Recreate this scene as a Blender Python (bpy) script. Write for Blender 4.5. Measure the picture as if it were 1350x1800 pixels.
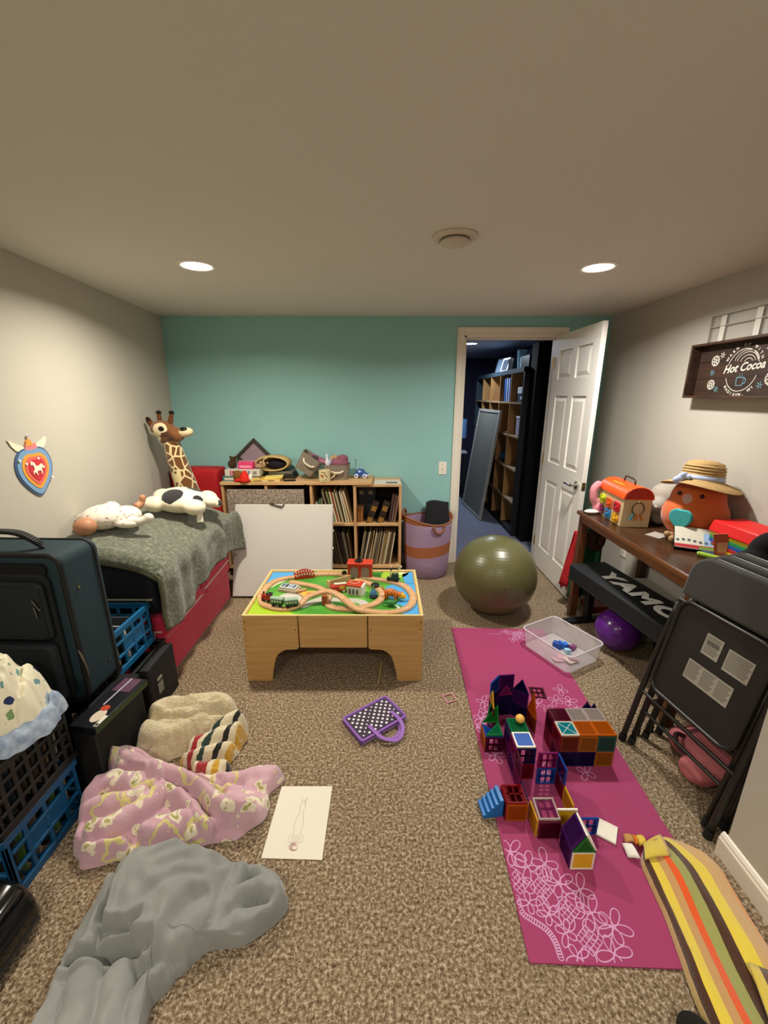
import bpy, math, random
import numpy as np
from mathutils import Vector, Matrix, Euler, noise

S = bpy.context.scene
for o in list(bpy.data.objects):
    bpy.data.objects.remove(o)
COL = S.collection
R = math.radians

# ------------------------------------------------------------ camera, world, exposure
cam_d = bpy.data.cameras.new('camera')
cam = bpy.data.objects.new('camera', cam_d)
COL.objects.link(cam)
cam_d.sensor_fit = 'VERTICAL'
cam_d.sensor_height = 24.0
cam_d.lens = 9.6
cam_d.clip_start = 0.02
cam.location = (0, 0, 1.55)
cam.rotation_euler = (R(90 - 15.893), 0, 0)
S.camera = cam
w = bpy.data.worlds.new('world')
S.world = w
w.use_nodes = True
w.node_tree.nodes['Background'].inputs[0].default_value = (0.02, 0.02, 0.025, 1)
w.node_tree.nodes['Background'].inputs[1].default_value = 0.1
S.view_settings.view_transform = 'Standard'
S.view_settings.look = 'None'
S.view_settings.exposure = 0.12
S.view_settings.gamma = 1.0
S.view_settings.use_curve_mapping = False

WARM = (1.0, 0.92, 0.785)
NEUTRAL = (1.0, 0.96, 0.90)
LAMP_W = 26.0
COOL = (0.76, 0.87, 1.0)

# ------------------------------------------------------------ materials
def lin(h):
    if isinstance(h, str):
        h = h.lstrip('#')
        c = [int(h[i:i+2], 16) / 255 for i in (0, 2, 4)]
    else:
        c = [x / 255 for x in h]
    return tuple([(x / 12.92 if x <= .04045 else ((x + .055) / 1.055) ** 2.4) for x in c] + [1.0])

MATS = {}
class NT:
    def __init__(s, name):
        s.m = bpy.data.materials.new(name)
        s.m.use_nodes = True
        s.t = s.m.node_tree
        s.b = s.t.nodes['Principled BSDF']
    def n(s, typ, **kw):
        nd = s.t.nodes.new(typ)
        for k, v in kw.items():
            setattr(nd, k, v)
        return nd
    def l(s, a, b):
        s.t.links.new(a, b)
    def coord(s, kind='Object'):
        return s.n('ShaderNodeTexCoord').outputs[kind]
    def noise(s, vec, scale, detail=2, rough=.5):
        nd = s.n('ShaderNodeTexNoise')
        nd.inputs['Scale'].default_value = scale
        nd.inputs['Detail'].default_value = detail
        nd.inputs['Roughness'].default_value = rough
        s.l(vec, nd.inputs['Vector'])
        return nd.outputs[0]
    def ramp(s, fac, stops, interp='LINEAR'):
        nd = s.n('ShaderNodeValToRGB')
        cr = nd.color_ramp
        cr.interpolation = interp
        while len(cr.elements) < len(stops):
            cr.elements.new(.5)
        for e, (p, c) in zip(cr.elements, stops):
            e.position = p
            e.color = lin(c)
        s.l(fac, nd.inputs[0])
        return nd.outputs[0]
    def mix(s, fac, a, b, typ='MIX'):
        nd = s.n('ShaderNodeMix', data_type='RGBA', blend_type=typ)
        if hasattr(fac, 'is_linked'): s.l(fac, nd.inputs[0])
        else: nd.inputs[0].default_value = fac
        for q, i in ((a, 6), (b, 7)):
            if hasattr(q, 'is_linked'): s.l(q, nd.inputs[i])
            else: nd.inputs[i].default_value = lin(q)
        return nd.outputs[2]
    def math(s, op, a, b=None):
        nd = s.n('ShaderNodeMath', operation=op)
        for q, i in ((a, 0), (b, 1)):
            if q is None: continue
            if hasattr(q, 'is_linked'): s.l(q, nd.inputs[i])
            else: nd.inputs[i].default_value = q
        return nd.outputs[0]
    def bump(s, h, strength, dist=.01):
        nd = s.n('ShaderNodeBump')
        nd.inputs['Strength'].default_value = strength
        nd.inputs['Distance'].default_value = dist
        s.l(h, nd.inputs['Height'])
        s.l(nd.outputs[0], s.b.inputs['Normal'])

def M(col, rough=.6, metal=0, var=.0, vs=8.0, bump=0, bs=80.0, bd=.004, trans=0, alpha=1, emit=0, spec=.5, sheen=0, coat=0, ior=1.45):
    key = (str(col), rough, metal, var, vs, bump, bs, bd, trans, alpha, emit, spec, sheen, coat)
    if key in MATS:
        return MATS[key]
    t = NT('material_%03d' % len(MATS))
    b = t.b
    b.inputs['Base Color'].default_value = lin(col)
    b.inputs['Roughness'].default_value = rough
    b.inputs['Metallic'].default_value = metal
    b.inputs['Specular IOR Level'].default_value = spec
    b.inputs['Transmission Weight'].default_value = trans
    b.inputs['Alpha'].default_value = alpha
    b.inputs['IOR'].default_value = ior
    b.inputs['Coat Weight'].default_value = coat
    if sheen:
        b.inputs['Sheen Weight'].default_value = sheen
        b.inputs['Sheen Roughness'].default_value = .5
    if emit:
        b.inputs['Emission Color'].default_value = lin(col)
        b.inputs['Emission Strength'].default_value = emit
    if var or bump:
        co = t.coord()
    if var:
        c = lin(col)
        lo = tuple(x * (1 - var) for x in c[:3]) + (1,)
        hi = tuple(min(1, x * (1 + var)) for x in c[:3]) + (1,)
        nd = t.n('ShaderNodeMix', data_type='RGBA')
        t.l(t.noise(co, vs, 4, .6), nd.inputs[0])
        nd.inputs[6].default_value = lo
        nd.inputs[7].default_value = hi
        t.l(nd.outputs[2], b.inputs['Base Color'])
    if bump:
        t.bump(t.noise(co, bs, 3, .6), bump, bd)
    MATS[key] = t.m
    return t.m

def wood(col_a, col_b, axis=0, scale=6, rough=.5, stretch=12, bump=.05):
    key = ('wood', col_a, col_b, axis, scale, rough, stretch)
    if key in MATS:
        return MATS[key]
    t = NT('wood_%03d' % len(MATS))
    mp = t.n('ShaderNodeMapping')
    sc = [stretch] * 3
    sc[axis] = 1.0
    mp.inputs['Scale'].default_value = sc
    t.l(t.coord(), mp.inputs[0])
    n1 = t.noise(mp.outputs[0], scale, 5, .65)
    t.l(t.ramp(n1, [(.3, col_a), (.7, col_b)]), t.b.inputs['Base Color'])
    t.b.inputs['Roughness'].default_value = rough
    if bump: t.bump(n1, bump, .004)
    MATS[key] = t.m
    return t.m

def spots_mat(base, spot, spots, warp=.02, ws=25, rough=.85, bump=.4, bs=160, sheen=.3):
    """base colour with round-ish patches at given object-space centres"""
    t = NT('spotted_%03d' % len(MATS))
    co = t.coord()
    wn = t.n('ShaderNodeTexNoise'); wn.inputs['Scale'].default_value = ws
    t.l(co, wn.inputs['Vector'])
    sub = t.n('ShaderNodeVectorMath', operation='SUBTRACT'); sub.inputs[1].default_value = (.5, .5, .5)
    t.l(wn.outputs['Color'], sub.inputs[0])
    scl = t.n('ShaderNodeVectorMath', operation='SCALE'); scl.inputs['Scale'].default_value = warp * 2
    t.l(sub.outputs[0], scl.inputs[0])
    add = t.n('ShaderNodeVectorMath', operation='ADD')
    t.l(co, add.inputs[0]); t.l(scl.outputs[0], add.inputs[1])
    col = None
    for c, r, sc in spots:
        d = t.n('ShaderNodeVectorMath', operation='DISTANCE')
        d.inputs[1].default_value = c
        t.l(add.outputs[0], d.inputs[0])
        f = t.math('LESS_THAN', d.outputs['Value'], r)
        col = t.mix(f, base if col is None else col, sc or spot)
    t.l(col, t.b.inputs['Base Color'])
    t.b.inputs['Roughness'].default_value = rough
    t.b.inputs['Sheen Weight'].default_value = sheen
    if bump: t.bump(t.noise(co, bs, 3, .7), bump, .004)
    MATS[t.m.name] = t.m
    return t.m

def attr_mat(name='col', rough=.9, bump=.3, bs=200, sheen=.4, bd=.004, var=0):
    key = ('attr', name, rough, bump, bs, sheen, var)
    if key in MATS: return MATS[key]
    t = NT('printed_%03d' % len(MATS))
    a = t.n('ShaderNodeVertexColor', layer_name=name)
    c = a.outputs[0]
    co = t.coord()
    if var:
        c = t.mix(t.math('MULTIPLY', t.noise(co, bs, 2), var), c, '#000000', 'MIX')
    t.l(c, t.b.inputs['Base Color'])
    t.b.inputs['Roughness'].default_value = rough
    t.b.inputs['Sheen Weight'].default_value = sheen
    if bump: t.bump(t.noise(co, bs, 3, .7), bump, bd)
    MATS[key] = t.m
    return t.m

# ------------------------------------------------------------ mesh builder
class MB:
    def __init__(s):
        s.v = []; s.f = []; s.m = []
    def add(s, vs, fs, mi=0, T=None):
        k = len(s.v)
        if T is not None:
            vs = [tuple(T @ Vector(p)) for p in vs]
        s.v += [tuple(p) for p in vs]
        s.f += [tuple(i + k for i in f) for f in fs]
        s.m += [mi] * len(fs)
        return s
    def box(s, x0, x1, y0, y1, z0, z1, mi=0, T=None):
        vs = [(x0,y0,z0),(x1,y0,z0),(x1,y1,z0),(x0,y1,z0),(x0,y0,z1),(x1,y0,z1),(x1,y1,z1),(x0,y1,z1)]
        return s.add(vs, [(0,3,2,1),(4,5,6,7),(0,1,5,4),(1,2,6,5),(2,3,7,6),(3,0,4,7)], mi, T)
    def cbox(s, c, d, rot=(0,0,0), mi=0):
        T = Matrix.Translation(c) @ Euler(rot).to_matrix().to_4x4()
        a, b, e = d[0]/2, d[1]/2, d[2]/2
        return s.box(-a, a, -b, b, -e, e, mi, T)
    def bar(s, p0, p1, wx, wy, up=(0,0,1), mi=0):
        p0 = Vector(p0); p1 = Vector(p1); d = p1 - p0; L = d.length; d.normalize()
        u = Vector(up)
        if abs(d.dot(u)) > .99: u = Vector((1,0,0))
        x = d.cross(u).normalized(); y = x.cross(d).normalized()
        T = Matrix((x, y, d)).transposed().to_4x4(); T.translation = p0
        return s.box(-wx/2, wx/2, -wy/2, wy/2, 0, L, mi, T)
    def cyl(s, p0, p1, r0, r1=None, n=16, mi=0):
        r1 = r0 if r1 is None else r1
        p0 = Vector(p0); p1 = Vector(p1); d = (p1 - p0).normalized()
        u = Vector((0,0,1)) if abs(d.z) < .95 else Vector((1,0,0))
        x = d.cross(u).normalized(); y = d.cross(x)
        vs = []
        for p, r in ((p0, r0), (p1, r1)):
            for i in range(n):
                a = 2*math.pi*i/n
                vs.append(p + x*(r*math.cos(a)) + y*(r*math.sin(a)))
        fs = [(i, (i+1) % n, n+(i+1) % n, n+i) for i in range(n)]
        fs += [tuple(reversed(range(n))), tuple(range(n, 2*n))]
        return s.add(vs, fs, mi)
    def tube(s, pts, r, n=8, closed=False, mi=0, cap=True):
        pts = [Vector(p) for p in pts]; N = len(pts)
        rs = r if isinstance(r, (list, tuple)) else [r]*N
        vs = []; px = None
        for i, p in enumerate(pts):
            if closed: d = pts[(i+1) % N] - pts[i-1]
            else: d = pts[min(i+1, N-1)] - pts[max(i-1, 0)]
            d = d.normalized() if d.length > 1e-9 else Vector((0,0,1))
            if px is None:
                u = Vector((0,0,1)) if abs(d.z) < .95 else Vector((1,0,0))
                px = d.cross(u).normalized()
            x = (px - d*px.dot(d))
            x = x.normalized() if x.length > 1e-6 else d.orthogonal().normalized()
            px = x; y = d.cross(x)
            for j in range(n):
                a = 2*math.pi*j/n
                vs.append(p + x*(rs[i]*math.cos(a)) + y*(rs[i]*math.sin(a)))
        fs = []
        for i in range(N if closed else N-1):
            k = ((i+1) % N)*n
            for j in range(n):
                fs.append((i*n+j, i*n+(j+1) % n, k+(j+1) % n, k+j))
        if cap and not closed:
            fs += [tuple(reversed(range(n))), tuple(range((N-1)*n, N*n))]
        return s.add(vs, fs, mi)
    def lathe(s, prof, n=32, c=(0,0,0), mi=0, T=None):
        vs = []; fs = []
        for r, z in prof:
            for i in range(n):
                a = 2*math.pi*i/n
                vs.append((c[0]+r*math.cos(a), c[1]+r*math.sin(a), c[2]+z))
        for k in range(len(prof)-1):
            for i in range(n):
                fs.append((k*n+i, k*n+(i+1) % n, (k+1)*n+(i+1) % n, (k+1)*n+i))
        if prof[0][0] > 1e-6: fs.append(tuple(reversed(range(n))))
        if prof[-1][0] > 1e-6: fs.append(tuple(range((len(prof)-1)*n, len(prof)*n)))
        return s.add(vs, fs, mi, T)
    def ell(s, c, r, rot=(0,0,0), n=16, m=10, mi=0):
        if not isinstance(r, (list, tuple)): r = (r, r, r)
        T = Matrix.Translation(c) @ Euler(rot).to_matrix().to_4x4()
        vs = [(0,0,-r[2])]; fs = []
        for k in range(1, m):
            a = -math.pi/2 + math.pi*k/m
            for i in range(n):
                b = 2*math.pi*i/n
                vs.append((r[0]*math.cos(a)*math.cos(b), r[1]*math.cos(a)*math.sin(b), r[2]*math.sin(a)))
        vs.append((0,0,r[2])); top = len(vs)-1
        for i in range(n): fs.append((0, 1+(i+1) % n, 1+i))
        for k in range(m-2):
            for i in range(n):
                a = 1+k*n
                fs.append((a+i, a+(i+1) % n, a+n+(i+1) % n, a+n+i))
        a = 1+(m-2)*n
        for i in range(n): fs.append((a+i, a+(i+1) % n, top))
        return s.add(vs, fs, mi, T)
    def prism(s, poly, z0, z1, T=None, mi=0):
        n = len(poly)
        ar = sum(poly[i][0]*poly[(i+1)%n][1]-poly[(i+1)%n][0]*poly[i][1] for i in range(n))
        if ar < 0: poly = list(reversed(poly))
        vs = [(p[0], p[1], z0) for p in poly] + [(p[0], p[1], z1) for p in poly]
        fs = [tuple(reversed(range(n))), tuple(range(n, 2*n))]
        fs += [(i, (i+1) % n, n+(i+1) % n, n+i) for i in range(n)]
        return s.add(vs, fs, mi, T)
    def ribbon(s, pts, wd, z, closed=False, mi=0, T=None):
        """flat printed line in the xy plane"""
        N = len(pts); vs = []
        for i in range(N):
            a = pts[(i-1) % N] if (closed or i > 0) else pts[i]
            b = pts[(i+1) % N] if (closed or i < N-1) else pts[i]
            dx, dy = b[0]-a[0], b[1]-a[1]; L = math.hypot(dx, dy) or 1
            nx, ny = -dy/L*wd/2, dx/L*wd/2
            vs += [(pts[i][0]-nx, pts[i][1]-ny, z), (pts[i][0]+nx, pts[i][1]+ny, z)]
        fs = [(2*i, 2*((i+1) % N), 2*((i+1) % N)+1, 2*i+1) for i in range(N if closed else N-1)]
        return s.add(vs, fs, mi, T)
    def mesh(s, name):
        me = bpy.data.meshes.new(name)
        me.from_pydata(s.v, [], s.f)
        me.update()
        return me
    def build(s, name, mat, parent=None, smooth=False, bevel=0, seg=2, sub=0, solid=0, remesh=0, soft=0, loc=None, rot=None, bang=35):
        me = s.mesh(name)
        mats = mat if isinstance(mat, (list, tuple)) else [mat]
        for q in mats: me.materials.append(q)
        if len(mats) > 1: me.polygons.foreach_set('material_index', s.m)
        o = bpy.data.objects.new(name, me)
        COL.objects.link(o)
        if parent is not None: o.parent = parent
        if loc: o.location = loc
        if rot: o.rotation_euler = rot
        if remesh:
            q = o.modifiers.new('r', 'REMESH'); q.mode = 'VOXEL'; q.voxel_size = remesh; q.use_smooth_shade = True
        if soft:
            q = o.modifiers.new('s', 'SMOOTH'); q.factor = .5; q.iterations = soft
        if solid:
            q = o.modifiers.new('t', 'SOLIDIFY'); q.thickness = abs(solid); q.offset = 1 if solid < 0 else -1
        if bevel:
            q = o.modifiers.new('b', 'BEVEL'); q.width = bevel; q.segments = seg; q.limit_method = 'ANGLE'; q.angle_limit = R(bang)
        if sub:
            q = o.modifiers.new('u', 'SUBSURF'); q.levels = sub; q.render_levels = sub
        if smooth or bevel or remesh:
            me.polygons.foreach_set('use_smooth', [True]*len(me.polygons))
            if smooth is not True and not remesh:
                try: me.set_sharp_from_angle(angle=R(40))
                except Exception: pass
        me.update()
        return o

def tag(o, label, cat, group=None, kind=None):
    o['label'] = label
    o['category'] = cat
    if group: o['group'] = group
    if kind: o['kind'] = kind
    return o
def thing(name, label, cat, loc=(0,0,0), rot=(0,0,0), group=None):
    o = bpy.data.objects.new(name, None)
    o.empty_display_size = .05
    COL.objects.link(o)
    o.location = loc
    o.rotation_euler = rot if isinstance(rot, (tuple, list)) else (0, 0, rot)
    return tag(o, label, cat, group)
def struct(o, label=None, cat=None):
    o['kind'] = 'structure'
    if label: o['label'] = label
    if cat: o['category'] = cat
    return o
def text(body, size, name, mat, parent, loc, rot=(0,0,0), shear=0, ext=.0003, bold=0, sp=1.0, sx=1.0):
    cu = bpy.data.curves.new('t', 'FONT')
    cu.body = body; cu.size = size; cu.align_x = 'CENTER'; cu.align_y = 'CENTER'
    cu.shear = shear; cu.extrude = ext; cu.offset = bold; cu.space_character = sp; cu.resolution_u = 3
    ob = bpy.data.objects.new('t', cu)
    COL.objects.link(ob)
    bpy.context.view_layer.update()
    me = bpy.data.meshes.new_from_object(ob.evaluated_get(bpy.context.evaluated_depsgraph_get()))
    bpy.data.objects.remove(ob)
    bpy.data.curves.remove(cu)
    me.materials.clear(); me.materials.append(mat); me.name = name
    o = bpy.data.objects.new(name, me)
    COL.objects.link(o); o.parent = parent; o.location = loc; o.rotation_euler = rot
    o.scale = (sx, 1, 1)
    return o
def spline(pts, k=8, closed=False):
    out = []; N = len(pts); P = [Vector(p) for p in pts]
    for i in range(N if closed else N-1):
        a = P[(i-1) % N] if (closed or i > 0) else P[i]*2-P[i+1]
        b = P[i]; c = P[(i+1) % N]
        d = P[(i+2) % N] if (closed or i < N-2) else c*2-b
        for j in range(k):
            t = j/k
            out.append(.5*((2*b)+(c-a)*t+(2*a-5*b+4*c-d)*t*t+(3*b-a-3*c+d)*t**3))
    if not closed: out.append(P[-1])
    return out
def rrect(w, h, r, n=5):
    """rounded rectangle outline centred at the origin"""
    out = []
    for cx, cy, a0 in ((w/2-r, h/2-r, 0), (-w/2+r, h/2-r, 90), (-w/2+r, -h/2+r, 180), (w/2-r, -h/2+r, 270)):
        for i in range(n+1):
            a = R(a0+90*i/n)
            out.append((cx+r*math.cos(a), cy+r*math.sin(a)))
    return out
def frameT(o, x, y, z=None):
    """matrix whose local x,y axes are the given world axes, at origin o"""
    x = Vector(x).normalized(); y = Vector(y).normalized()
    z = x.cross(y).normalized() if z is None else Vector(z)
    T = Matrix((x, y, z)).transposed().to_4x4(); T.translation = Vector(o)
    return T
def col_attr(o, cols, name='col'):
    me = o.data
    a = me.color_attributes.new(name, 'FLOAT_COLOR', 'POINT')
    a.data.foreach_set('color', np.asarray(cols, dtype=np.float32).ravel())

# ------------------------------------------------------------ the room
def wall_x(y):            # inner face of the slightly splayed left wall
    return -1.845 + .093*(3.68 - y)
YB = 3.68
ZC = 2.18
def carpet_mat(dark, mid, light, name):
    t = NT(name)
    co = t.coord()
    n1 = t.noise(co, 95, 3, .75)
    n2 = t.noise(co, 3.0, 2, .5)
    vor = t.n('ShaderNodeTexVoronoi'); vor.inputs['Scale'].default_value = 130
    t.l(co, vor.inputs['Vector'])
    c = t.ramp(n1, [(.34, dark), (.5, mid), (.65, light)])
    c2 = t.mix(t.math('MULTIPLY', n2, .30), c, dark)
    t.l(c2, t.b.inputs['Base Color'])
    t.b.inputs['Roughness'].default_value = 1.0
    t.b.inputs['Specular IOR Level'].default_value = .1
    h = t.math('ADD', t.math('MULTIPLY', n1, 1.0), t.math('MULTIPLY', vor.outputs['Distance'], -.6))
    t.bump(h, .9, .012)
    return t.m
CARPET = carpet_mat('#5a4836', '#9a8468', '#dccab0', 'carpet')
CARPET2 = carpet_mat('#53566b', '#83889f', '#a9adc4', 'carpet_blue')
def paint(col, var=.03, bump=.12):
    return M(col, rough=.75, var=var, vs=1.5, bump=bump, bs=220, bd=.002, spec=.3)
P_WALL = paint('#beb9ad')
P_TEAL = paint('#93c4c2')
P_CEIL = M('#dcd9d0', rough=.9, bump=.25, bs=140, bd=.003, spec=.1)
P_TRIM = M('#e8e0d2', rough=.45, var=.02, vs=3)
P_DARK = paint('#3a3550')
P_DOOR = M('#e6e2da', rough=.42, bump=.05, bs=90)

struct(MB().box(-2.1, 2.1, -1.4, 3.74, -.1, 0).build('floor', CARPET), 'speckled beige brown berber carpet of the playroom', 'floor')
struct(MB().box(-2.1, 2.1, -1.4, 3.80, ZC, ZC+.1).build('ceiling', P_CEIL), 'low beige painted ceiling with two round lights', 'ceiling')
mb = MB()
mb.add([(wall_x(3.8), 3.8, 0), (wall_x(-1.4), -1.4, 0), (wall_x(-1.4)-.1, -1.4, 0), (wall_x(3.8)-.1, 3.8, 0),
        (wall_x(3.8), 3.8, ZC), (wall_x(-1.4), -1.4, ZC), (wall_x(-1.4)-.1, -1.4, ZC), (wall_x(3.8)-.1, 3.8, ZC)],
       [(0,1,2,3),(7,6,5,4),(0,4,5,1),(1,5,6,2),(2,6,7,3),(3,7,4,0)])
struct(mb.build('wall_left', P_WALL), 'beige painted left wall with heart ornament', 'wall')
DX0, DX1, DZ = .673, 1.472, 2.03
mb = MB().box(-1.86, DX0, YB, YB+.12, 0, ZC).box(DX1, 1.88, YB, YB+.12, 0, ZC).box(DX0, DX1, YB, YB+.12, DZ, ZC)
struct(mb.build('wall_back', P_TEAL), 'teal accent wall with the open doorway', 'wall')
struct(MB().box(1.88, 1.98, 1.0, YB+.12, 0, ZC).build('wall_right', P_WALL), 'beige right wall behind the desk', 'wall')
struct(MB().box(1.185, 1.88, -1.4, 1.05, 0, ZC).build('wall_corner', P_WALL), 'beige projecting wall corner at the right edge', 'wall')
struct(MB().box(-1.6, 1.3, -1.5, -1.4, 0, ZC).build('wall_front', P_WALL), 'beige wall behind the viewer', 'wall')
# baseboards
def baseboard(name, p0, p1, nrm, label):
    p0 = Vector((p0[0], p0[1], 0)); p1 = Vector((p1[0], p1[1], 0)); d = (p1-p0); L = d.length
    prof = [(0,0),(.016,0),(.016,.066),(.012,.074),(.012,.080),(.006,.090),(0,.092)]
    T = frameT(p0, nrm, (0,0,1))
    sgn = 1 if T.to_3x3().col[2].dot(d) > 0 else -1
    mb = MB(); mb.prism(prof, 0 if sgn > 0 else -L, L if sgn > 0 else 0, T)
    return struct(mb.build(name, P_TRIM), label, 'baseboard')
baseboard('baseboard_corner', (1.185, -1.4), (1.185, 1.066), (-1,0,0), 'white baseboard along the projecting wall corner')
baseboard('baseboard_recess', (1.185, 1.05), (1.88, 1.05), (0,1,0), 'white baseboard on the far side of the wall corner')
baseboard('baseboard_right', (1.88, 1.05), (1.88, YB), (-1,0,0), 'white baseboard below the desk wall')
baseboard('baseboard_back', (-1.84, YB), (.606, YB), (0,-1,0), 'white baseboard below the teal wall')
a = Vector((wall_x(-1.4), -1.4, 0)); b = Vector((wall_x(YB), YB, 0)); d = (b-a).normalized()
baseboard('baseboard_left', (a.x, a.y), (b.x, b.y), (d.y, -d.x, 0), 'white baseboard along the left wall')
# door casing and jamb
mb = MB()
def casing(mb, p0, p1, wdir):
    p0 = Vector(p0); p1 = Vector(p1); L = (p1-p0).length
    prof = [(0,0),(.062,0),(.062,.016),(.050,.018),(.038,.013),(.014,.011),(.008,.014),(0,.010)]
    T = frameT(p0, wdir, (0,-1,0))
    dz = T.to_3x3().col[2].dot(p1-p0)
    mb.prism(prof, 0 if dz > 0 else -L, L if dz > 0 else 0, T)
casing(mb, (DX0, YB, 0), (DX0, YB, DZ+.06), (-1,0,0))
casing(mb, (DX1, YB, 0), (DX1, YB, DZ+.06), (1,0,0))
casing(mb, (DX0-.06, YB, DZ), (DX1+.06, YB, DZ), (0,0,1))
struct(mb.build('trim_1', P_TRIM), 'cream moulded casing around the doorway', 'door frame')
mb = MB().box(DX0-.001, DX0+.016, YB, YB+.12, 0, DZ).box(DX1-.016, DX1+.001, YB+.002, YB+.12, 0, DZ).box(DX0, DX1, YB, YB+.12, DZ-.016, DZ+.001)
mb.box(DX0+.016, DX0+.028, YB+.05, YB+.085, 0, DZ-.016).box(DX0+.016, DX1-.016, YB+.05, YB+.085, DZ-.028, DZ-.016)
struct(mb.build('trim_2', P_TRIM), 'cream jamb and stop lining the doorway', 'door frame')
# the door, hinged on the right jamb and opened square into the room
door = struct(thing('door_1', 'white six panel door standing open against the right side', 'door', (1.432, YB-.012, 0.012)))
DW, DH, DT = .755, 2.008, .035
rows = [(.20, .83), (.985, 1.535), (1.665, 1.885)]
cols = [(.105, .345), (.425, .655)]
mb = MB()
mb.box(.0115, DT-.0115, -DW, 0, 0, DH)
for (x0, x1) in ((0, .0116), (DT-.0116, DT)):
    ys = [0, .105, .345, .425, .655, DW]
    zs = [0, .20, .83, .985, 1.535, 1.665, 1.885, DH]
    for i in (0, 2, 4):
        mb.box(x0, x1, -ys[i+1], -ys[i], 0, DH)
    for j in (0, 2, 4, 6):
        mb.box(x0, x1, -.345, -.105, zs[j], zs[j+1]).box(x0, x1, -.655, -.425, zs[j], zs[j+1])
mb.build('door_slab', P_DOOR, door)
for z0, z1 in rows:
    for c0, c1 in cols:
        for sx in (0, 1):
            X0 = .0115 if sx == 0 else DT-.0115; X1 = .002 if sx == 0 else DT-.002
            q = MB(); e = .012; g = .042
            A = [(X0,-c1+e,z0+e),(X0,-c0-e,z0+e),(X0,-c0-e,z1-e),(X0,-c1+e,z1-e)]
            B = [(X1,-c1+g,z0+g),(X1,-c0-g,z0+g),(X1,-c0-g,z1-g),(X1,-c1+g,z1-g)]
            fs = [(0,1,5,4),(1,2,6,5),(2,3,7,6),(3,0,4,7),(4,5,6,7)]
            if sx == 0: fs = [tuple(reversed(f)) for f in fs]
            q.add(A+B, fs)
            q.build('door_panel', P_DOOR, door)
CHROME = M('#c8c4bc', rough=.22, metal=1)
BRASS = M('#a8925e', rough=.35, metal=1)
hz = .898; hy = -DW+.062
h = MB().cyl((0, hy, hz), (-.012, hy, hz), .030, n=24).cyl((-.012, hy, hz), (-.050, hy, hz), .011, n=14)
h.tube(spline([(-.048, hy-.004, hz), (-.055, hy+.012, hz), (-.056, hy+.05, hz+.002), (-.052, hy+.105, hz-.004)], 5), [.011]*6+[.0095]*5+[.008]*5, 10)
hd = h.build('door_handle', CHROME, door, smooth=40); hd['label'] = 'brushed chrome lever handle'
MB().box(.004, DT-.004, -DW-.0015, -DW+.001, hz-.03, hz+.03).cyl((DT/2, -DW-.009, hz), (DT/2, -DW, hz), .009, n=12).build('latch_plate', BRASS, door)
for z in (.22, 1.0, 1.80):
    MB().cyl((-.004, .004, z-.045), (-.004, .004, z+.045), .006, n=10).build('hinge', BRASS, door)

# ceiling lights
def ceiling_light(x, y, label, power=LAMP_W, tint=WARM):
    t = thing('ceiling_light', label, 'light', (x, y, ZC), group='recessed ceiling lights')
    MB().lathe([(.072,-.001),(.074,-.006),(.084,-.007),(.094,-.004),(.096,0)], 40).build('trim_ring', M('#f4efe4', rough=.4), t, smooth=True)
    MB().lathe([(0,-.0045),(.04,-.0045),(.073,-.004),(.073,-.001),(0,-.001)], 40).build('diffuser', M('#fff4dc', emit=14), t, smooth=40)
    ld = bpy.data.lights.new('lamp_light', 'AREA')
    ld.shape = 'DISK'; ld.size = .15; ld.energy = power; ld.color = tint; ld.spread = R(158)
    lo = bpy.data.objects.new('lamp_light', ld); COL.objects.link(lo)
    lo.parent = t; lo.location = (0, 0, -.012)
ceiling_light(-.944, 2.325, 'glowing round ceiling light above the bed side', LAMP_W)
ceiling_light(1.093, 2.35, 'glowing round ceiling light above the desk side', LAMP_W, NEUTRAL)
ceiling_light(-.90, -.35, 'round ceiling light over the near left, out of frame', LAMP_W*.62)
ceiling_light(.65, -.35, 'round ceiling light over the near right, out of frame', LAMP_W*.62, NEUTRAL)
# round vent
t = thing('ceiling_vent', 'round beige ceiling vent with domed centre between the lights', 'vent', (.293, 1.934, ZC))
BEI = M('#cfc5b4', rough=.5)
MB().lathe([(.062,-.010),(.066,-.014),(.084,-.012),(.092,-.006),(.094,0)], 44).build('vent_ring', BEI, t, smooth=True)
MB().lathe([(0,-.001),(.068,-.001),(.068,-.006),(0,-.006)], 32).build('vent_throat', M('#2b2620', rough=.9), t)
MB().lathe([(0,-.034),(.03,-.034),(.046,-.031),(.050,-.028),(.054,-.030),(.060,-.027),(.060,-.020),(.052,-.012),(.02,-.006),(0,-.006)], 40).build('vent_dome', BEI, t, smooth=True)
# switch plate, outlet, nail
t = thing('light_switch', 'white toggle switch plate on the teal wall beside the doorway', 'light switch', (.53, YB, .915))
WHT = M('#ece6d8', rough=.4)
MB().box(-.036, .036, -.007, 0, -.058, .058).build('plate', WHT, t, bevel=.003)
MB().box(-.005, .005, -.017, -.006, -.010, .012).build('toggle', WHT, t, bevel=.0015)
for z in (-.035, .035): MB().cyl((0,-.0072,z), (0,-.0085,z), .003, n=8).build('screw', CHROME, t)
t = thing('wall_outlet', 'white power outlet low on the right wall below the desk', 'outlet', (1.88, 3.0, .39), (0,0,-math.pi/2))
MB().box(-.036, .036, -.007, 0, -.058, .058).build('plate', WHT, t, bevel=.003)
for z in (-.02, .02): MB().prism(rrect(.028,.030,.008), .0065, .0085, frameT((0,0,z),(1,0,0),(0,0,1))).build('socket', M('#cfc8ba', rough=.4), t)
tag(MB().cyl((-.656, YB-.012, 2.036), (-.656, YB+.01, 2.034), .005, n=10).build('wall_nail', M('#ddd3bf')), 'tiny pale nail high on the teal wall', 'nail')

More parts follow.
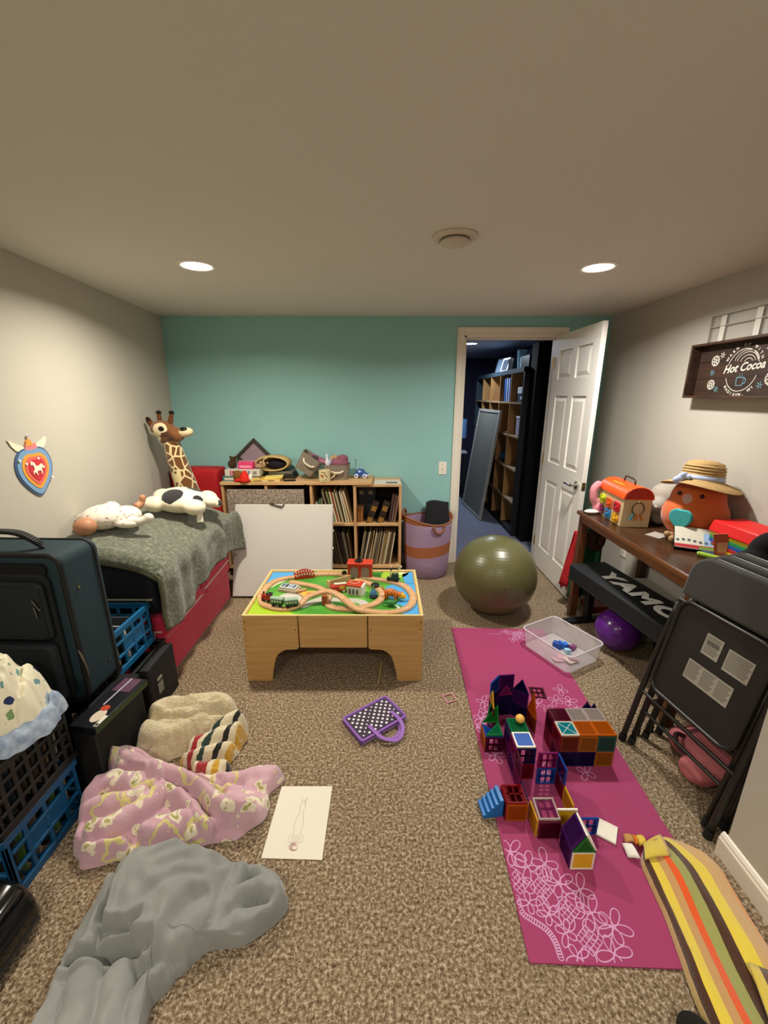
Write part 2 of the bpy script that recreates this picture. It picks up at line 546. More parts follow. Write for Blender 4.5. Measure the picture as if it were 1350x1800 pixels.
# ------------------------------------------------------------ the room beyond the doorway
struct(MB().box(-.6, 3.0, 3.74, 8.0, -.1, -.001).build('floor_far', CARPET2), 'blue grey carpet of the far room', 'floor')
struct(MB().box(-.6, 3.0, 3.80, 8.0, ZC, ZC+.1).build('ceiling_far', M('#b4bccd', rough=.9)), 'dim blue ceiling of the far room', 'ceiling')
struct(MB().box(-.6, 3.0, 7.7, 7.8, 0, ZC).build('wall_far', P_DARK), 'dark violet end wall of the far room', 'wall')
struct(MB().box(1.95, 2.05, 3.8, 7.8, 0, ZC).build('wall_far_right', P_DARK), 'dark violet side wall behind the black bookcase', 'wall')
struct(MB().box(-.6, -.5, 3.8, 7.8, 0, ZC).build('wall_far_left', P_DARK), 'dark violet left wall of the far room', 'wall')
t = thing('ceiling_light', 'cool white round ceiling light seen through the doorway', 'light', (1.09, 5.55, ZC))
MB().lathe([(.080,-.001),(.082,-.006),(.092,-.007),(.102,-.004),(.104,0)], 32).build('trim_ring', M('#eef0f4', rough=.4), t, smooth=True)
MB().lathe([(0,-.0045),(.081,-.004),(.081,-.001),(0,-.001)], 32).build('diffuser', M('#e4f2ff', emit=10), t)
ld = bpy.data.lights.new('lamp_light', 'AREA'); ld.shape = 'DISK'; ld.size = .16; ld.energy = 20; ld.color = COOL
lo = bpy.data.objects.new('lamp_light', ld); COL.objects.link(lo); lo.parent = t; lo.location = (0, 0, -.012)

BLK = M('#17171c', rough=.55, var=.1, vs=5)
CARD = wood('#8a6338', '#a97c48', 2, 5, .7, 6)
bk = thing('cube_bookcase', 'tall black cube bookcase with tan compartments in the far room', 'bookcase', (1.45, 4.44, 0))
BL, BH, BD = 2.31, 1.835, .39
BLUEBLK = M('#2b3a44', rough=.5)
MB().box(0, BD, 0, .04, 0, BH).build('side_panel', BLK, bk)
MB().box(0, BD, BL-.04, BL, 0, BH).build('side_panel', BLUEBLK, bk)
MB().box(0, BD, 0, BL, BH-.05, BH+.0).build('top_board', BLUEBLK, bk)
MB().box(0, BD, .04, BL-.04, 0, .05).build('base_board', BLK, bk)
MB().box(BD-.008, BD-.002, .04, BL-.04, .05, BH-.05).build('back_panel', CARD, bk)
for k in range(1, 5):
    MB().box(.004, BD-.008, .04, BL-.04, BH/5*k-.009, BH/5*k+.009).build('shelf_board', M('#9c8468', rough=.6), bk)
    yy = BL/5*k
    for r in range(5):
        z0 = BH/5*r+(.05 if r == 0 else .009); z1 = BH/5*(r+1)-(.05 if r == 4 else .009)
        MB().box(.004, BD-.008, yy-.008, yy+.008, z0, z1).build('divider', CARD, bk)
bkx, bky = 1.45, 4.44
cell = BL/5; rowh = BH/5
def in_cell(c, r):      # near-bottom corner of a compartment, c counted from the near end, r from the floor
    return bkx, bky+cell*c+.012, rowh*r+.0095
# blue binders in the top row, second compartment from the near end
x, y, z = in_cell(1, 4)
for i in range(7):
    cc = ['#3f6fb5', '#dfe6f0', '#27457f', '#cdd6e4', '#3a62a8', '#5a7fc0', '#1d2c50'][i]
    hh = [.27, .26, .255, .27, .25, .265, .26][i]
    tag(MB().cbox((x+.13, y+.08+i*.038, z+hh/2+.003), (.22, .022, hh), (R(-4), 0, 0)).build('binder', M(cc, rough=.4)),
        ['bright blue binder nearest the bookcase end', 'white binder beside the bright blue one', 'navy binder between two white ones', 'second white binder in the top row', 'mid blue binder after the second white one',
         'light blue binder near the far end of the row', 'black blue binder at the far end of the row'][i], 'binder', 'binders in the far bookcase')
x, y, z = in_cell(0, 4)
t = thing('storage_box', 'white and navy lidded box in the top near compartment', 'box', (x+.15, y+.2, z))
MB().box(-.1, .1, -.12, .12, 0, .09).build('box_body', M('#1f2f55'), t, bevel=.004); MB().box(-.105, .105, -.125, .125, .09, .16).build('box_lid', M('#dfe3ea'), t, bevel=.004)
MB().box(-.102, -.1, -.03, .03, .03, .06).build('box_label', M('#dfe3ea'), t)
x, y, z = in_cell(3, 4)
t = thing('picture_card', 'light blue picture card standing in the top row compartment', 'card', (x+.12, y+.22, z), (0, 0, R(12)))
MB().box(-.006, .006, -.11, .11, 0, .26).build('card_sheet', M('#74b4ec'), t)
MB().ell((-.007, 0, .12), (.002, .06, .07), n=12, m=8).build('card_print', M('#e8f2fb'), t)
x, y, z = in_cell(0, 3)
t = thing('white_bin', 'white plastic bin in the second row near compartment', 'bin', (x+.14, y+.2, z))
MB().box(-.09, .09, -.10, .10, 0, .21).build('bin_body', M('#b9b4c8'), t, bevel=.01); MB().box(-.094, .094, -.104, .104, .19, .213).build('bin_rim', M('#d8d5e2'), t, bevel=.003)
x, y, z = in_cell(1, 2)
t = thing('blue_bundle', 'crumpled blue fabric bundle in the middle row', 'cloth', (x+.13, y+.22, z))
mb = MB(); random.seed(3)
for i in range(9): mb.ell((random.uniform(-.05,.05), random.uniform(-.13,.13), .05+random.uniform(0,.05)), (.06, .07, .05), n=10, m=7)
mb.build('bundle', M('#2f6a9e', rough=.8), t, remesh=.012, soft=2)
x, y, z = in_cell(1, 3)
tag(MB().lathe([(0,0),(.04,0),(.045,.02),(.03,.05),(0,.06)], 14, (x+.1, y+.12, z)).build('small_bowl', M('#b7b3c6')), 'little pale dish on the second row shelf', 'dish')
# things on top of the bookcase
def photo_frame(name, label, y, x, h, wd, tilt, colf, colp, rz):
    t = thing(name, label, 'picture frame', (x, y, BH+.0005), (0, R(tilt), R(rz)))
    T = frameT((0,0,h/2), (0,1,0), (0,0,1))
    b = .022
    for (a0,a1,b0,b1) in ((-wd/2,wd/2,-h/2,-h/2+b),(-wd/2,wd/2,h/2-b,h/2),(-wd/2,-wd/2+b,-h/2+b,h/2-b),(wd/2-b,wd/2,-h/2+b,h/2-b)):
        MB().box(a0,a1,b0,b1,-.008,.008,0,T).build('frame_rail', M(colf, rough=.35), t)
    MB().box(-wd/2+b, wd/2-b, -h/2+b, h/2-b, -.003, .003, 0, T).build('picture', M(colp, rough=.3), t)
photo_frame('photo_frame', 'large dark framed photo on the far end of the black bookcase', 5.95, 1.60, .22, .34, 14, '#20242c', '#8fa7c0', 14)
photo_frame('photo_frame', 'small white framed photo leaning on top of the black bookcase', 5.60, 1.55, .18, .20, 14, '#dfe6ee', '#4a4f5c', 10)
tag(MB().box(-.05, .05, -.09, .09, 0, .15).build('black_box', M('#0d0e12', rough=.4), None, bevel=.004, loc=(1.6, 5.33, BH)), 'small black box on top of the bookcase', 'box')
t = thing('glass_vase', 'icy clear ribbed vase on top of the bookcase', 'vase', (1.6, 5.06, BH))
for i in range(7):
    a = 2*math.pi*i/7
    MB().cyl((.03*math.cos(a), .03*math.sin(a), 0), (.045*math.cos(a), .045*math.sin(a), .22), .012, n=8).build('vase_rib', M('#bfe2f2', rough=.1, trans=.5), t)
t = thing('stereo_box', 'navy box with silver end on top of the bookcase', 'box', (1.62, 4.70, BH))
MB().box(-.10, .10, -.15, .15, 0, .13).build('box_body', M('#151b2c', rough=.4), t, bevel=.006); MB().box(-.102, -.09, .10, .15, .01, .12).build('end_plate', M('#b9d4e4', rough=.3), t)
tag(MB().box(1.50, 1.93, 4.25, 4.43, 0, 2.05).build('black_cabinet', M('#050507', rough=.75, spec=.2), None, bevel=.004), 'tall matt black cabinet beside the open door', 'cabinet')
# grey framed panel leaning on the bookcase
t = thing('leaning_screen', 'tall grey framed panel leaning against the black bookcase', 'panel')
Pb0, Pb1, Pt0, Pt1 = Vector((1.24,5.05,0)), Vector((1.18,5.92,0)), Vector((1.435,5.14,1.37)), Vector((1.395,6.03,1.37))
ux = (Pb1-Pb0).normalized(); uy = (Pt0-Pb0).normalized()
T = frameT(Pb0, ux, uy); Wp = (Pb1-Pb0).length; Hp = (Pt0-Pb0).length
GRY = M('#a09f98', rough=.5); GRY2 = M('#77766e', rough=.7, bump=.2, bs=300)
for a0,a1,b0,b1 in ((0,Wp,0,.035),(0,Wp,Hp-.035,Hp),(0,.035,.035,Hp-.035),(Wp-.035,Wp,.035,Hp-.035)):
    MB().box(a0,a1,b0,b1,-.02,.012,0,T).build('frame_rail', GRY, t, bevel=.002)
MB().box(.035, Wp-.035, .035, Hp-.035, -.012, 0, 0, T).build('mesh_panel', GRY2, t)
# side table with a blue lamp at the far left
t = thing('far_side_table', 'low dark side table at the left of the far room', 'table', (1.04, 6.45, 0))
MB().box(-.3, .22, -.25, .25, .70, .73).build('table_top', M('#8f9aa8', rough=.5), t, bevel=.004)
for sx, sy in ((-.27,-.22),(-.27,.22),(.19,-.22),(.19,.22)): MB().box(sx-.02, sx+.02, sy-.02, sy+.02, 0, .70).build('leg', BLK, t)
MB().box(-.25, .18, -.2, .2, .2, .22).build('lower_shelf', BLK, t)
t = thing('blue_lamp', 'pale blue shaded lamp on the far side table', 'lamp', (1.19, 6.42, .7305))
MB().lathe([(.05,0),(.055,.01),(.02,.03),(.012,.12),(.012,.2)], 16).build('lamp_base', M('#1c2028', rough=.4), t, smooth=40)
MB().lathe([(.085,.19),(.085,.47),(.08,.47),(.08,.19)], 24).build('lamp_shade', M('#5a7fb4', rough=.8), t, smooth=40)

# ------------------------------------------------------------ heart ornament on the left wall
dvec = Vector((wall_x(0)-wall_x(1), -1, 0)).normalized()        # towards the viewer along the wall
nL = Vector((-dvec.y, dvec.x, 0));  nL = nL if nL.x > 0 else -nL
far = -dvec
hy0 = 1.955
t = thing('heart_ornament', 'rainbow heart ornament with wings and a white horse on the left wall', 'wall ornament')
T0 = frameT((wall_x(hy0), hy0, 1.212), far, (0,0,1))
if T0.to_3x3().col[2].dot(nL) < 0: raise RuntimeError('heart faces wall')
def heart(s, sy=1.18, n=48):
    out = []
    for i in range(n):
        a = 2*math.pi*i/n
        x = 16*math.sin(a)**3; y = 13*math.cos(a)-5*math.cos(2*a)-2*math.cos(3*a)-math.cos(4*a)
        ex = math.sin(a); ey = math.cos(a)*1.0
        k = .38
        out.append(((k*x/16+(1-k)*ex)*s*.93, (k*y/15*.98+(1-k)*ey*1.02)*s*1.0))
    return out
for k, (s, c, z0, z1) in enumerate(((.128,'#4c6488',0,.006),(.118,'#7aa0c6',.006,.009),(.092,'#eaa040',.009,.011),(.074,'#e66a62',.011,.013),(.056,'#c8343e',.013,.015))):
    MB().prism(heart(s), z0, z1, T0).build('heart_layer', M(c, rough=.35), t)
horse = [(-.040,.030),(-.034,.040),(-.028,.036),(-.016,.030),(-.010,.014),(.012,.012),(.022,.016),(.030,.020),(.036,.010),(.046,.004),(.040,-.006),(.030,-.002),(.026,.006),(.024,-.008),(.026,-.020),(.022,-.032),(.018,-.032),(.019,-.020),(.012,-.012),(-.006,-.012),(-.010,-.020),(-.004,-.030),(-.009,-.032),(-.018,-.020),(-.026,-.014),(-.030,-.024),(-.034,-.022),(-.032,-.010),(-.024,-.006),(-.022,.004),(-.026,.018),(-.034,.022),(-.042,.020)]
MB().prism(horse, .0151, .018, T0).build('white_horse', M('#f3e6d2', rough=.5), t)
wing = [(.02,.098),(.040,.094),(.075,.104),(.095,.125),(.108,.152),(.098,.150),(.070,.136),(.045,.126),(.025,.116)]
for sgn in (-1, 1):
    pw = [(sgn*(x+.015), y-.01) for x, y in wing]
    MB().prism(pw, 0, .005, T0).build('wing', M('#f0e6ca', rough=.5), t)
    MB().prism([(x*1.04, y*1.025-.002) for x, y in pw], -.0005+.0006, .003, T0).build('wing_edge', M('#7d745e'), t)
MB().prism([(-.045,.075),(.045,.080),(.035,.118),(0,.106),(-.03,.118)], .001, .007, T0).build('ribbon_bow', M('#d98088'), t)
MB().prism([(-.03,.108),(.018,.108),(.006,.135),(-.006,.142),(-.022,.132)], .001, .008, T0).build('top_flame', M('#e79a46'), t)
MB().tube([tuple(T0 @ Vector(p)) for p in [(-.01,.138,.004),(-.012,.152,.006),(-.004,.160,.006),(.0,.152,.005)]], .003, 6).build('hanging_hook', M('#cfc9ba', rough=.3, metal=1), t)
for px_, py_ in ((-.095,.05),(.088,-.06),(-.06,.03),(.02,.045)): MB().prism([(px_+.006*math.cos(k), py_+.006*math.sin(k)) for k in [i*math.pi/4 for i in range(8)]], .010, .0165, T0).build('sparkle', M('#f6efe6'), t)

# ------------------------------------------------------------ play couch cushions
RED = M('#b5173a', rough=.75, var=.12, vs=6, bump=.25, bs=300, sheen=.2)
NAVY = M('#10131c', rough=.8, bump=.25, bs=300)
ZIP = M('#d9b9ae', rough=.45)
def puffy(name, x0, x1, y0, y1, z0, z1, mat, parent, bev=.03, puff=.012, n=10):
    """a stuffed block: subdivided box with bulging faces"""
    mb = MB(); vs = {}; 
    def vid(p):
        k = tuple(round(a, 5) for a in p)
        if k not in vs:
            vs[k] = len(mb.v); mb.v.append(p)
        return vs[k]
    c = ((x0+x1)/2, (y0+y1)/2, (z0+z1)/2); hsz = ((x1-x0)/2, (y1-y0)/2, (z1-z0)/2)
    for ax in range(3):
        b, e = [(1,2),(2,0),(0,1)][ax]
        for sgn in (-1, 1):
            for i in range(n):
                for j in range(n):
                    q = []
                    for di, dj in ((0,0),(1,0),(1,1),(0,1)):
                        u = -1+2*(i+di)/n; v = -1+2*(j+dj)/n
                        p = [0,0,0]; p[ax] = sgn; p[b] = u; p[e] = v
                        # bulge
                        w_ = (1-u*u)*(1-v*v)
                        P = [c[k]+hsz[k]*p[k] for k in range(3)]
                        P[ax] += sgn*puff*w_*(0 if (ax == 2 and sgn < 0) else 1)
                        q.append(vid(tuple(P)))
                    if sgn < 0: q.reverse()
                    mb.f.append(tuple(q)); mb.m.append(0)
    return mb.build(name, mat, parent, smooth=True, bevel=bev, seg=3, bang=50)
t = thing('red_cushion', 'red fabric folded play couch base with white zippers under the green blanket', 'cushion', (-1.45, 2.47, 0))
L0 = (1.45, -2.47)
def lx(x): return x+1.45
def ly(y): return y-2.47
puffy('cushion_body', lx(-1.68), lx(-1.215), ly(1.99), ly(2.955), 0.0, .245, RED, t, .02, .006)
puffy('front_flap', lx(-1.66), lx(-1.205), ly(1.985), ly(2.455), .236, .385, RED, t, .018, .010)
puffy('front_flap', lx(-1.66), lx(-1.205), ly(2.462), ly(2.95), .236, .388, RED, t, .018, .010)
MB().box(lx(-1.207), lx(-1.198), ly(2.15), ly(2.48), .25, .33).box(lx(-1.207), lx(-1.196), ly(2.52), ly(2.93), .26, .35).build('pocket', RED, t, bevel=.004)
for (y0, z0, y1, z1) in ((2.09, .285, 2.42, .300), (2.47, .315, 2.90, .345)):
    MB().bar((lx(-1.190), ly(y0), z0), (lx(-1.186), ly(y1), z1), .010, .005).build('zipper', ZIP, t)
MB().box(lx(-1.40), lx(-1.215), ly(1.972), ly(1.977), .300, .308).build('zipper', ZIP, t)
MB().bar((lx(-1.255), ly(1.972), .300), (lx(-1.262), ly(1.968), .235), .010, .004).build('zipper_pull', ZIP, t)
MB().bar((lx(-1.205), ly(1.984), .05), (lx(-1.20), ly(1.984), .005), .010, .004).build('zipper_pull', ZIP, t)
t = thing('navy_cushion', 'dark navy foam cushion between red base and green blanket', 'cushion', (-1.45, 2.47, .40))
puffy('cushion_body', lx(-1.68), lx(-1.225), ly(1.985), ly(2.955), 0, .285, NAVY, t, .03, .010)
MB().box(lx(-1.50), lx(-1.235), ly(1.968), ly(1.974), .098, .106).build('zipper', M('#b9b2a4', rough=.4), t)
MB().bar((lx(-1.258), ly(1.967), .10), (lx(-1.285), ly(1.962), .045), .010, .004).build('zipper_pull', M('#b08a62', rough=.4), t)
t = thing('red_upright_cushion', 'bright red upright cushion standing in the corner by the teal wall', 'cushion', (-1.60, 3.50, 0))
puffy('cushion_body', -.215, .19, -.09, .13, 0, .945, M('#b3151c', rough=.7, var=.1, vs=5, bump=.2, bs=300), t, .035, .012)

# ------------------------------------------------------------ green blanket over the couch
def green_blanket():
    ny, nu = 90, 80
    hem = [(1.93,.37),(2.0,.365),(2.25,.36),(2.33,.44),(2.69,.465),(2.87,.455),(3.04,.42)]
    def hz_(y):
        for (a, b), (c, d) in zip(hem, hem[1:]):
            if y <= c: return b+(d-b)*max(0, (y-a)/(c-a))
        return hem[-1][1]
    vs = []
    for i in range(ny+1):
        fy = i/ny
        y = 1.945+fy*(3.045-1.945)
        for j in range(nu+1):
            fu = j/nu
            top_w = .50
            zt = .735
            # arclength across: wall -> front edge -> hang
            hang = zt-.02-hz_(y)
            Ltot = top_w+hang
            s_ = fu*Ltot
            xw = -1.675
            if s_ < top_w:
                k = s_/top_w
                x = xw+k*(top_w-.02)+.0
                z = zt+.105*(1-k)**1.1*(.9+.1*math.sin(6*y))-.045*k**6
            else:
                d = s_-top_w
                x = xw+top_w-.02+.030*(1-math.exp(-d/.02))
                z = zt-.045-d
                wv = math.sin(y*19+.6*math.sin(y*7))+.6*math.sin(y*37+1)
                x += .011*wv*min(1, d/.1)+.006
            # bulge and folds
            nz = noise.noise(Vector((x*5, y*5, 1.3)))
            z += .012*nz if s_ < top_w else 0
            x += .008*noise.noise(Vector((y*8, z*9, 4)))*(1 if s_ > top_w else 0)
            yy = y
            # near edge droops over the front of the cushion
            e = max(0, (2.005-y)/.06)
            if e > 0 and s_ < top_w+.02:
                z -= .055*e*e
                yy = y+.008*e
            # far end hangs over the end of the couch and swings out
            e = max(0, (y-2.93)/.115)
            if e > 0:
                if s_ < top_w: z -= .16*e*e+.02*e
                x += .045*e*(fu if s_ < top_w else 1)
                yy = y-.02*e*e
            vs.append((x, yy, z))
    fs = [(i*(nu+1)+j, i*(nu+1)+j+1, (i+1)*(nu+1)+j+1, (i+1)*(nu+1)+j) for i in range(ny) for j in range(nu)]
    tt = NT('sage_fleece')
    co = tt.coord()
    n1 = tt.noise(co, 55, 4, .75)
    tt.l(tt.ramp(n1, [(.3, '#3c4131'), (.5, '#5d6250'), (.68, '#888c76')]), tt.b.inputs['Base Color'])
    tt.b.inputs['Roughness'].default_value = .95; tt.b.inputs['Sheen Weight'].default_value = .4
    tt.bump(n1, .8, .012)
    g = thing('green_blanket', 'fuzzy sage green blanket draped over the cushion stack', 'blanket', (0,0,0))
    mb = MB(); mb.add(vs, fs)
    o = mb.build('blanket_cloth', tt.m, g, smooth=True, solid=-.014)
    HEM = M('#5a5942', rough=.9, bump=.4, bs=200)
    # stitched hem along the near edge and down the front corner
    i0 = [vs[0*(nu+1)+j] for j in range(10, nu+1, 2)]
    MB().tube([(p[0]+.004, p[1]-.004, p[2]-.002) for p in i0], .0115, 6).build('hem', HEM, g, smooth=True)
    i1 = [vs[i*(nu+1)+nu] for i in range(0, ny+1, 2)]
    MB().tube([(p[0]+.006, p[1], p[2]) for p in i1], .009, 6).build('hem', HEM, g, smooth=True)
green_blanket()

# ------------------------------------------------------------ crumpled cloth
def _polydist(X, Y, pts, rads=None):
    """distance to a polyline and the interpolated value of rads at the nearest point"""
    best = np.full(X.shape, 1e9); val = np.zeros(X.shape)
    for k in range(len(pts)-1):
        a = np.array(pts[k][:2], float); b = np.array(pts[k+1][:2], float); d = b-a; L2 = d@d+1e-12
        t = np.clip(((X-a[0])*d[0]+(Y-a[1])*d[1])/L2, 0, 1)
        q = np.hypot(X-a[0]-t*d[0], Y-a[1]-t*d[1])
        m = q < best
        best = np.where(m, q, best)
        if rads is not None: val = np.where(m, rads[k]*(1-t)+rads[k+1]*t, val)
    return best, val
def _inside(X, Y, poly):
    ins = np.zeros(X.shape, bool); n = len(poly)
    for i in range(n):
        x0, y0 = poly[i][:2]; x1, y1 = poly[(i+1) % n][:2]
        c = ((y0 > Y) != (y1 > Y)) & (X < (x1-x0)*(Y-y0)/(y1-y0+1e-12)+x0)
        ins ^= c
    return ins
def _smax(a, b, k=.008):
    h = np.clip(.5+.5*(a-b)/k, 0, 1)
    return b+(a-b)*h+k*h*(1-h)
def _wob(X, Y, f, seed, n=10):
    rng = np.random.RandomState(seed); z = np.zeros(X.shape)
    for k in range(n):
        a = rng.uniform(0, 2*np.pi); q = f*rng.uniform(.6, 1.5); p = rng.uniform(0, 6.28)
        z += np.sin(q*(X*np.cos(a)+Y*np.sin(a))+p)
    return z/math.sqrt(n)
def heap(name, outline, mat, parent, domes=(), rolls=(), layers=(), creases=(), N=120, seed=1, edge=.035, hedge=.02, warpamt=.010, wr=.007, wrf=42, thick=.006, k=.004, lobe=.022, z0=0.0):
    """folded cloth lying in a heap: smooth union of mounds and soft rolls, stepped layers and creases"""
    P = np.array([p[:2] for p in spline([(q[0], q[1], 0) for q in outline], 6, True)], float)
    c = P.mean(0)
    ang = np.arctan2(P[:,1]-c[1], P[:,0]-c[0]); rad = np.hypot(P[:,0]-c[0], P[:,1]-c[1])
    o = np.argsort(ang); ang = ang[o]; rad = rad[o]
    A = np.concatenate([ang-2*np.pi, ang, ang+2*np.pi]); RR = np.concatenate([rad]*3)
    nr, na = N//2, N*2
    rr = np.linspace(0, 1, nr+1)[:, None]; th = np.linspace(-np.pi, np.pi, na, endpoint=False)[None, :]
    Rm = np.interp(th, A, RR)
    Rm = Rm*(1+lobe*(np.sin(9*th+seed)+.7*np.sin(17*th+2*seed)+.4*np.sin(29*th)))
    X = c[0]+rr*Rm*np.cos(th); Y = c[1]+rr*Rm*np.sin(th)
    Xw = X+warpamt*_wob(X, Y, 22, seed+1); Yw = Y+warpamt*_wob(X, Y, 22, seed+2)
    H = np.full(X.shape, hedge*.6)
    for (cx, cy, rx, ry, h) in domes:
        q = ((Xw-cx)/rx)**2+((Yw-cy)/ry)**2
        H = _smax(H, h*np.sqrt(np.clip(1-q, 0, 1)), .03)
    for poly, tk, sharp in layers:
        d, _ = _polydist(Xw, Yw, list(poly)+[poly[0]])
        s_ = np.where(_inside(Xw, Yw, poly), d, -d)
        H = H+tk*np.clip(.5+s_/sharp, 0, 1)**.6
    for pts, r0, hh in rolls:
        pp = [(q[0], q[1]) for q in spline([(u[0], u[1], 0) for u in pts], 5)]
        rads = r0 if isinstance(r0, (list, tuple)) else [r0]*2
        m = len(pp); rv = [rads[0]+(rads[-1]-rads[0])*i/(m-1) for i in range(m)]
        d, rv = _polydist(Xw, Yw, pp, rv)
        base = H
        H = _smax(base, hh*(.35)+hh*.65*np.sqrt(np.clip(1-(d/rv)**2, 0, 1))-np.where(d > rv, 1, 0), k)
    for pts, wd, dp in creases:
        pp = [(q[0], q[1]) for q in spline([(u[0], u[1], 0) for u in pts], 5)]
        d, _ = _polydist(Xw, Yw, pp)
        H = H-dp*np.exp(-(d/wd)**2)+dp*.5*np.exp(-((d-2*wd)/wd)**2)
    w1 = _wob(Xw, Yw, wrf, seed+3)
    H = H+wr*(1-np.abs(w1))+wr*.5*_wob(X, Y, wrf*2.3, seed+4)
    ed = np.clip((1-rr)*Rm/edge, 0, 1)
    H = np.maximum(.003, H*np.sqrt(1-(1-ed)**2)+.002)
    # soft overhang at the rim
    vs = np.stack([X, Y, H+z0], -1).reshape(-1, 3)
    n = na
    fs = [(i*n+j, (i+1)*n+j, (i+1)*n+(j+1) % n, i*n+(j+1) % n) for i in range(1, nr) for j in range(n)]
    # centre fan
    V = [tuple(vs[0])]+[tuple(p) for p in vs[n:]]
    F = [(0, 1+j, 1+(j+1) % n) for j in range(n)]+[tuple(1+q-n for q in f) for f in fs]
    mb = MB(); mb.add(V, F)
    ob = mb.build(name, mat, parent, smooth=True)
    at = ob.data.attributes.new('rest', 'FLOAT_VECTOR', 'POINT')
    at.data.foreach_set('vector', np.array([(p[0], p[1], p[2]) for p in V], dtype=np.float32).ravel())
    q = ob.modifiers.new('s', 'SMOOTH'); q.factor = .5; q.iterations = 1
    return ob
def rest_node(t):
    a = t.n('ShaderNodeAttribute'); a.attribute_name = 'rest'
    return a.outputs['Vector']
def fleece(name, build, bump=.5, bs=150, bd=.006, sheen=.5):
    t = NT(name); r = rest_node(t)
    c = build(t, r)
    t.l(c, t.b.inputs['Base Color'])
    t.b.inputs['Roughness'].default_value = .95
    t.b.inputs['Specular IOR Level'].default_value = .2
    t.b.inputs['Sheen Weight'].default_value = sheen
    if bump: t.bump(t.noise(r, bs, 3, .7), bump, bd)
    return t.m
def vor(t, vec, scale, feature='F1', rnd=1.0):
    v = t.n('ShaderNodeTexVoronoi'); v.feature = feature
    v.inputs['Scale'].default_value = scale; v.inputs['Randomness'].default_value = rnd
    t.l(vec, v.inputs['Vector']); return v
def warp(t, vec, scale, amt):
    wn = t.n('ShaderNodeTexNoise'); wn.inputs['Scale'].default_value = scale
    t.l(vec, wn.inputs['Vector'])
    s1 = t.n('ShaderNodeVectorMath', operation='SUBTRACT'); s1.inputs[1].default_value = (.5,.5,.5); t.l(wn.outputs['Color'], s1.inputs[0])
    s2 = t.n('ShaderNodeVectorMath', operation='SCALE'); s2.inputs['Scale'].default_value = amt; t.l(s1.outputs[0], s2.inputs[0])
    s3 = t.n('ShaderNodeVectorMath', operation='ADD'); t.l(vec, s3.inputs[0]); t.l(s2.outputs[0], s3.inputs[1])
    return s3.outputs[0]
def grey_b(t, r):
    return t.ramp(t.noise(r, 6, 4, .6), [(.3, '#80827f'), (.7, '#92948f')])
def pink_b(t, r):
    rw = warp(t, r, 16, .10)
    v1 = vor(t, rw, 13)
    base = t.ramp(t.noise(r, 5, 2), [(.35, '#c096a2'), (.65, '#d0aab4')])
    c = t.mix(t.math('LESS_THAN', v1.outputs['Distance'], .36), base, '#e2d6bd')
    n2 = t.noise(rw, 30, 2)
    c = t.mix(t.math('MULTIPLY', t.math('LESS_THAN', v1.outputs['Distance'], .24), t.math('GREATER_THAN', n2, .50)), c, '#a9a263')
    v2 = vor(t, rw, 8)
    ring = t.math('MULTIPLY', t.math('GREATER_THAN', v2.outputs['Distance'], .33), t.math('LESS_THAN', v2.outputs['Distance'], .42))
    sepc = t.n('ShaderNodeSeparateColor'); t.l(v2.outputs['Color'], sepc.inputs[0])
    ring = t.math('MULTIPLY', ring, t.math('GREATER_THAN', sepc.outputs[0], .55))
    c = t.mix(ring, c, '#d6cb84')
    return c
def cream_b(t, r):
    return t.ramp(t.noise(r, 40, 4, .7), [(.3, '#c6b58e'), (.7, '#ded0ac')])
STRIPES = [(0,'#dccfae'),(.12,'#c99a2c'),(.20,'#dccfae'),(.28,'#9d1c22'),(.36,'#dccfae'),(.42,'#2c3f38'),(.49,'#dccfae'),(.64,'#191715'),(.71,'#dccfae'),(.80,'#c99a2c'),(.88,'#dccfae'),(.93,'#9d1c22'),(.98,'#dccfae')]
def stripe_b(stops, axis, span, wamt=.02, rep=False, org=0.0, skew=0.0):
    def f(t, r):
        rw = warp(t, r, 18, wamt)
        sp = t.n('ShaderNodeSeparateXYZ'); t.l(rw, sp.inputs[0])
        x = t.math('ADD', t.math('DIVIDE', t.math('ADD', t.math('MULTIPLY', sp.outputs[1], skew), t.math('SUBTRACT', sp.outputs[axis], org)), span), .5)
        if rep: x = t.math('FRACT', x)
        return t.ramp(x, stops, 'CONSTANT')
    return f
def white_b(t, r):
    rw = warp(t, r, 25, .03)
    v1 = vor(t, rw, 20)
    sepc = t.n('ShaderNodeSeparateColor'); t.l(v1.outputs['Color'], sepc.inputs[0])
    pal = t.ramp(sepc.outputs[0], [(0,'#e9e2c8'),(.42,'#6f9a9a'),(.58,'#2f3760'),(.70,'#7c9a66'),(.85,'#9db6c2')], 'CONSTANT')
    c = t.mix(t.math('LESS_THAN', v1.outputs['Distance'], .36), '#e9e2c8', pal)
    v2 = vor(t, r, 9)
    ring = t.math('MULTIPLY', t.math('GREATER_THAN', v2.outputs['Distance'], .17), t.math('LESS_THAN', v2.outputs['Distance'], .21))
    return t.mix(ring, c, '#8d8a7c')
GREYF = fleece('grey_fleece', grey_b, .25, 260, .003, .3)
PINKF = fleece('pink_floral_fleece', pink_b)
CREAMF = fleece('cream_sherpa', cream_b, .9, 90, .012)
STRIPEF = fleece('cream_striped_sherpa', stripe_b(STRIPES, 0, .27, .03, org=-1.20, skew=-.30), .9, 90, .010)
STRIPEF2 = fleece('cream_striped_tail', stripe_b([(0,'#c99a2c'),(.1,'#dccfae'),(.2,'#9d1c22'),(.48,'#dccfae'),(.6,'#c99a2c'),(.74,'#dccfae'),(.88,'#191715')], 0, .17, .02, org=-.715), .9, 90, .010)
WHITEF = fleece('printed_cotton', white_b, .15, 200, .002, .1)

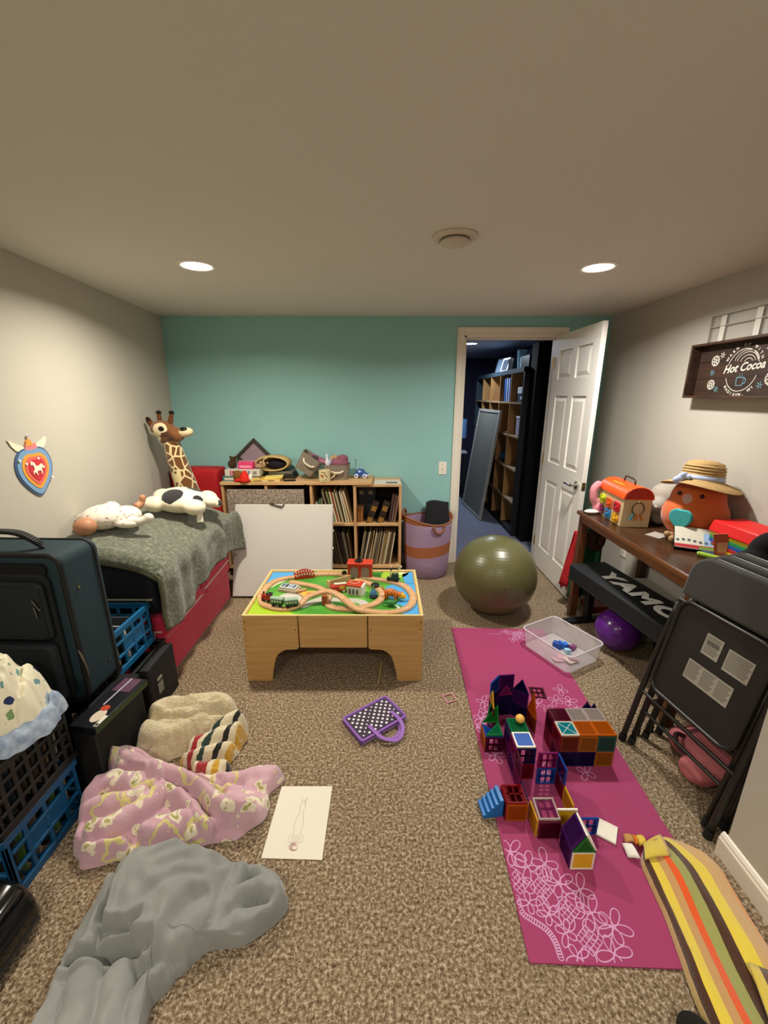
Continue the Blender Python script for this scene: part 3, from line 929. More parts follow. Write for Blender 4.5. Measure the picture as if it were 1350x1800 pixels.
t = thing('grey_blanket', 'plain grey fleece blanket heaped on the carpet at the bottom left', 'blanket', (0,0,0))
out_g = [(-.905,.45),(-.885,.585),(-.879,.652),(-.905,.756),(-.923,.846),(-.915,.923),(-.885,.985),(-.83,1.02),(-.742,1.03),(-.60,1.02),(-.48,1.0),(-.40,.985),(-.335,.956),(-.311,.919),(-.328,.856),(-.409,.800),(-.50,.79),(-.551,.75),(-.591,.700),(-.613,.670),(-.60,.622),(-.59,.50),(-.70,.42)]
PAN = [(-.733,1.10),(-.52,1.05),(-.468,1.01),(-.484,.895),(-.526,.798),(-.528,.708),(-.564,.676),(-.611,.686),(-.664,.748),(-.709,.785),(-.806,.811),(-.836,.91),(-.833,1.046)]
heap('blanket_cloth', out_g, GREYF, t, N=150, seed=5,
     domes=[(-.70,.90,.22,.17,.12),(-.74,.66,.18,.26,.035),(-.43,.89,.14,.13,.035)],
     layers=[(PAN, .034, .007)],
     rolls=[([(-.463,.992),(-.478,.88),(-.497,.798)],.030,.092),([(-.446,1.0),(-.378,.958),(-.326,.934),(-.312,.888)],.036,.085),([(-.473,.866),(-.40,.91),(-.329,.91)],.028,.098),
            ([(-.48,.798),(-.429,.838),(-.349,.852),(-.325,.852)],.028,.078),([(-.443,.80),(-.379,.80),(-.338,.83)],.026,.055),
            ([(-.877,.866),(-.871,.798),(-.85,.725),(-.831,.62)],.030,.072),([(-.863,.93),(-.84,.824),(-.82,.748)],.030,.098),
            ([(-.87,.76),(-.85,.66),(-.87,.50)],.045,.072),([(-.80,.72),(-.76,.62),(-.77,.44)],[.045,.055],.092),([(-.70,.70),(-.675,.60),(-.65,.46)],[.04,.055],.080),([(-.62,.73),(-.635,.66),(-.61,.58)],.026,.075)],
     creases=[([(-.813,1.028),(-.827,.895),(-.823,.824)],.010,.020),([(-.85,.735),(-.75,.748),(-.66,.762)],.011,.040),([(-.80,.80),(-.74,.785),(-.70,.80)],.008,.016),([(-.70,.83),(-.635,.88),(-.575,.903)],.014,.012),([(-.728,.958),(-.651,.992)],.014,.010),([(-.611,.798),(-.542,.866)],.014,.012),([(-.68,.90),(-.60,.95),(-.53,.96)],.016,.010)])
t = thing('pink_blanket', 'pink floral fleece blanket bunched between the grey and cream ones', 'blanket', (0,0,0))
out_p = [(-1.06,1.035),(-1.11,1.08),(-1.13,1.14),(-1.135,1.22),(-1.15,1.29),(-1.145,1.39),(-1.08,1.415),(-.987,1.365),(-.90,1.345),(-.80,1.33),(-.662,1.345),(-.55,1.36),(-.45,1.365),(-.425,1.33),(-.446,1.27),(-.448,1.178),(-.532,1.11),(-.66,1.07),(-.78,1.055),(-.854,1.037),(-.967,1.012),(-1.023,1.010)]
heap('blanket_cloth', out_p, PINKF, t, N=150, seed=23,
     domes=[(-1.0,1.24,.20,.20,.085),(-.66,1.22,.26,.14,.030)],
     rolls=[([(-1.10,1.385),(-.998,1.350),(-.781,1.263),(-.576,1.156),(-.464,1.145)],[.040,.026],.128),([(-1.125,1.345),(-1.061,1.325),(-.90,1.275)],.040,.160),
            ([(-1.115,1.20),(-1.074,1.236),(-.948,1.238)],.036,.140),([(-1.10,1.146),(-1.015,1.175),(-.928,1.203)],.032,.125),([(-1.023,1.075),(-.968,1.104),(-.902,1.158),(-.874,1.203)],.036,.118),
            ([(-1.09,1.125),(-1.075,1.06),(-1.01,1.035),(-.92,1.045)],.028,.080),([(-.868,1.311),(-.632,1.308),(-.453,1.335)],.030,.070),([(-.753,1.203),(-.557,1.213),(-.455,1.178)],.030,.075),
            ([(-.536,1.300),(-.455,1.288),(-.46,1.190)],.026,.055),([(-.846,1.094),(-.785,1.116),(-.711,1.138)],.032,.085),([(-.70,1.11),(-.60,1.135),(-.53,1.14)],.024,.060),([(-.97,1.30),(-.86,1.235),(-.72,1.165),(-.62,1.10)],[.03,.02],.098),([(-.80,1.30),(-.68,1.262),(-.56,1.255)],.022,.066),([(-1.06,1.285),(-.97,1.275),(-.90,1.24)],.022,.125)],
     creases=[([(-1.08,1.27),(-.95,1.265)],.008,.015),([(-.66,1.30),(-.60,1.22),(-.50,1.23)],.010,.014)])
t = thing('cream_blanket', 'cream sherpa blanket with red, green, black and yellow striped border', 'blanket', (0,0,0))
out_c = [(-1.105,1.46),(-1.115,1.53),(-1.11,1.61),(-1.07,1.67),(-.96,1.69),(-.85,1.705),(-.75,1.70),(-.705,1.66),(-.72,1.59),(-.80,1.52),(-.88,1.47),(-.95,1.425),(-1.04,1.415)]
heap('sherpa_side', out_c, CREAMF, t, N=110, seed=31, edge=.05, wr=.006, wrf=38,
     domes=[(-.92,1.57,.27,.19,.13),(-1.05,1.50,.10,.10,.09)],
     rolls=[([(-1.08,1.50),(-1.0,1.475),(-.92,1.490),(-.83,1.555)],[.045,.035],.135),([(-1.06,1.60),(-.967,1.645),(-.80,1.66),(-.74,1.64)],.055,.165),([(-.90,1.55),(-.822,1.60),(-.76,1.635)],.038,.168)],
     creases=[([(-1.05,1.545),(-.95,1.54),(-.87,1.575)],.014,.028),([(-.86,1.60),(-.79,1.625)],.010,.018)])
out_s = [(-.90,1.415),(-.84,1.48),(-.76,1.56),(-.700,1.62),(-.655,1.62),(-.640,1.56),(-.650,1.48),(-.677,1.415),(-.76,1.385),(-.85,1.385)]
heap('striped_border', out_s, STRIPEF, t, N=90, seed=41, edge=.04, wr=.004, wrf=40,
     domes=[(-.76,1.50,.15,.13,.05)],
     rolls=[([(-.86,1.405),(-.76,1.43),(-.67,1.455)],.034,.080),([(-.83,1.455),(-.74,1.495),(-.665,1.53)],.036,.112),([(-.78,1.52),(-.72,1.56),(-.67,1.59)],.032,.130)])
out_t = [(-.80,1.355),(-.73,1.385),(-.66,1.375),(-.63,1.345),(-.645,1.30),(-.72,1.29),(-.79,1.315)]
heap('striped_corner', out_t, STRIPEF2, t, N=60, seed=51, edge=.03, wr=.003, domes=[(-.72,1.335,.11,.07,.095)], rolls=[([(-.78,1.34),(-.66,1.335)],.03,.10)])

# ------------------------------------------------------------ yellow striped blanket, lower right
YST = [(0,'#d9b96a'),(.035,'#4a2a16'),(.115,'#e0c542'),(.215,'#c2945c'),(.305,'#e2571a'),(.385,'#9a9a54'),(.50,'#4a2a16'),(.60,'#e2c843'),(.74,'#c9a06a'),(.90,'#d98a3a'),(.95,'#c9a06a')]
YEL = fleece('striped_towelling', stripe_b(YST, 0, 1.0, .010), .6, 70, .006)
def strip_cloth(name, left, right, mat, parent, nu=44, nv=60, lift=.05, roll=.02, thick=.01, x0=0., x1=1., seed=0):
    A = spline([(p[0], p[1], 0) for p in left], 12); B = spline([(p[0], p[1], 0) for p in right], 12)
    def at(P, f):
        q = f*(len(P)-1); i = min(int(q), len(P)-2); return P[i]+(P[i+1]-P[i])*(q-i)
    vs = []; rs = []
    for i in range(nv+1):
        fv = i/nv; a = at(A, fv); b = at(B, fv)
        for j in range(nu+1):
            fu = j/nu
            # cross section: the edges roll under, the middle lies loosely
            s_ = -1+2*fu
            e = max(0, (abs(s_)-.80)/.20)
            sp = (abs(s_)-.10*e*e)*(1 if s_ > 0 else -1)
            p = a+(b-a)*(.5+.5*sp)
            z = lift*math.sqrt(max(0, 1-e*e))*(.75+.25*(1-s_*s_))
            z += .020*noise.noise(Vector((p.x*9, p.y*4, seed)))*(1-e)+.004*noise.noise(Vector((p.x*30, p.y*12, seed+3)))*(1-e)
            endf = max(0, (.06-fv)/.06, (fv-.94)/.06)
            z *= math.sqrt(max(0, 1-endf*endf))
            vs.append((p.x, p.y, max(.009, z+.009)))
            rs.append((x0-.5+(x1-x0)*fu, fv, 0))
    n = nu+1
    fs = [(i*n+j, i*n+j+1, (i+1)*n+j+1, (i+1)*n+j) for i in range(nv) for j in range(nu)]
    mb = MB(); mb.add(vs, fs)
    o = mb.build(name, mat, parent, smooth=True)
    at_ = o.data.attributes.new('rest', 'FLOAT_VECTOR', 'POINT')
    at_.data.foreach_set('vector', np.array(rs, dtype=np.float32).ravel())
    q = o.modifiers.new('u', 'SUBSURF'); q.levels = 1; q.render_levels = 1
    return o
t = thing('striped_blanket', 'yellow, brown, orange and olive striped towelling blanket at the lower right', 'blanket', (0,0,0))
strip_cloth('blanket_cloth', [(.915,1.06),(.870,1.02),(.855,.95),(.845,.86),(.825,.77),(.805,.68),(.80,.58),(.83,.46)],
            [(.97,1.08),(1.07,1.06),(1.13,1.00),(1.128,.93),(1.118,.84),(1.105,.74),(1.09,.62),(1.08,.46)], YEL, t, lift=.050, seed=2)
# turned over corner at the top and the folded flap at the bottom
def flap(name, pts, mat, parent, zs, xr, nu=14, nv=14, bulge=.012):
    (a,b,c,d) = [Vector((p[0], p[1], z)) for p, z in zip(pts, zs)]
    vs = []; rs = []
    for i in range(nv+1):
        for j in range(nu+1):
            u = j/nu; v = i/nv
            p = (a*(1-u)+b*u)*(1-v)+(d*(1-u)+c*u)*v
            p.z += bulge*4*u*(1-u)*.5+bulge*4*v*(1-v)*.5+.004*noise.noise(p*20)
            vs.append(tuple(p)); rs.append((xr[0]-.5+(xr[1]-xr[0])*u, v, 0))
    n = nu+1
    mb = MB(); mb.add(vs, [(i*n+j, i*n+j+1, (i+1)*n+j+1, (i+1)*n+j) for i in range(nv) for j in range(nu)])
    o = mb.build(name, mat, parent, smooth=True, solid=.008)
    at_ = o.data.attributes.new('rest', 'FLOAT_VECTOR', 'POINT')
    at_.data.foreach_set('vector', np.array(rs, dtype=np.float32).ravel())
    return o
flap('turned_corner', [(.872,1.0),(.962,1.005),(.975,1.078),(.90,1.055)], YEL, t, (.058,.066,.062,.05), (.60,.76))
flap('folded_flap', [(.93,.47),(1.13,.47),(1.085,.735),(.955,.765)], YEL, t, (.062,.05,.045,.072), (.12,.50), bulge=.006) if False else None
FL = fleece('striped_towelling_flap', stripe_b([(0,'#e0c542'),(.22,'#5a3118'),(.60,'#9a9a54')], 0, 1.0, .006), .6, 70, .006)
flap('folded_flap', [(.905,.50),(1.09,.50),(1.08,.70),(.985,.732)], FL, t, (.068,.058,.060,.078), (0,1), bulge=.006)
tg = flap('fabric_tag', [(.842,1.035),(.875,1.02),(.872,1.065),(.845,1.078)], M('#e6e2d6', rough=.6), t, (.012,.03,.035,.02), (0,1), 4, 4, .003)
tg['label'] = 'white sewn in care tag'
for k, (pts, cc) in enumerate((([(.855,1.075),(.885,1.07),(.89,1.10),(.862,1.105)],'#b98a50'),([(.885,1.068),(.897,1.066),(.900,1.098),(.890,1.10)],'#d9701c'),([(.898,1.064),(.925,1.062),(.930,1.098),(.902,1.10)],'#d6b84a'))):
    flap('corner_fold', pts, M(cc, rough=.95, bump=.5, bs=90), t, (.025,.035,.03,.022), (0,1), 6, 6, .012)

# ------------------------------------------------------------ paper drawing
t = thing('paper_drawing', 'white sheet with a faint pencil figure drawing on the carpet', 'drawing', (-.319, 1.175, .002), (0,0,R(-1)))
MB().prism([(-.106,-.137),(.107,-.139),(.104,.139),(-.104,.135)], 0, .0012).build('paper_sheet', M('#ded8c8', rough=.8, var=.03), t)
PEN = M('#9a968c', rough=.9); PEN2 = M('#b58a80', rough=.9)
def arc(cx, cy, rx, ry, a0, a1, n=14): return [(cx+rx*math.cos(R(a0+(a1-a0)*i/n)), cy+ry*math.sin(R(a0+(a1-a0)*i/n))) for i in range(n+1)]
mb = MB()
for sx in (-1, 1):
    mb.ribbon(spline([(sx*.004,.075,0),(sx*.010,.05,0),(sx*.006,.03,0),(sx*.014,.0,0),(sx*.016,-.03,0),(sx*.010,-.05,0)], 5), .0012, .0016)
    mb.ribbon(spline([(sx*.010,-.052,0),(sx*.024,-.06,0),(sx*.026,-.08,0),(sx*.012,-.085,0)], 4), .0011, .0016)
mb.ribbon(spline([(-.012,.085,0),(0,.07,0),(.014,.088,0),(.004,.06,0)], 4), .0011, .0016)
mb.build('pencil_lines', PEN, t)
mb = MB()
mb.ribbon(arc(0,-.098,.012,.014,0,360,20), .0016, .0017)
for k in range(6): mb.ribbon(arc(0,-.098,.004+.003*k,.003+.002*k,20*k,20*k+220,14), .0012, .0017)
for k in range(5): mb.ribbon([(-.012+.006*k,-.086),(-.016+.008*k,-.070),(-.010+.005*k,-.058)], .0011, .0017)
mb.build('pencil_hair', PEN2, t)

# ------------------------------------------------------------ polka dot carry case
t = thing('carry_case', 'dark polka dot carry case with purple trim and handles on the carpet', 'bag', (-.046, 1.660, .002), (0,0,R(36.5)))
PUR = M('#8f62b0', rough=.5); DKP = M('#352a3b', rough=.7)
MB().prism(rrect(.268,.178,.014), .0, .026).build('case_body', M('#6f4a94', rough=.5), t, bevel=.005)
MB().prism(rrect(.240,.150,.008), .026, .0285).build('cover_panel', DKP, t)
outer = rrect(.262,.172,.014); 
MB().tube([(x, y, .027) for x, y in outer], .0055, 6, closed=True).build('piping', PUR, t, smooth=True)
mb = MB(); k = 0
for i in range(14):
    for j in range(9):
        if (i+j) % 2: continue
        x = -.108+i*.0166; y = -.064+j*.016
        s_ = .0066 if (i*7+j*3) % 5 else .0045
        mb.prism([(x+s_*math.cos(a), y+s_*math.sin(a)) for a in [2*math.pi*q/8 for q in range(8)]], .0285, .0290)
mb.build('polka_dots', M('#d9d4da', rough=.6), t)
for i, (x0, x1) in enumerate(((-.055,.085),)):
    pts = spline([(x0,-.03,.031),(x0,-.085,.034),(x0+.015,-.135,.028),((x0+x1)/2,-.165,.014),(x1-.015,-.135,.022),(x1,-.085,.034),(x1,-.02,.031)], 6)
    mb = MB()
    for a, b in zip(pts, pts[1:]): mb.bar(a, b, .018, .003, (0,0,1))
    mb.build('handle', PUR, t)
pts = spline([(-.05,-.088,.012),(-.03,-.12,.010),(.01,-.142,.008),(.06,-.125,.010),(.08,-.088,.012)], 6)
mb = MB()
for a, b in zip(pts, pts[1:]): mb.bar(a, b, .016, .003, (0,0,1))
mb.build('handle', PUR, t)
MB().box(-.13,.13,-.0905,-.0885,.010,.014).build('zipper', M('#c9c0d6', rough=.3, metal=.6), t)
# stick and loose tile
tag(MB().cyl((-.032,1.938,.006),(-.015,2.126,.006), .004, n=8).build('wooden_stick', M('#c9a860')), 'thin straw coloured stick on the carpet beneath the train table', 'stick')

# ------------------------------------------------------------ milk crates
def crate(name, label, x1, y0, y1, z0, h, mat, depth=.33, nbars=4, solid=True, group='milk crates', holes=2, bar=.010, rows_=None):
    """open lattice crate; x1 is the face towards the room"""
    t = thing(name, label, 'crate', (x1-depth/2, (y0+y1)/2, z0), group=group)
    W = y1-y0; D = depth; th = .012
    def panel(nm, L, T):
        mb = MB()
        mb.box(-L/2, L/2, -th, .004, h-.030, h, 0, T)           # top rail, slightly proud
        mb.box(-L/2, L/2, -th, .003, 0, .030, 0, T)
        for k in range(nbars+1):
            x = -L/2+L*k/nbars; wdt = .020 if k in (0, nbars) else .016
            x = min(max(x, -L/2+wdt/2), L/2-wdt/2)
            mb.box(x-wdt/2, x+wdt/2, -th, 0, .030, h-.030, 0, T)
        for zz in (rows_ or (.38, .68)):
            mb.box(-L/2+.02, L/2-.02, -th, .001, h*zz-.007, h*zz+.007, 0, T)
        if solid:
            mb.box(-L/2+L/nbars, L/2-L/nbars, -th, -.003, h*.38, h*.68, 0, T)
        return mb.build(nm, mat, t, bevel=.002, seg=1)
    panel('side_panel', W, frameT((D/2,0,0), (0,1,0), (0,0,1)).__matmul__(Matrix.Identity(4)) @ Matrix(((1,0,0,0),(0,0,1,0),(0,1,0,0),(0,0,0,1))) )
    panel('side_panel', W, Matrix(((0,-1,0,-D/2),(-1,0,0,0),(0,0,1,0),(0,0,0,1))))
    panel('side_panel', D, Matrix(((1,0,0,0),(0,-1,0,-W/2),(0,0,1,0),(0,0,0,1))))
    panel('side_panel', D, Matrix(((1,0,0,0),(0,1,0,W/2),(0,0,1,0),(0,0,0,1))))
    mb = MB()
    for k in range(6):
        y = -W/2+.015+(W-.03)*k/5; mb.box(-D/2+.01, D/2-.01, y-.008, y+.008, 0, .010)
        x = -D/2+.015+(D-.03)*k/5; mb.box(x-.008, x+.008, -W/2+.01, W/2-.01, 0, .009)
    mb.build('base_grid', mat, t)
    return t
BLUEC = M('#14618f', rough=.4, var=.08, vs=6); BLACKC = M('#0e0e10', rough=.5); BLUED = M('#0d4a73', rough=.42)
crate('milk_crate', 'dark blue milk crate on the carpet below the black crate', -1.168, .925, 1.235, 0, .235, BLUED)
crate('milk_crate', 'black lattice crate of records stacked on the dark blue crate', -1.165, .925, 1.245, .236, .235, BLACKC, solid=False, nbars=7, rows_=(.30,.52,.74))
crate('milk_crate', 'black crate standing on the carpet next to the red cushion', -1.195, 1.62, 1.955, 0, .275, BLACKC, nbars=5)
crate('milk_crate', 'bright blue milk crate on top of the black crate by the red cushion', -1.240, 1.64, 1.945, .276, .225, BLUEC)
crate('milk_crate', 'black crate carrying the suitcase', -1.205, 1.275, 1.60, 0, .325, BLACKC, depth=.36, nbars=5)
# record sleeves in the crates
random.seed(8)
def sleeves(n, x0, x1, y0, y1, z, hgt, cols, label, grp, along='y'):
    for i in range(n):
        f = (i+.5)/n
        c = cols[i % len(cols)]
        hh = hgt*random.uniform(.92, 1.0)
        y = y0+(y1-y0)*f
        o = MB().box(x0, x1-random.uniform(0,.01), -.004, .004, 0, hh).build('record_sleeve', M(c, rough=.5), None, loc=(0, y, z), rot=(R(-5), 0, 0))
        tag(o, label, 'record', grp)
sleeves(12, -1.475, -1.185, .955, 1.205, .262, .20, ['#39322a','#5c4a33','#22303a','#7a7a66','#2d2a2a','#5f6b3a','#171717','#6a5a48'], 'record sleeve standing in the black lattice crate', 'records in the black crate')
sleeves(9, -1.475, -1.19, .955, 1.20, .016, .19, ['#2c2620','#5d7a3a','#20262c','#7a6a54','#1a1a1a'], 'record sleeve standing in the dark blue crate', 'records in the dark blue crate')
for i, (yy, c, hh, lb) in enumerate(((1.70,'#c8bba0',.17,'cream paper folder in the bright blue crate'),(1.745,'#1c1c20',.195,'black folder in the bright blue crate'),(1.78,'#dcd6c8',.175,'white folder in the bright blue crate'),(1.83,'#222a36',.20,'navy folder in the bright blue crate'))):
    tag(MB().box(-1.54,-1.27,-.006,.006,0,hh).build('paper_folder', M(c, rough=.6), None, loc=(0, yy, .29), rot=(R(4),0,0)), lb, 'folder', 'papers in the bright blue crate')
# black fabric bag beside the red cushion, with a pale label
t = thing('black_pouch', 'black fabric pouch with pale label hanging at the crate front', 'bag', (-1.168, 1.79, 0))
puffy('pouch_body', -.018, .028, -.10, .14, 0, .27, M('#111113', rough=.7), t, .012, .008)
MB().box(.034,.038,-.055,-.010,.10,.155).build('pouch_label', M('#77746a', rough=.6), t)
MB().box(.034,.037,-.05,-.01,.17,.185).build('pouch_strap', M('#8a867a', rough=.6), t)
# game box lying across the crate tops
t = thing('game_box', 'thin black game box with mushroom picture and white barcode label', 'box', (-1.105, 1.385, .327), (0,0,R(-8)))
MB().box(-.062,.050,-.135,.145,0,.030).build('box_body', M('#14141a', rough=.35), t, bevel=.002)
MB().prism([(.010+.024*math.cos(a), -.075+.034*math.sin(a)) for a in [2*math.pi*k/14 for k in range(14)]], .030, .0308).build('printed_mushroom', M('#cfc2ac', rough=.4), t)
MB().prism([(.005+.018*math.cos(a), -.035+.016*math.sin(a)) for a in [2*math.pi*k/12 for k in range(12)]], .030, .0310).build('printed_cap', M('#b5432e', rough=.4), t)
MB().box(.032,.048,-.125,-.070,.030,.0309).build('barcode_label', M('#d9d6ca', rough=.5), t)
MB().box(.034,.046,-.122,-.110,.0309,.0312).build('barcode_print', M('#2a3a26'), t)
MB().box(-.05,.03,.06,.14,.030,.0306).build('printed_art', M('#5a3a52', rough=.4), t)
MB().box(.048,.0508,-.134,.144,.004,.026).build('spine_stripe', M('#28401e', rough=.4), t)
MB().box(-.02,-.014,-.02,.14,.030,.0309).build('printed_line', M('#b9b4c4', rough=.3), t)
tag(MB().box(-1.20,-1.10,1.262,1.272,.0,.326).build('flat_board', M('#0c0c0d', rough=.7)), 'black board standing on edge under the game box', 'board')
tag(MB().box(-1.2,-1.12,1.285,1.60,.0,.326).build('black_carton', M('#0b0b0c', rough=.8), None, bevel=.004), 'black carton under the thin game box', 'carton')

# ------------------------------------------------------------ suitcase
t = thing('suitcase', 'large dark teal upright suitcase with black front pockets and top handle', 'suitcase', (-1.415, 1.52, .3265), (0,0,R(-2)))
TEAL = M('#1b333b', rough=.75, var=.12, vs=7, bump=.2, bs=400); DKF = M('#0c1214', rough=.8, bump=.25, bs=400); BKT = M('#0a0a0b', rough=.6)
sh = rrect(.43,.64,.045,6)
Tf = Matrix(((1,0,0,0),(0,0,-1,.10),(0,1,0,.335),(0,0,0,1)))
MB().prism(sh, 0, .205, Tf).build('case_body', TEAL, t, bevel=.018, seg=3)
# black piping around the front shell
MB().tube([tuple(Tf @ Vector((x*1.0, y*1.0, .205))) for x, y in sh], .009, 8, closed=True).build('piping', BKT, t, smooth=True)
MB().tube([tuple(Tf @ Vector((x*1.0, y*1.0, .03))) for x, y in sh], .006, 8, closed=True).build('piping', BKT, t, smooth=True)
Tp = Tf @ Matrix.Translation((-.02, 0, .205))
MB().prism([(x, y-.025) for x, y in rrect(.385,.555,.04,5)], 0, .022, Tp).build('front_panel', DKF, t, bevel=.008)
MB().prism([(x, y+.11) for x, y in rrect(.365,.235,.025,5)], .022, .050, Tp).build('upper_pocket', M('#101a1d', rough=.75, bump=.2, bs=400), t, bevel=.010)
MB().prism([(x, y-.155) for x, y in rrect(.365,.26,.03,5)], .022, .062, Tp).build('lower_pocket', M('#0f191c', rough=.75, bump=.2, bs=400), t, bevel=.012)
MB().prism([(x, y+.262) for x, y in rrect(.37,.05,.02,4)], .0, .012, Tp).build('top_recess', M('#050506', rough=.9), t)
MB().tube([tuple(Tp @ Vector((x, y+.11, .051))) for x, y in rrect(.35,.215,.022,5)], .004, 6, closed=True).build('zipper', BKT, t, smooth=True)
MB().ell(tuple(Tp @ Vector((-.06,.10,.052))), (.032,.004,.013), n=14, m=8).build('oval_badge', M('#8f8770', rough=.35, metal=.5), t, smooth=True)
ZP = M('#9a968a', rough=.3, metal=1)
MB().bar(tuple(Tp @ Vector((.150,.165,.055))), tuple(Tp @ Vector((.172,.125,.055))), .006, .004).build('zipper_pull', ZP, t)
MB().bar(tuple(Tp @ Vector((.155,.14,.055))), tuple(Tp @ Vector((.158,.095,.055))), .012, .004).build('zipper_pull', ZP, t)
MB().cyl((.2155,-.045,.50),(.219,-.045,.50), .006, n=10).build('rivet', ZP, t); MB().cyl((.2155,.03,.12),(.219,.03,.12), .006, n=10).build('rivet', ZP, t)
MB().tube(spline([(.216,-.10,.10),(.228,-.105,.15),(.228,-.108,.20),(.216,-.11,.26)],5), .004, 6).build('side_cord', ZP, t)
hp = spline([(-.16,-.03,.648),(-.15,-.035,.69),(-.10,-.04,.720),(-.02,-.04,.724),(.035,-.04,.714),(.085,-.035,.68),(.095,-.03,.648)], 6)
mb = MB()
for a, b in zip(hp, hp[1:]): mb.bar(a, b, .032, .014, (0,0,1))
mb.build('top_handle', BKT, t, smooth=False, bevel=.004)
for sx in (-.19,.19):
    MB().cyl((sx-.012,.09,.02),(sx+.012,.09,.02), .022, n=14).build('wheel', BKT, t)
# ------------------------------------------------------------ printed cotton bundle on the black crate
def bundle(name, label, cat, c, rx, ry, h, mat, seed, hang=None, N=64, loc=(0,0,0)):
    t = thing(name, label, cat, loc)
    rng = np.random.RandomState(seed)
    vs = []; na, nr = 72, 30
    for i in range(nr+1):
        r = i/nr
        for j in range(na):
            a = 2*math.pi*j/na
            lob = 1+.10*math.sin(3*a+seed)+.06*math.sin(7*a+2*seed)
            x = rx*r*lob*math.cos(a); y = ry*r*lob*math.sin(a)
            z = h*math.sqrt(max(0, 1-r**2.0))*(1-.25*math.sin(a+1.0)*r)
            fold = abs(math.sin(5*a+4*r+2*noise.noise(Vector((x*8, y*8, seed)))))
            z += (.055*(fold-.55)+.04*noise.noise(Vector((x*14, y*14, seed+2))))*(1-r**4)*min(1, r*3)
            vs.append((c[0]+x, c[1]+y, c[2]+max(0, z)))
    mb = MB()
    V = [vs[0]]+vs[na:]
    F = [(0, 1+j, 1+(j+1) % na) for j in range(na)]
    F += [(1+(i-1)*na+j, 1+i*na+j, 1+i*na+(j+1) % na, 1+(i-1)*na+(j+1) % na) for i in range(1, nr) for j in range(na)]
    F.append(tuple(1+(nr-1)*na+j for j in reversed(range(na))))
    mb.add(V, F)
    o = mb.build('bundled_cloth', mat, t, smooth=True)
    at = o.data.attributes.new('rest', 'FLOAT_VECTOR', 'POINT')
    at.data.foreach_set('vector', np.array(V, dtype=np.float32).ravel())
    return t
bt = thing('printed_sheet', 'white cotton sheet with teal and green print bundled on the black crate', 'sheet', (0,0,0))
heap('bundled_cloth', [(-1.40,1.06),(-1.41,1.16),(-1.35,1.235),(-1.27,1.255),(-1.175,1.235),(-1.135,1.16),(-1.145,1.07),(-1.22,1.035),(-1.31,1.03)], WHITEF, bt, N=130, seed=66, z0=.50, edge=.07, wr=.012, wrf=48, lobe=.035, warpamt=.016, k=.014,
     domes=[(-1.29,1.15,.15,.125,.19)],
     rolls=[([(-1.38,1.21),(-1.31,1.20),(-1.24,1.15),(-1.20,1.07)],[.040,.028],.205),([(-1.27,1.24),(-1.20,1.19),(-1.16,1.11)],.034,.160),([(-1.39,1.12),(-1.33,1.08),(-1.27,1.045)],.030,.150),([(-1.36,1.17),(-1.29,1.12),(-1.25,1.06)],.026,.205)],
     creases=[([(-1.33,1.19),(-1.27,1.13),(-1.24,1.07)],.010,.022),([(-1.25,1.20),(-1.20,1.13)],.010,.020)])
def blue_b(t, r): return t.ramp(t.noise(r, 30, 3, .6), [(.35,'#7f8fa8'),(.65,'#aebccd')])
BLUEF = fleece('pale_blue_cotton', blue_b, .15, 200, .002, .1)
bt = thing('blue_sheet', 'pale blue cotton cloth underneath the printed white sheet', 'sheet', (0,0,0))
heap('bundled_cloth', [(-1.43,1.02),(-1.44,1.14),(-1.39,1.235),(-1.28,1.265),(-1.165,1.245),(-1.112,1.16),(-1.118,1.06),(-1.18,.995),(-1.30,.975)], BLUEF, bt, N=100, seed=71, z0=.472, edge=.05, wr=.010, wrf=50, lobe=.03,
     domes=[(-1.27,1.12,.20,.16,.06)],
     rolls=[([(-1.36,1.00),(-1.26,.995),(-1.17,1.02),(-1.13,1.09)],.032,.075),([(-1.13,1.09),(-1.13,1.16),(-1.17,1.22)],.030,.085),([(-1.40,1.05),(-1.33,1.02)],.03,.08)])
# glossy black case at the lower left edge
t = thing('black_case', 'glossy black plastic case on the carpet at the left edge', 'case', (-1.22, .74, 0))
GLB = M('#08080a', rough=.12, coat=.6)
prof = [(-.16,0),(.165,0),(.18,.02),(.185,.06),(.175,.12),(.150,.165),(.10,.185),(-.16,.185)]
MB().prism(prof, -.16, .13, Matrix(((1,0,0,0),(0,0,1,0),(0,1,0,0),(0,0,0,1)))).build('case_shell', GLB, t, bevel=.02, seg=4)
MB().box(.176,.188,-.14,.11,.045,.052).build('case_seam', M('#1d1d20', rough=.4), t)
MB().prism(rrect(.16,.20,.03,5), .185, .191, Matrix.Translation((.0,-.015,0))).build('lid_panel', GLB, t, bevel=.002)
# dark slipper toe at the bottom edge
t = thing('dark_slipper', 'toe of a dark fuzzy slipper at the bottom edge', 'slipper', (.775, .575, 0), (0,0,R(10)))
mb = MB(); mb.ell((0,.03,.035), (.045,.055,.036), n=18, m=12).ell((0,-.06,.042), (.042,.10,.042), n=18, m=12)
mb.build('slipper_upper', M('#15130f', rough=1, bump=.8, bs=300), t, remesh=.006, soft=3)
MB().prism([(x*.9, y-.03) for x, y in rrect(.085,.22,.04,6)], 0, .010).build('slipper_sole', M('#0d0c0b', rough=.8), t)

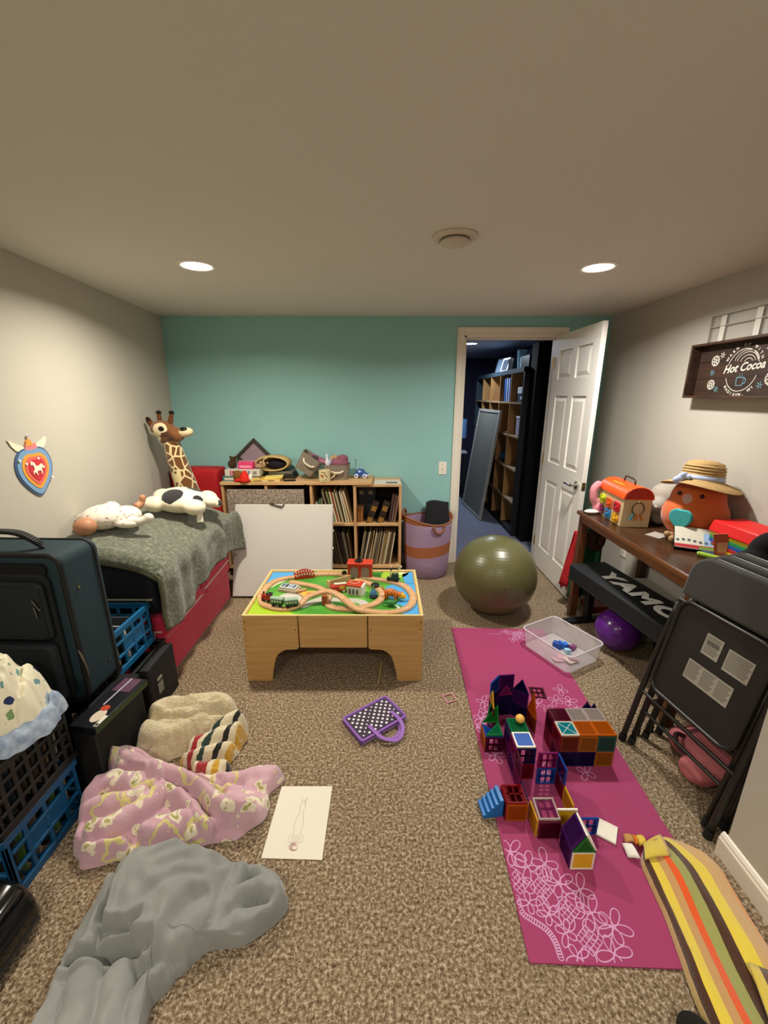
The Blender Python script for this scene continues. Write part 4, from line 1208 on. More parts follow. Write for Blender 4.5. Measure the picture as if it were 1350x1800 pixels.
# ------------------------------------------------------------ giraffe, cow cushion, doll
def plush(mb, name, mat, parent, vox=.008, soft=3):
    return mb.build(name, mat, parent, remesh=vox, soft=soft)
def giraffe_mat():
    t = NT('giraffe_plush'); co = t.coord()
    mp = t.n('ShaderNodeMapping'); mp.inputs['Scale'].default_value = (1,1,.8); t.l(co, mp.inputs[0])
    v = t.n('ShaderNodeTexVoronoi'); v.feature = 'DISTANCE_TO_EDGE'; v.inputs['Scale'].default_value = 15; t.l(mp.outputs[0], v.inputs['Vector'])
    c = t.mix(t.math('GREATER_THAN', v.outputs[0], .075), '#e2cd9c', '#6b4216')
    t.l(c, t.b.inputs['Base Color']); t.b.inputs['Roughness'].default_value = .95; t.b.inputs['Sheen Weight'].default_value = .4
    t.bump(t.noise(co, 200, 3), .4, .004)
    return t.m
GIR = giraffe_mat(); GBR = M('#6a3a16', rough=.95, var=.3, vs=20, bump=.4, bs=200); GCR = M('#e0cfa4', rough=.95, bump=.4, bs=200); BLKP = M('#0d0a0a', rough=.35)
t = thing('giraffe_plush', 'tall giraffe plush standing in the corner behind the cow cushion', 'stuffed toy', (-1.51, 3.12, 0))
neck = spline([(0,0,.62),(-.01,0,.78),(-.055,0,1.0),(-.085,0,1.14),(-.10,0,1.23)], 6)
mb = MB(); nn = len(neck)
mb.tube(neck, [.105-.05*(i/(nn-1))**.7 for i in range(nn)], 16)
mb.ell((.03,.03,.55), (.13,.15,.16))
plush(mb, 'neck', GIR, t)
mb = MB()
for sx, sy in ((-.04,-.05),(.09,-.05),(-.04,.12),(.09,.12)): mb.cyl((sx,sy,0), (sx*.9,sy*.9,.5), .040, .045, n=12)
plush(mb, 'legs', GIR, t, .012)
hc = (-.135, -.01, 1.305)
mb = MB(); mb.ell(hc, (.095,.075,.068), (0,R(10),0)).ell((hc[0]+.085,hc[1]-.01,hc[2]-.035), (.07,.058,.055), (0,R(20),0)).ell((hc[0]+.02,hc[1],hc[2]-.065), (.065,.055,.05))
headm = spots_mat('#7a4a1c', '#e6d6ae', [((hc[0]+.005,hc[1]-.075,hc[2]+.01), .052, None), ((hc[0]+.05,hc[1]-.06,hc[2]-.06), .05, '#5a3010'), ((hc[0]-.05,hc[1]-.06,hc[2]-.06), .045, None)], .008, 30)
plush(mb, 'head', headm, t, .007)
mb = MB(); mb.ell((hc[0]+.165,hc[1]-.01,hc[2]-.02), (.058,.045,.036), (0,R(-10),0)); plush(mb, 'muzzle', GCR, t, .006)
MB().ell((hc[0]+.165,hc[1]-.035,hc[2]+.004), (.028,.022,.016)).build('nostril', BLKP, t, smooth=True)
MB().ell((hc[0]+.02,hc[1]-.073,hc[2]+.012), (.022,.010,.017)).build('eye', BLKP, t, smooth=True)
for px_, py_, lean in ((hc[0]-.03,hc[1]+.02,.0),(hc[0]+.055,hc[1]+.0,.02)):
    MB().cyl((px_,py_,hc[2]+.05),(px_+lean,py_,hc[2]+.115), .018,.013, n=12).build('horn', GBR, t, smooth=40)
    MB().ell((px_+lean,py_,hc[2]+.122), (.019,.018,.016), n=12, m=8).build('horn_tip', M('#1c1010', rough=.95), t, smooth=True)
MB().ell((hc[0]-.085,hc[1]-.02,hc[2]+.055), (.022,.014,.042), (0,R(-25),0)).build('ear', GBR, t, smooth=True)
MB().ell((hc[0]-.088,hc[1]-.03,hc[2]+.075), (.014,.008,.020), (0,R(-25),0)).build('ear_tip', M('#1c1010', rough=.95), t, smooth=True)

t = thing('cow_cushion', 'cream plush cow cushion with black patches on the green blanket', 'cushion', (-1.36, 2.66, .812), (R(2),R(5),R(8)))
t.scale = (.86,.9,.95)
mb = MB()
mb.ell((0,0,.07), (.20,.17,.085), n=24, m=14)
for sx, sy in ((-.15,-.10),(.13,-.13),(-.16,.10),(.15,.11)): mb.ell((sx*1.05,sy*1.05,.06), (.08,.07,.055))
mb.ell((.205,.03,.06), (.075,.06,.045)); mb.ell((.26,.02,.05), (.035,.035,.03))
cm = spots_mat('#e6dcc0', '#111010', [((-.03,-.10,.13), .075, None), ((.09,.06,.145), .065, None), ((.155,-.09,.11), .04, None), ((-.13,.11,.09), .035, None), ((.285,.01,.06), .022, None)], .012, 22)
plush(mb, 'cushion_body', cm, t, .008, 4)
mb = MB()
for k in range(4): mb.bar((.165+.008*k,-.155,.05), (.165+.012*k,-.185+.004*k,-.03), .010,.002)
mb.build('ribbon_tags', M('#dfd9c6', rough=.6), t)

t = thing('baby_doll', 'baby doll lying in a white flowered dress at the blanket edge', 'doll', (-1.55, 2.17, .835), (0,0,R(30)))
t.scale = (1.12,1.12,1.15)
SKIN = M('#b5805e', rough=.5)
mb = MB(); mb.ell((-.072,-.066,.040), (.050,.046,.042)).ell((-.05,-.03,.04), (.025,.025,.022)); plush(mb, 'head', SKIN, t, .006, 3)
def dress_b(tt):
    co = tt.coord(); v = vor(tt, co, 55)
    return tt.mix(tt.math('LESS_THAN', v.outputs['Distance'], .22), '#e6dccb', '#a06a62')
tt = NT('doll_dress'); tt.l(dress_b(tt), tt.b.inputs['Base Color']); tt.b.inputs['Roughness'].default_value = .9
mb = MB(); mb.ell((.0,.02,.055), (.105,.095,.06), (0,0,R(20))).ell((.03,.06,.07),(.06,.03,.05),(0,0,R(50))).ell((.05,-.01,.075),(.07,.022,.03),(0,0,R(35))).ell((.09,.03,.045), (.075,.08,.05)).ell((-.06,.05,.05), (.06,.045,.035)).ell((.10,-.05,.025), (.06,.035,.022), (0,0,R(-15)))
plush(mb, 'dress', tt.m, t, .007, 2)
mb = MB(); mb.tube([(.14,.085,.07),(.165,.10,.085),(.175,.105,.105)], [.022,.018,.016], 10); mb.ell((.176,.105,.112), .017); mb.ell((.172,.088,.112), (.007,.007,.016))
plush(mb, 'foot', SKIN, t, .005, 2)
mb = MB(); mb.tube([(.10,-.045,.03),(.15,-.065,.03),(.185,-.07,.04)], [.026,.022,.020], 10); mb.ell((.19,-.068,.045), (.026,.022,.024)); plush(mb, 'sock', M('#ddd6c8', rough=.9), t, .005, 2)
mb = MB(); mb.tube([(-.01,.10,.06),(.02,.125,.085),(.03,.13,.10)], [.018,.016,.014], 8); plush(mb, 'hand', SKIN, t, .005, 2)

# ------------------------------------------------------------ low cube shelf against the teal wall
PINE = wood('#bd8f5e', '#d6b07e', 0, 5, .55, 9); PINEV = wood('#b78a5a', '#d0a878', 2, 5, .55, 9)
SX0, SX1, SY0, SY1 = -1.36, .148, 3.335, 3.665
SZ0, SZM, SZ1 = .085, .485, .835
t = thing('cube_shelf', 'low pine cube shelf full of records along the teal wall', 'shelf', (0,0,0))
MB().box(SX0, -.10, SY0-.012, SY1, SZ1, SZ1+.024).build('top_board', PINE, t, bevel=.002)
MB().box(-.262, SX1, SY0, SY1, SZ1-.018, SZ1-.001).build('top_board', PINE, t, bevel=.002)
for x in (SX0+.011, -.985, -.610, -.246, SX1-.011):
    MB().box(x-.011, x+.011, SY0+.001, SY1-.012, SZ0+.02, SZ1-.0185 if x > -.3 else SZ1-.0005).build('upright', PINEV, t, bevel=.0015)
xs = [SX0+.022, -.996, -.974, -.621, -.599, -.257, -.235, SX1-.022]
for k in range(4):
    MB().box(xs[2*k], xs[2*k+1], SY0+.002, SY1-.012, SZM-.010, SZM+.010).build('shelf_board', PINE, t, bevel=.001)
MB().box(SX0, SX1, SY0, SY1-.012, SZ0, SZ0+.0205).build('bottom_board', PINE, t, bevel=.001)
MB().box(SX0, SX1, SY1-.012, SY1-.002, SZ0, SZ1-.019).build('back_panel', M('#2e2218', rough=.8), t)
MB().box(SX0+.03, SX1-.03, SY0+.05, SY0+.07, 0, SZ0).box(SX0+.03, SX1-.03, SY1-.06, SY1-.04, 0, SZ0).build('plinth', M('#2a2018', rough=.8), t)
MB().box(-.66, -.645, SY0-.0135, SY0-.011, SZ1-.001, SZ1+.006).build('dark_knot', M('#2a1a0e'), t)
random.seed(21)
def row(x0, x1, z, hmin, hmax, cols, lean, label, grp, wmin=.006, wmax=.012, gap=.003, depth=.27):
    x = x0; i = 0
    while x < x1:
        wd = random.uniform(wmin, wmax); hh = random.uniform(hmin, hmax)
        a = R(lean+random.uniform(-1.5,1.5))
        c = cols[i % len(cols)] if i < 2*len(cols) else random.choice(cols)
        y0 = SY0+.03+random.uniform(0,.03)
        o = MB().box(0, wd, 0, depth, 0, hh).build('record_sleeve', M(c, rough=.6), None, loc=(x, y0, z+(wd*math.sin(abs(a)) if a > 0 else 0)+.001), rot=(0, a, 0))
        tag(o, label % NAMES.get(c, 'pale'), 'record', grp)
        x += wd/math.cos(a)+gap; i += 1
NAMES = {'#c9b98a':'straw','#d8cdb0':'cream','#7a8a4a':'olive','#3a2c22':'dark brown','#b08a5a':'tan','#a8502e':'rust','#8d8468':'khaki','#5a4a38':'brown','#cfc3a4':'ivory','#94805e':'beige','#4a4238':'umber','#e0d8c0':'white','#5d7a56':'green','#222':'black','#2a2422':'black'}
lab = 'thin %s record sleeve leaning left in the upper cubby beside the white table'
for x, c in ((-.585,'#cfc3a4'),(-.570,'#5d7a56'),(-.552,'#5d7a56'),(-.535,'#8d8468')):
    tag(MB().box(0,.010,0,.24,0,.19+.02*math.sin(x*90)).build('record_sleeve', M(c, rough=.6), None, loc=(x, SY0+.05, SZM+.0105)), 'thin %s book standing upright beside the leaning records' % NAMES[c], 'book', 'records in the low shelf')
row(-.475, -.275, SZM+.0105, .27, .30, ['#3a2c22','#c9b98a','#8d8468','#3a2c22','#d8cdb0','#7a8a4a','#e0d8c0','#b08a5a','#a8502e','#cfc3a4'], -13, lab, 'records in the low shelf', gap=.0015)
row(-.535, -.275, SZ0+.0215, .29, .31, ['#5a4a38','#3a2c22','#4a4238','#94805e','#3a2c22','#5a4a38','#8d8468'], -9, 'thin %s record sleeve leaning left in the lower cubby beside the white table', 'records in the low shelf')
row(-.22, .055, SZ0+.0215, .29, .32, ['#cfc3a4','#94805e','#4a4238','#d8cdb0','#94805e','#5a4a38','#cfc3a4','#b08a5a'], 10, 'thin %s record sleeve leaning right in the lower right cubby', 'records in the low shelf', gap=.004)
# brown boxed books leaning in the upper right cubby
for i, (x, lean) in enumerate(((-.160,-20),(-.066,-20))):
    t = thing('boxed_book', ['thick dark brown book with gold spine, left of the leaning pair', 'thick dark brown book with gold spine, right of the leaning pair'][i], 'book', (x, SY0+.03, SZM+.0112), (0, R(-lean), 0), 'brown books in the upper right cubby')
    MB().box(0,.055,0,.22,0,.20).build('cover', M('#2b1d14', rough=.5), t, bevel=.003)
    for z_ in (.015,.12): MB().box(.006,.049,-.0012,.001,z_,z_+.045).build('gold_print', M('#8a6428', rough=.4), t)
for i, x in enumerate((.035,.058,.080)):
    tag(MB().box(0,.016,0,.24,0,.255-.01*i).build('record_sleeve', M(['#4a3530','#6a5048','#8a6a5c'][i], rough=.6), None, loc=(x, SY0+.04, SZM+.0105), rot=(0,R(9),0)), ['dark plum', 'dull brown', 'dusty rose'][i]+' tall folder leaning at the right side of the upper right cubby', 'folder', 'records in the low shelf')
t = thing('brown_box', 'orange brown striped box in the left of the upper right cubby', 'box', (-.205, SY0+.12, SZM+.0105))
MB().box(-.026,.026,-.06,.10,0,.13).build('box_body', M('#7a4a22', rough=.6), t, bevel=.003)
for k in range(3): MB().box(-.02+.014*k,-.014+.014*k,-.061,-.06,.01,.09).build('box_stripe', M('#b07a3a'), t)
t = thing('navy_pouch', 'dark navy box with two beige squares at the top of the upper right cubby', 'box', (-.13, SY0+.19, SZM+.0105))
MB().box(-.10,.06,-.05,.10,0,.30).build('box_body', M('#1c222c', rough=.6), t, bevel=.012)
for x in (-.085,-.005): MB().box(x,x+.035,-.0515,-.05,.225,.255).build('beige_square', M('#8d8264'), t)

# speckled board and white folding table leaning in front of the shelf
def speck():
    t = NT('speckled_board'); co = t.coord(); n = t.noise(co, 160, 3, .8)
    t.l(t.ramp(n, [(.4,'#4a3f38'),(.5,'#8a7a6c'),(.62,'#c9bba8')]), t.b.inputs['Base Color']); t.b.inputs['Roughness'].default_value = .8
    return t.m
tag(MB().box(-1.30,-.665,-.009,.009,0,.80).build('speckled_board', speck(), None, loc=(0,3.285,.002), rot=(R(-2),0,0)), 'brown speckled board between shelf and white table', 'board')
t = thing('folding_table', 'white square folding table standing on edge against the shelf', 'folding table', (-.80, 2.955, .012), (R(-20.5),0,0))
WTB = M('#c6c1ba', rough=.55, var=.03, vs=2, bump=.05, bs=200); WTE = M('#e2dacb', rough=.5)
MB().box(-.40,.385,-.022,.0,0,.73).build('table_top', WTB, t, bevel=.004)
MB().box(-.402,.387,0,.018,0,.735).build('edge_band', WTE, t, bevel=.004)
MB().box(-.30,-.02,.018,.045,.60,.735).build('folded_leg', M('#b49a74', rough=.5), t, bevel=.003)
mb = MB(); mb.bar((-.115,-.024,.737),(-.02,-.030,.712),.030,.006).bar((-.02,-.030,.712),(-.002,-.026,.737),.016,.006).bar((-.115,-.024,.737),(-.118,.02,.742),.03,.006)
st = mb.build('latch_strap', M('#15120f', rough=.6), t); st['label'] = 'black strap latch'
for z in (.15,.38,.52): MB().cyl((.386,.0,z),(.394,.0,z),.010,n=10).build('rivet', WTE, t)

# ------------------------------------------------------------ things on top of the shelf
ZT = SZ1+.0242
# dark square frame turned on its corner against the wall
t = thing('tilted_picture', 'dark brown framed picture standing on its corner against the teal wall', 'picture frame', (-1.155, 3.60, ZT), (R(-12),0,0))
Tq = Matrix.Translation((0,0,.168)) @ Matrix.Rotation(R(45), 4, 'Y')
b = .03; q = .118
for a0,a1,b0,b1 in ((-q,q,-q,-q+b),(-q,q,q-b,q),(-q,-q+b,-q+b,q-b),(q-b,q,-q+b,q-b)):
    MB().box(a0,a1,-.01,.01,b0,b1,0,Tq).build('frame_rail', M('#2a211a', rough=.5), t, bevel=.002)
MB().box(-q+b,q-b,-.002,.006,-q+b,q-b,0,Tq).build('picture', M('#8f7a86', rough=.4, var=.25, vs=14), t)
# stack on the left: teal book, white game box, pink pack
t = thing('teal_book', 'teal covered book lying under the white game box', 'book', (-1.20, 3.49, ZT), (0,0,R(2)))
MB().box(-.15,.15,-.11,.11,0,.006).build('cover', M('#2b7f86', rough=.5), t); MB().box(-.15,.15,-.11,.11,.034,.040).build('cover', M('#2b7f86', rough=.5), t)
MB().box(-.142,.145,-.104,.10,.006,.034).build('pages', M('#cfc8b8', rough=.9), t); MB().box(-.155,-.142,-.11,.11,0,.040).build('spine', M('#2b7f86', rough=.5), t, bevel=.002)
t = thing('white_game_box', 'white board game box with coloured letters on its side', 'board game', (-1.185, 3.49, ZT+.0405), (0,0,R(1)))
MB().box(-.145,.145,-.115,.115,0,.055).build('box_body', M('#ccc7bc', rough=.5), t, bevel=.003)
for k, (ch, cc) in enumerate((('L','#a8345a'),('I','#b5a02a'),('F','#4f8a50'),('E','#3f6ea0'))):
    MB().box(-.100+.042*k,-.064+.042*k,-.1165,-.115,.010,.046).build('letter_tile', M(cc, rough=.5), t)
    text(ch, .034, 'letter', M('#f0eadc'), t, (-.082+.042*k,-.117,.028), (R(90),0,0), bold=.001)
MB().box(.09,.12,-.1165,-.115,.014,.042).build('printed_patch', M('#8a8478'), t)
t = thing('pink_card_pack', 'bright pink card pack in clear wrap on the white game box', 'card pack', (-1.16, 3.44, ZT+.096), (0,0,R(-4)))
MB().box(-.065,.065,-.035,.035,0,.055).build('pack_body', M('#dd3f78', rough=.4), t, bevel=.004)
MB().box(-.05,.05,-.0362,-.035,.012,.030).build('pack_print', M('#f09ab4', rough=.4), t)
MB().box(-.085,.085,.036,.05,0,.06).build('wrap_back', M('#c98a94', rough=.3), t, bevel=.003)
t = thing('brown_teddy', 'small dark brown plush left of the pink pack', 'stuffed toy', (-1.285, 3.45, ZT+.096))
mb = MB(); mb.ell((0,0,.035),(.038,.035,.036)).ell((.01,0,.075),(.026,.024,.024)).ell((-.012,0,.096),(.010,.008,.010)).ell((.03,0,.094),(.010,.008,.010)); plush(mb, 'plush_body', M('#3f2a14', rough=1, bump=.6, bs=200), t, .005, 2)
t = thing('tan_bundle', 'tan knotted cloth scrap right of the pink pack', 'cloth', (-1.045, 3.43, ZT+.096-.0))
mb = MB(); mb.ell((-.01,0,.02),(.035,.03,.02)).ell((.02,.01,.035),(.03,.02,.025),(0,R(30),0)).ell((.01,-.01,.05),(.015,.015,.02)); plush(mb, 'bundle', M('#a5866a', rough=.9), t, .005, 2)
t = thing('santa_plush', 'brown fuzzy plush with red and white hat at the shelf edge', 'stuffed toy', (-1.18, 3.355, ZT), (0,0,R(0)))
mb = MB(); mb.ell((-.035,0,.050),(.040,.030,.046)); plush(mb, 'plush_head', M('#7d5222', rough=1, bump=.6, bs=200), t, .005, 2)
MB().lathe([(.046,0),(.048,.015),(.034,.05),(.016,.085),(0,.095)], 20, (.025,-.01,.002)).build('red_hat', M('#d5200c', rough=.8), t, smooth=True)
MB().ell((-.012,-.02,.016),(.055,.020,.016),(0,R(-8),0)).build('hat_brim', M('#c81e0c', rough=.8), t, smooth=True)
MB().ell((.072,-.005,.035),(.017,.022,.034)).build('hat_trim', M('#e9dfd2', rough=1), t, smooth=True)
t = thing('yellow_book', 'thin yellow paperback lying at the shelf front', 'book', (-.985, 3.40, ZT), (0,0,R(4)))
MB().box(-.12,.12,-.07,.07,0,.022).build('cover', M('#d3ad48', rough=.5), t, bevel=.001); MB().box(-.112,.116,-.0705,-.068,.003,.019).build('pages', M('#d9c58a'), t)
for k in range(2): MB().box(-.10+.12*k,-.03+.10*k,-.0712,-.0704,.007,.015).build('printed_title', M('#8a5a1c'), t)
tag(MB().box(-.075,.075,-.05,.05,0,.012).build('yellow_card', M('#e6d67a', rough=.5), None, loc=(-.93, 3.42, ZT+.0226), rot=(0,R(-3),R(6))), 'pale yellow card on the yellow paperback', 'card')
t = thing('black_notebook', 'stack of black notebooks under the straw bag', 'notebook', (-.895, 3.545, ZT))
for k in range(3):
    MB().box(-.12+.012*k,.13-.01*k,-.075,.085,.0215*k,.0215*k+.020).build('notebook_block', M(['#191613','#24211d','#6a645a'][k], rough=.5), t, bevel=.003)
tag(MB().bar((-.84,3.365,ZT+.007),(-.74,3.37,ZT+.009),.014,.012).build('black_pen', M('#14110e', rough=.4)), 'black marker lying at the shelf front edge', 'pen')
# straw bag on its side with dark opening
t = thing('straw_bag', 'tan woven bag lying on its side with a dark opening', 'bag', (-.955, 3.52, ZT+.066), (R(0),0,0))
TAN = M('#b59a66', rough=.8, var=.15, vs=30, bump=.4, bs=120)
mb = MB()
prof = [(.01,.17),(.055,.165),(.082,.13),(.088,.06),(.082,.0),(.076,0),(.080,.06),(.074,.12),(.05,.15),(.0,.155)]
mb.lathe(prof, 32, (0,0,0), 0, Matrix.Translation((0,-.06,.066)) @ Matrix.Diagonal((1.75,1,.75,1)).to_4x4() @ Matrix.Rotation(R(-90), 4, 'X'))
mb.build('bag_body', TAN, t, smooth=True)
MB().tube([(.135*math.cos(a), -.062, .066+.0585*math.sin(a)) for a in [2*math.pi*k/32 for k in range(32)]], .007, 8, closed=True).build('bag_rim', M('#c4a872', rough=.8), t, smooth=True)
MB().ell((.03,-.01,.060),(.085,.03,.040)).build('dark_lining', M('#1a1020', rough=.9), t, smooth=True)
MB().tube(spline([(-.085,-.065,.02),(-.055,-.085,.06),(-.06,-.085,.10),(-.02,-.07,.125)],6), .006, 8).build('bag_strap', M('#c4a872', rough=.8), t, smooth=True)
MB().ell((-.03,-.075,.075), .008).build('snap_button', M('#d8c79a', rough=.3, metal=.5), t, smooth=True)
# grey felt bins with rope handles
FELT = M('#857a6c', rough=.95, var=.08, vs=12, bump=.3, bs=200); ROPE = M('#dcd2bd', rough=.8)
def felt_bin(label, loc, rot, w_, d_, h_):
    t = thing('felt_bin', label, 'storage bin', loc, rot, 'felt bins on the shelf')
    o1 = rrect(w_*.86,d_*.86,.03,5); o2 = rrect(w_,d_,.035,5); i2 = rrect(w_-.012,d_-.012,.03,5)
    n = len(o1); vs = [(x,y,0) for x,y in o1]+[(x,y,h_) for x,y in o2]+[(x,y,h_) for x,y in i2]+[(x*.98,y*.98,.012) for x,y in o1]
    fs = [tuple(reversed(range(n)))]
    for a in range(3): fs += [(a*n+i, a*n+(i+1)%n, (a+1)*n+(i+1)%n, (a+1)*n+i) for i in range(n)]
    fs.append(tuple(range(3*n,4*n)))
    mb = MB(); mb.add(vs, fs); mb.build('bin_wall', FELT, t, smooth=40)
    MB().tube(spline([(-w_*.28,-d_*.5-.002,h_*.70),(-w_*.15,-d_*.5-.02,h_*.56),(w_*.15,-d_*.5-.02,h_*.53),(w_*.30,-d_*.5-.004,h_*.62)],6), .0085, 8).build('rope_handle', ROPE, t, smooth=True)
    return t
felt_bin('grey felt bin tipped over against its neighbour', (-.685, 3.50, ZT+.064), (0,R(33),0), .19, .17, .155)
felt_bin('grey felt bin standing upright behind the cream mug', (-.405, 3.50, ZT), (0,0,R(-2)), .22, .18, .125)
t = thing('pink_pouch', 'pink and mauve pouch spilling out of the tipped felt bin', 'pouch', (-.555, 3.50, ZT+.135), (0,R(33),0))
mb = MB(); mb.ell((-.02,0,.025),(.075,.06,.022)).ell((.02,.01,.03),(.05,.05,.022)); plush(mb, 'pouch_body', spots_mat('#8d4a68','#b06a86',[((-.05,-.05,.03),.03,'#3a2430'),((.03,-.05,.03),.035,None)],.01,30), t, .006, 2)
t = thing('mauve_cloth', 'mauve cloth bundle piled in the upright felt bin', 'cloth', (-.385, 3.50, ZT+.085))
mb = MB(); mb.ell((0,0,.045),(.085,.06,.05)).ell((.03,0,.085),(.05,.045,.035)).ell((-.045,.01,.07),(.03,.03,.05)); plush(mb, 'bundle', M('#8a5464', rough=.95, var=.3, vs=25, bump=.4, bs=120), t, .006, 1)
t = thing('tan_toy', 'small tan plush toy peeking from the upright felt bin', 'stuffed toy', (-.42, 3.50, ZT+.165))
mb = MB(); mb.ell((0,0,.018),(.026,.022,.022)).ell((-.03,0,.0),(.02,.02,.028)); plush(mb, 'plush_body', M('#b09a72', rough=.95), t, .005, 1)
t = thing('white_brush', 'white plastic brush standing in the felt bin', 'brush', (-.478, 3.47, ZT+.09), (0,R(-4),0))
MB().lathe([(.012,0),(.020,.01),(.022,.055),(.014,.075),(.008,.09),(.008,.12),(.003,.125)], 14).build('brush_handle', M('#d8d6de', rough=.35), t, smooth=True)
MB().ell((.025,0,.055),(.010,.012,.028),(0,R(15),0)).build('brush_head', M('#a9bcd4', rough=.4), t, smooth=True)
t = thing('printed_mug', 'cream mug with brown printed pattern at the shelf front', 'mug', (-.495, 3.365, ZT))
MB().lathe([(.044,0),(.048,.004),(.048,.093),(.046,.095),(.043,.093),(.043,.006),(0,.006)], 32).build('mug_body', M('#d8c79c', rough=.4), t, smooth=40)
for (a, z, c, s_) in ((250,.055,'#a5522e',.012),(262,.042,'#a5522e',.008),(285,.06,'#8a7a4a',.010),(300,.045,'#8a7a4a',.009),(275,.08,'#6a5a3a',.008),(255,.082,'#6a5a3a',.006),(290,.02,'#7a6a44',.008),(262,.018,'#b09a5a',.009)):
    MB().ell((.0478*math.cos(R(a)), .0478*math.sin(R(a)), z),(s_,.0015,s_*.8),(0,0,R(a-270)),n=10,m=6).build('printed_mark', M(c, rough=.5), t)
MB().tube(spline([(.046,.012,.075),(.075,.02,.072),(.08,.02,.045),(.048,.012,.022)],5), .006, 8).build('mug_handle', M('#d8c79c', rough=.4), t, smooth=True)
# blue toy car
t = thing('toy_car', 'blue toy car with white wheels and antenna on the shelf', 'toy car', (-.195, 3.52, ZT+.001), (0,0,R(-12)))
BLU = M('#2650a0', rough=.35)
MB().prism([(-.062,.018),(.06,.018),(.062,.036),(.03,.042),(.012,.072),(-.03,.076),(-.052,.046),(-.062,.042)], -.032, .032, Matrix(((1,0,0,0),(0,0,1,0),(0,1,0,0),(0,0,0,1)))).build('car_body', BLU, t, bevel=.006)
MB().box(.044,.064,-.033,.033,.022,.034).build('bumper', M('#d8dbe0', rough=.4), t, bevel=.003)
for sx in (-.038,.036):
    for sy in (-.034,.034):
        wh = MB().cyl((sx,sy-.008,.020),(sx,sy+.008,.020),.019,n=18).build('wheel', M('#dcdde2', rough=.5), t, bevel=.002)
        MB().cyl((sx,sy-.0095,.020),(sx,sy+.0095,.020),.008,n=12).build('hub', BLU, wh)
MB().ell((-.01,-.033,.058),(.014,.003,.010),n=10,m=6).build('car_window', M('#b9cbe8', rough=.3), t)
MB().cyl((-.055,0,.05),(-.05,0,.145),.002,n=6).build('antenna', M('#3a3f38'), t); MB().ell((-.05,0,.15),(.004,.004,.012),n=8,m=6).build('antenna_tip', M('#2a2f38'), t)
tag(MB().prism([(-.112,-.10),(.118,-.105),(.108,.085),(-.108,.085)], 0, .006).build('white_folder', M('#cfc8ba', rough=.6), None, loc=(.028, 3.44, SZ1+.001)), 'white folder with a small dark photo on the right shelf end', 'folder')
pf = [o for o in bpy.data.objects if o.name == 'white_folder'][0]
MB().box(-.01,.085,-.075,-.02,.006,.0066).build('printed_photo', M('#4a4540', rough=.4, var=.4, vs=60), pf)

# ------------------------------------------------------------ lilac laundry basket
t = thing('laundry_basket', 'lilac fabric basket with an orange band between shelf and doorway', 'basket', (.385, 3.455, 0))
def basket_mat():
    tt = NT('basket_weave'); co = tt.coord()
    sp = tt.n('ShaderNodeSeparateXYZ'); tt.l(co, sp.inputs[0])
    wv = tt.math('SINE', tt.math('MULTIPLY', sp.outputs[2], 520))
    slant = tt.math('ADD', sp.outputs[2], tt.math('MULTIPLY', sp.outputs[0], -.10))
    c = tt.mix(tt.math('MULTIPLY', tt.math('GREATER_THAN', slant, .205), tt.math('LESS_THAN', slant, .305)), '#a58aa8', '#a8623c')
    c = tt.mix(tt.math('GREATER_THAN', sp.outputs[2], .495), c, '#a0623c')
    tt.l(c, tt.b.inputs['Base Color']); tt.b.inputs['Roughness'].default_value = .9
    tt.bump(wv, .5, .003)
    return tt.m
prof = [(.175,0),(.188,.01),(.198,.15),(.208,.30),(.214,.45),(.216,.515),(.213,.525),(.208,.515),(.204,.40),(.185,.02),(0,.02)]
mb = MB(); n = 64
vs = []; 
for r_, z in prof:
    for i in range(n):
        a = 2*math.pi*i/n
        dz_ = .022*math.sin(a*2+.6)*(z/.5)**3
        vs.append((r_*math.cos(a)*(1+.012*math.sin(3*a)), r_*math.sin(a)*.94, z+dz_))
fs = [tuple(reversed(range(n)))]
for k in range(len(prof)-1): fs += [(k*n+i, k*n+(i+1) % n, (k+1)*n+(i+1) % n, (k+1)*n+i) for i in range(n)]
mb.add(vs, fs); mb.build('basket_wall', basket_mat(), t, smooth=True)
RIM = M('#8d5a3c', rough=.8)
MB().tube([(.2155*math.cos(a)*(1+.012*math.sin(3*a)), .2155*math.sin(a)*.94, .522+.022*math.sin(2*a+.6)) for a in [2*math.pi*i/64 for i in range(64)]], .008, 8, closed=True).build('rim', RIM, t, smooth=True)
for cx_, ang in ((-.10,70),(.12,-70)):
    a = R(ang+90) if ang > 0 else R(ang)
    cxx, cyy = .217*math.cos(a), .205*math.sin(a)
    tx, ty = -math.sin(a), math.cos(a)
    pts = spline([(cxx+tx*d, cyy+ty*d, .52+h_) for d, h_ in ((-.06,-.03),(-.05,.02),(-.02,.05),(.02,.05),(.05,.02),(.06,-.03))], 5) if ang > 0 else spline([(cxx*1.04+tx*d, cyy*1.04+ty*d, .50+h_) for d, h_ in ((-.05,.0),(-.04,-.04),(-.01,-.065),(.02,-.06),(.045,-.03),(.05,.0))], 5)
    MB().tube(pts, .010, 8).build('handle', RIM, t, smooth=True)
# black cloth hanging in the basket
t = thing('black_cloth', 'black cloth hanging over the back of the lilac basket', 'cloth', (.47, 3.50, .0))
mb = MB(); vs = []; nu, nv = 16, 12
for i in range(nv+1):
    for j in range(nu+1):
        u = j/nu; v = i/nv
        vs.append((-.085+.20*u-.01*v, .125-.05*u*u-.105*v+.012*math.sin(7*u+3*v), .605+.01*math.sin(4*u)+.02*u-.22*v**1.5))
mb.add(vs, [(i*(nu+1)+j, i*(nu+1)+j+1, (i+1)*(nu+1)+j+1, (i+1)*(nu+1)+j) for i in range(nv) for j in range(nu)])
mb.build('cloth_sheet', M('#17171c', rough=.95, bump=.3, bs=200), t, smooth=True, solid=.012)
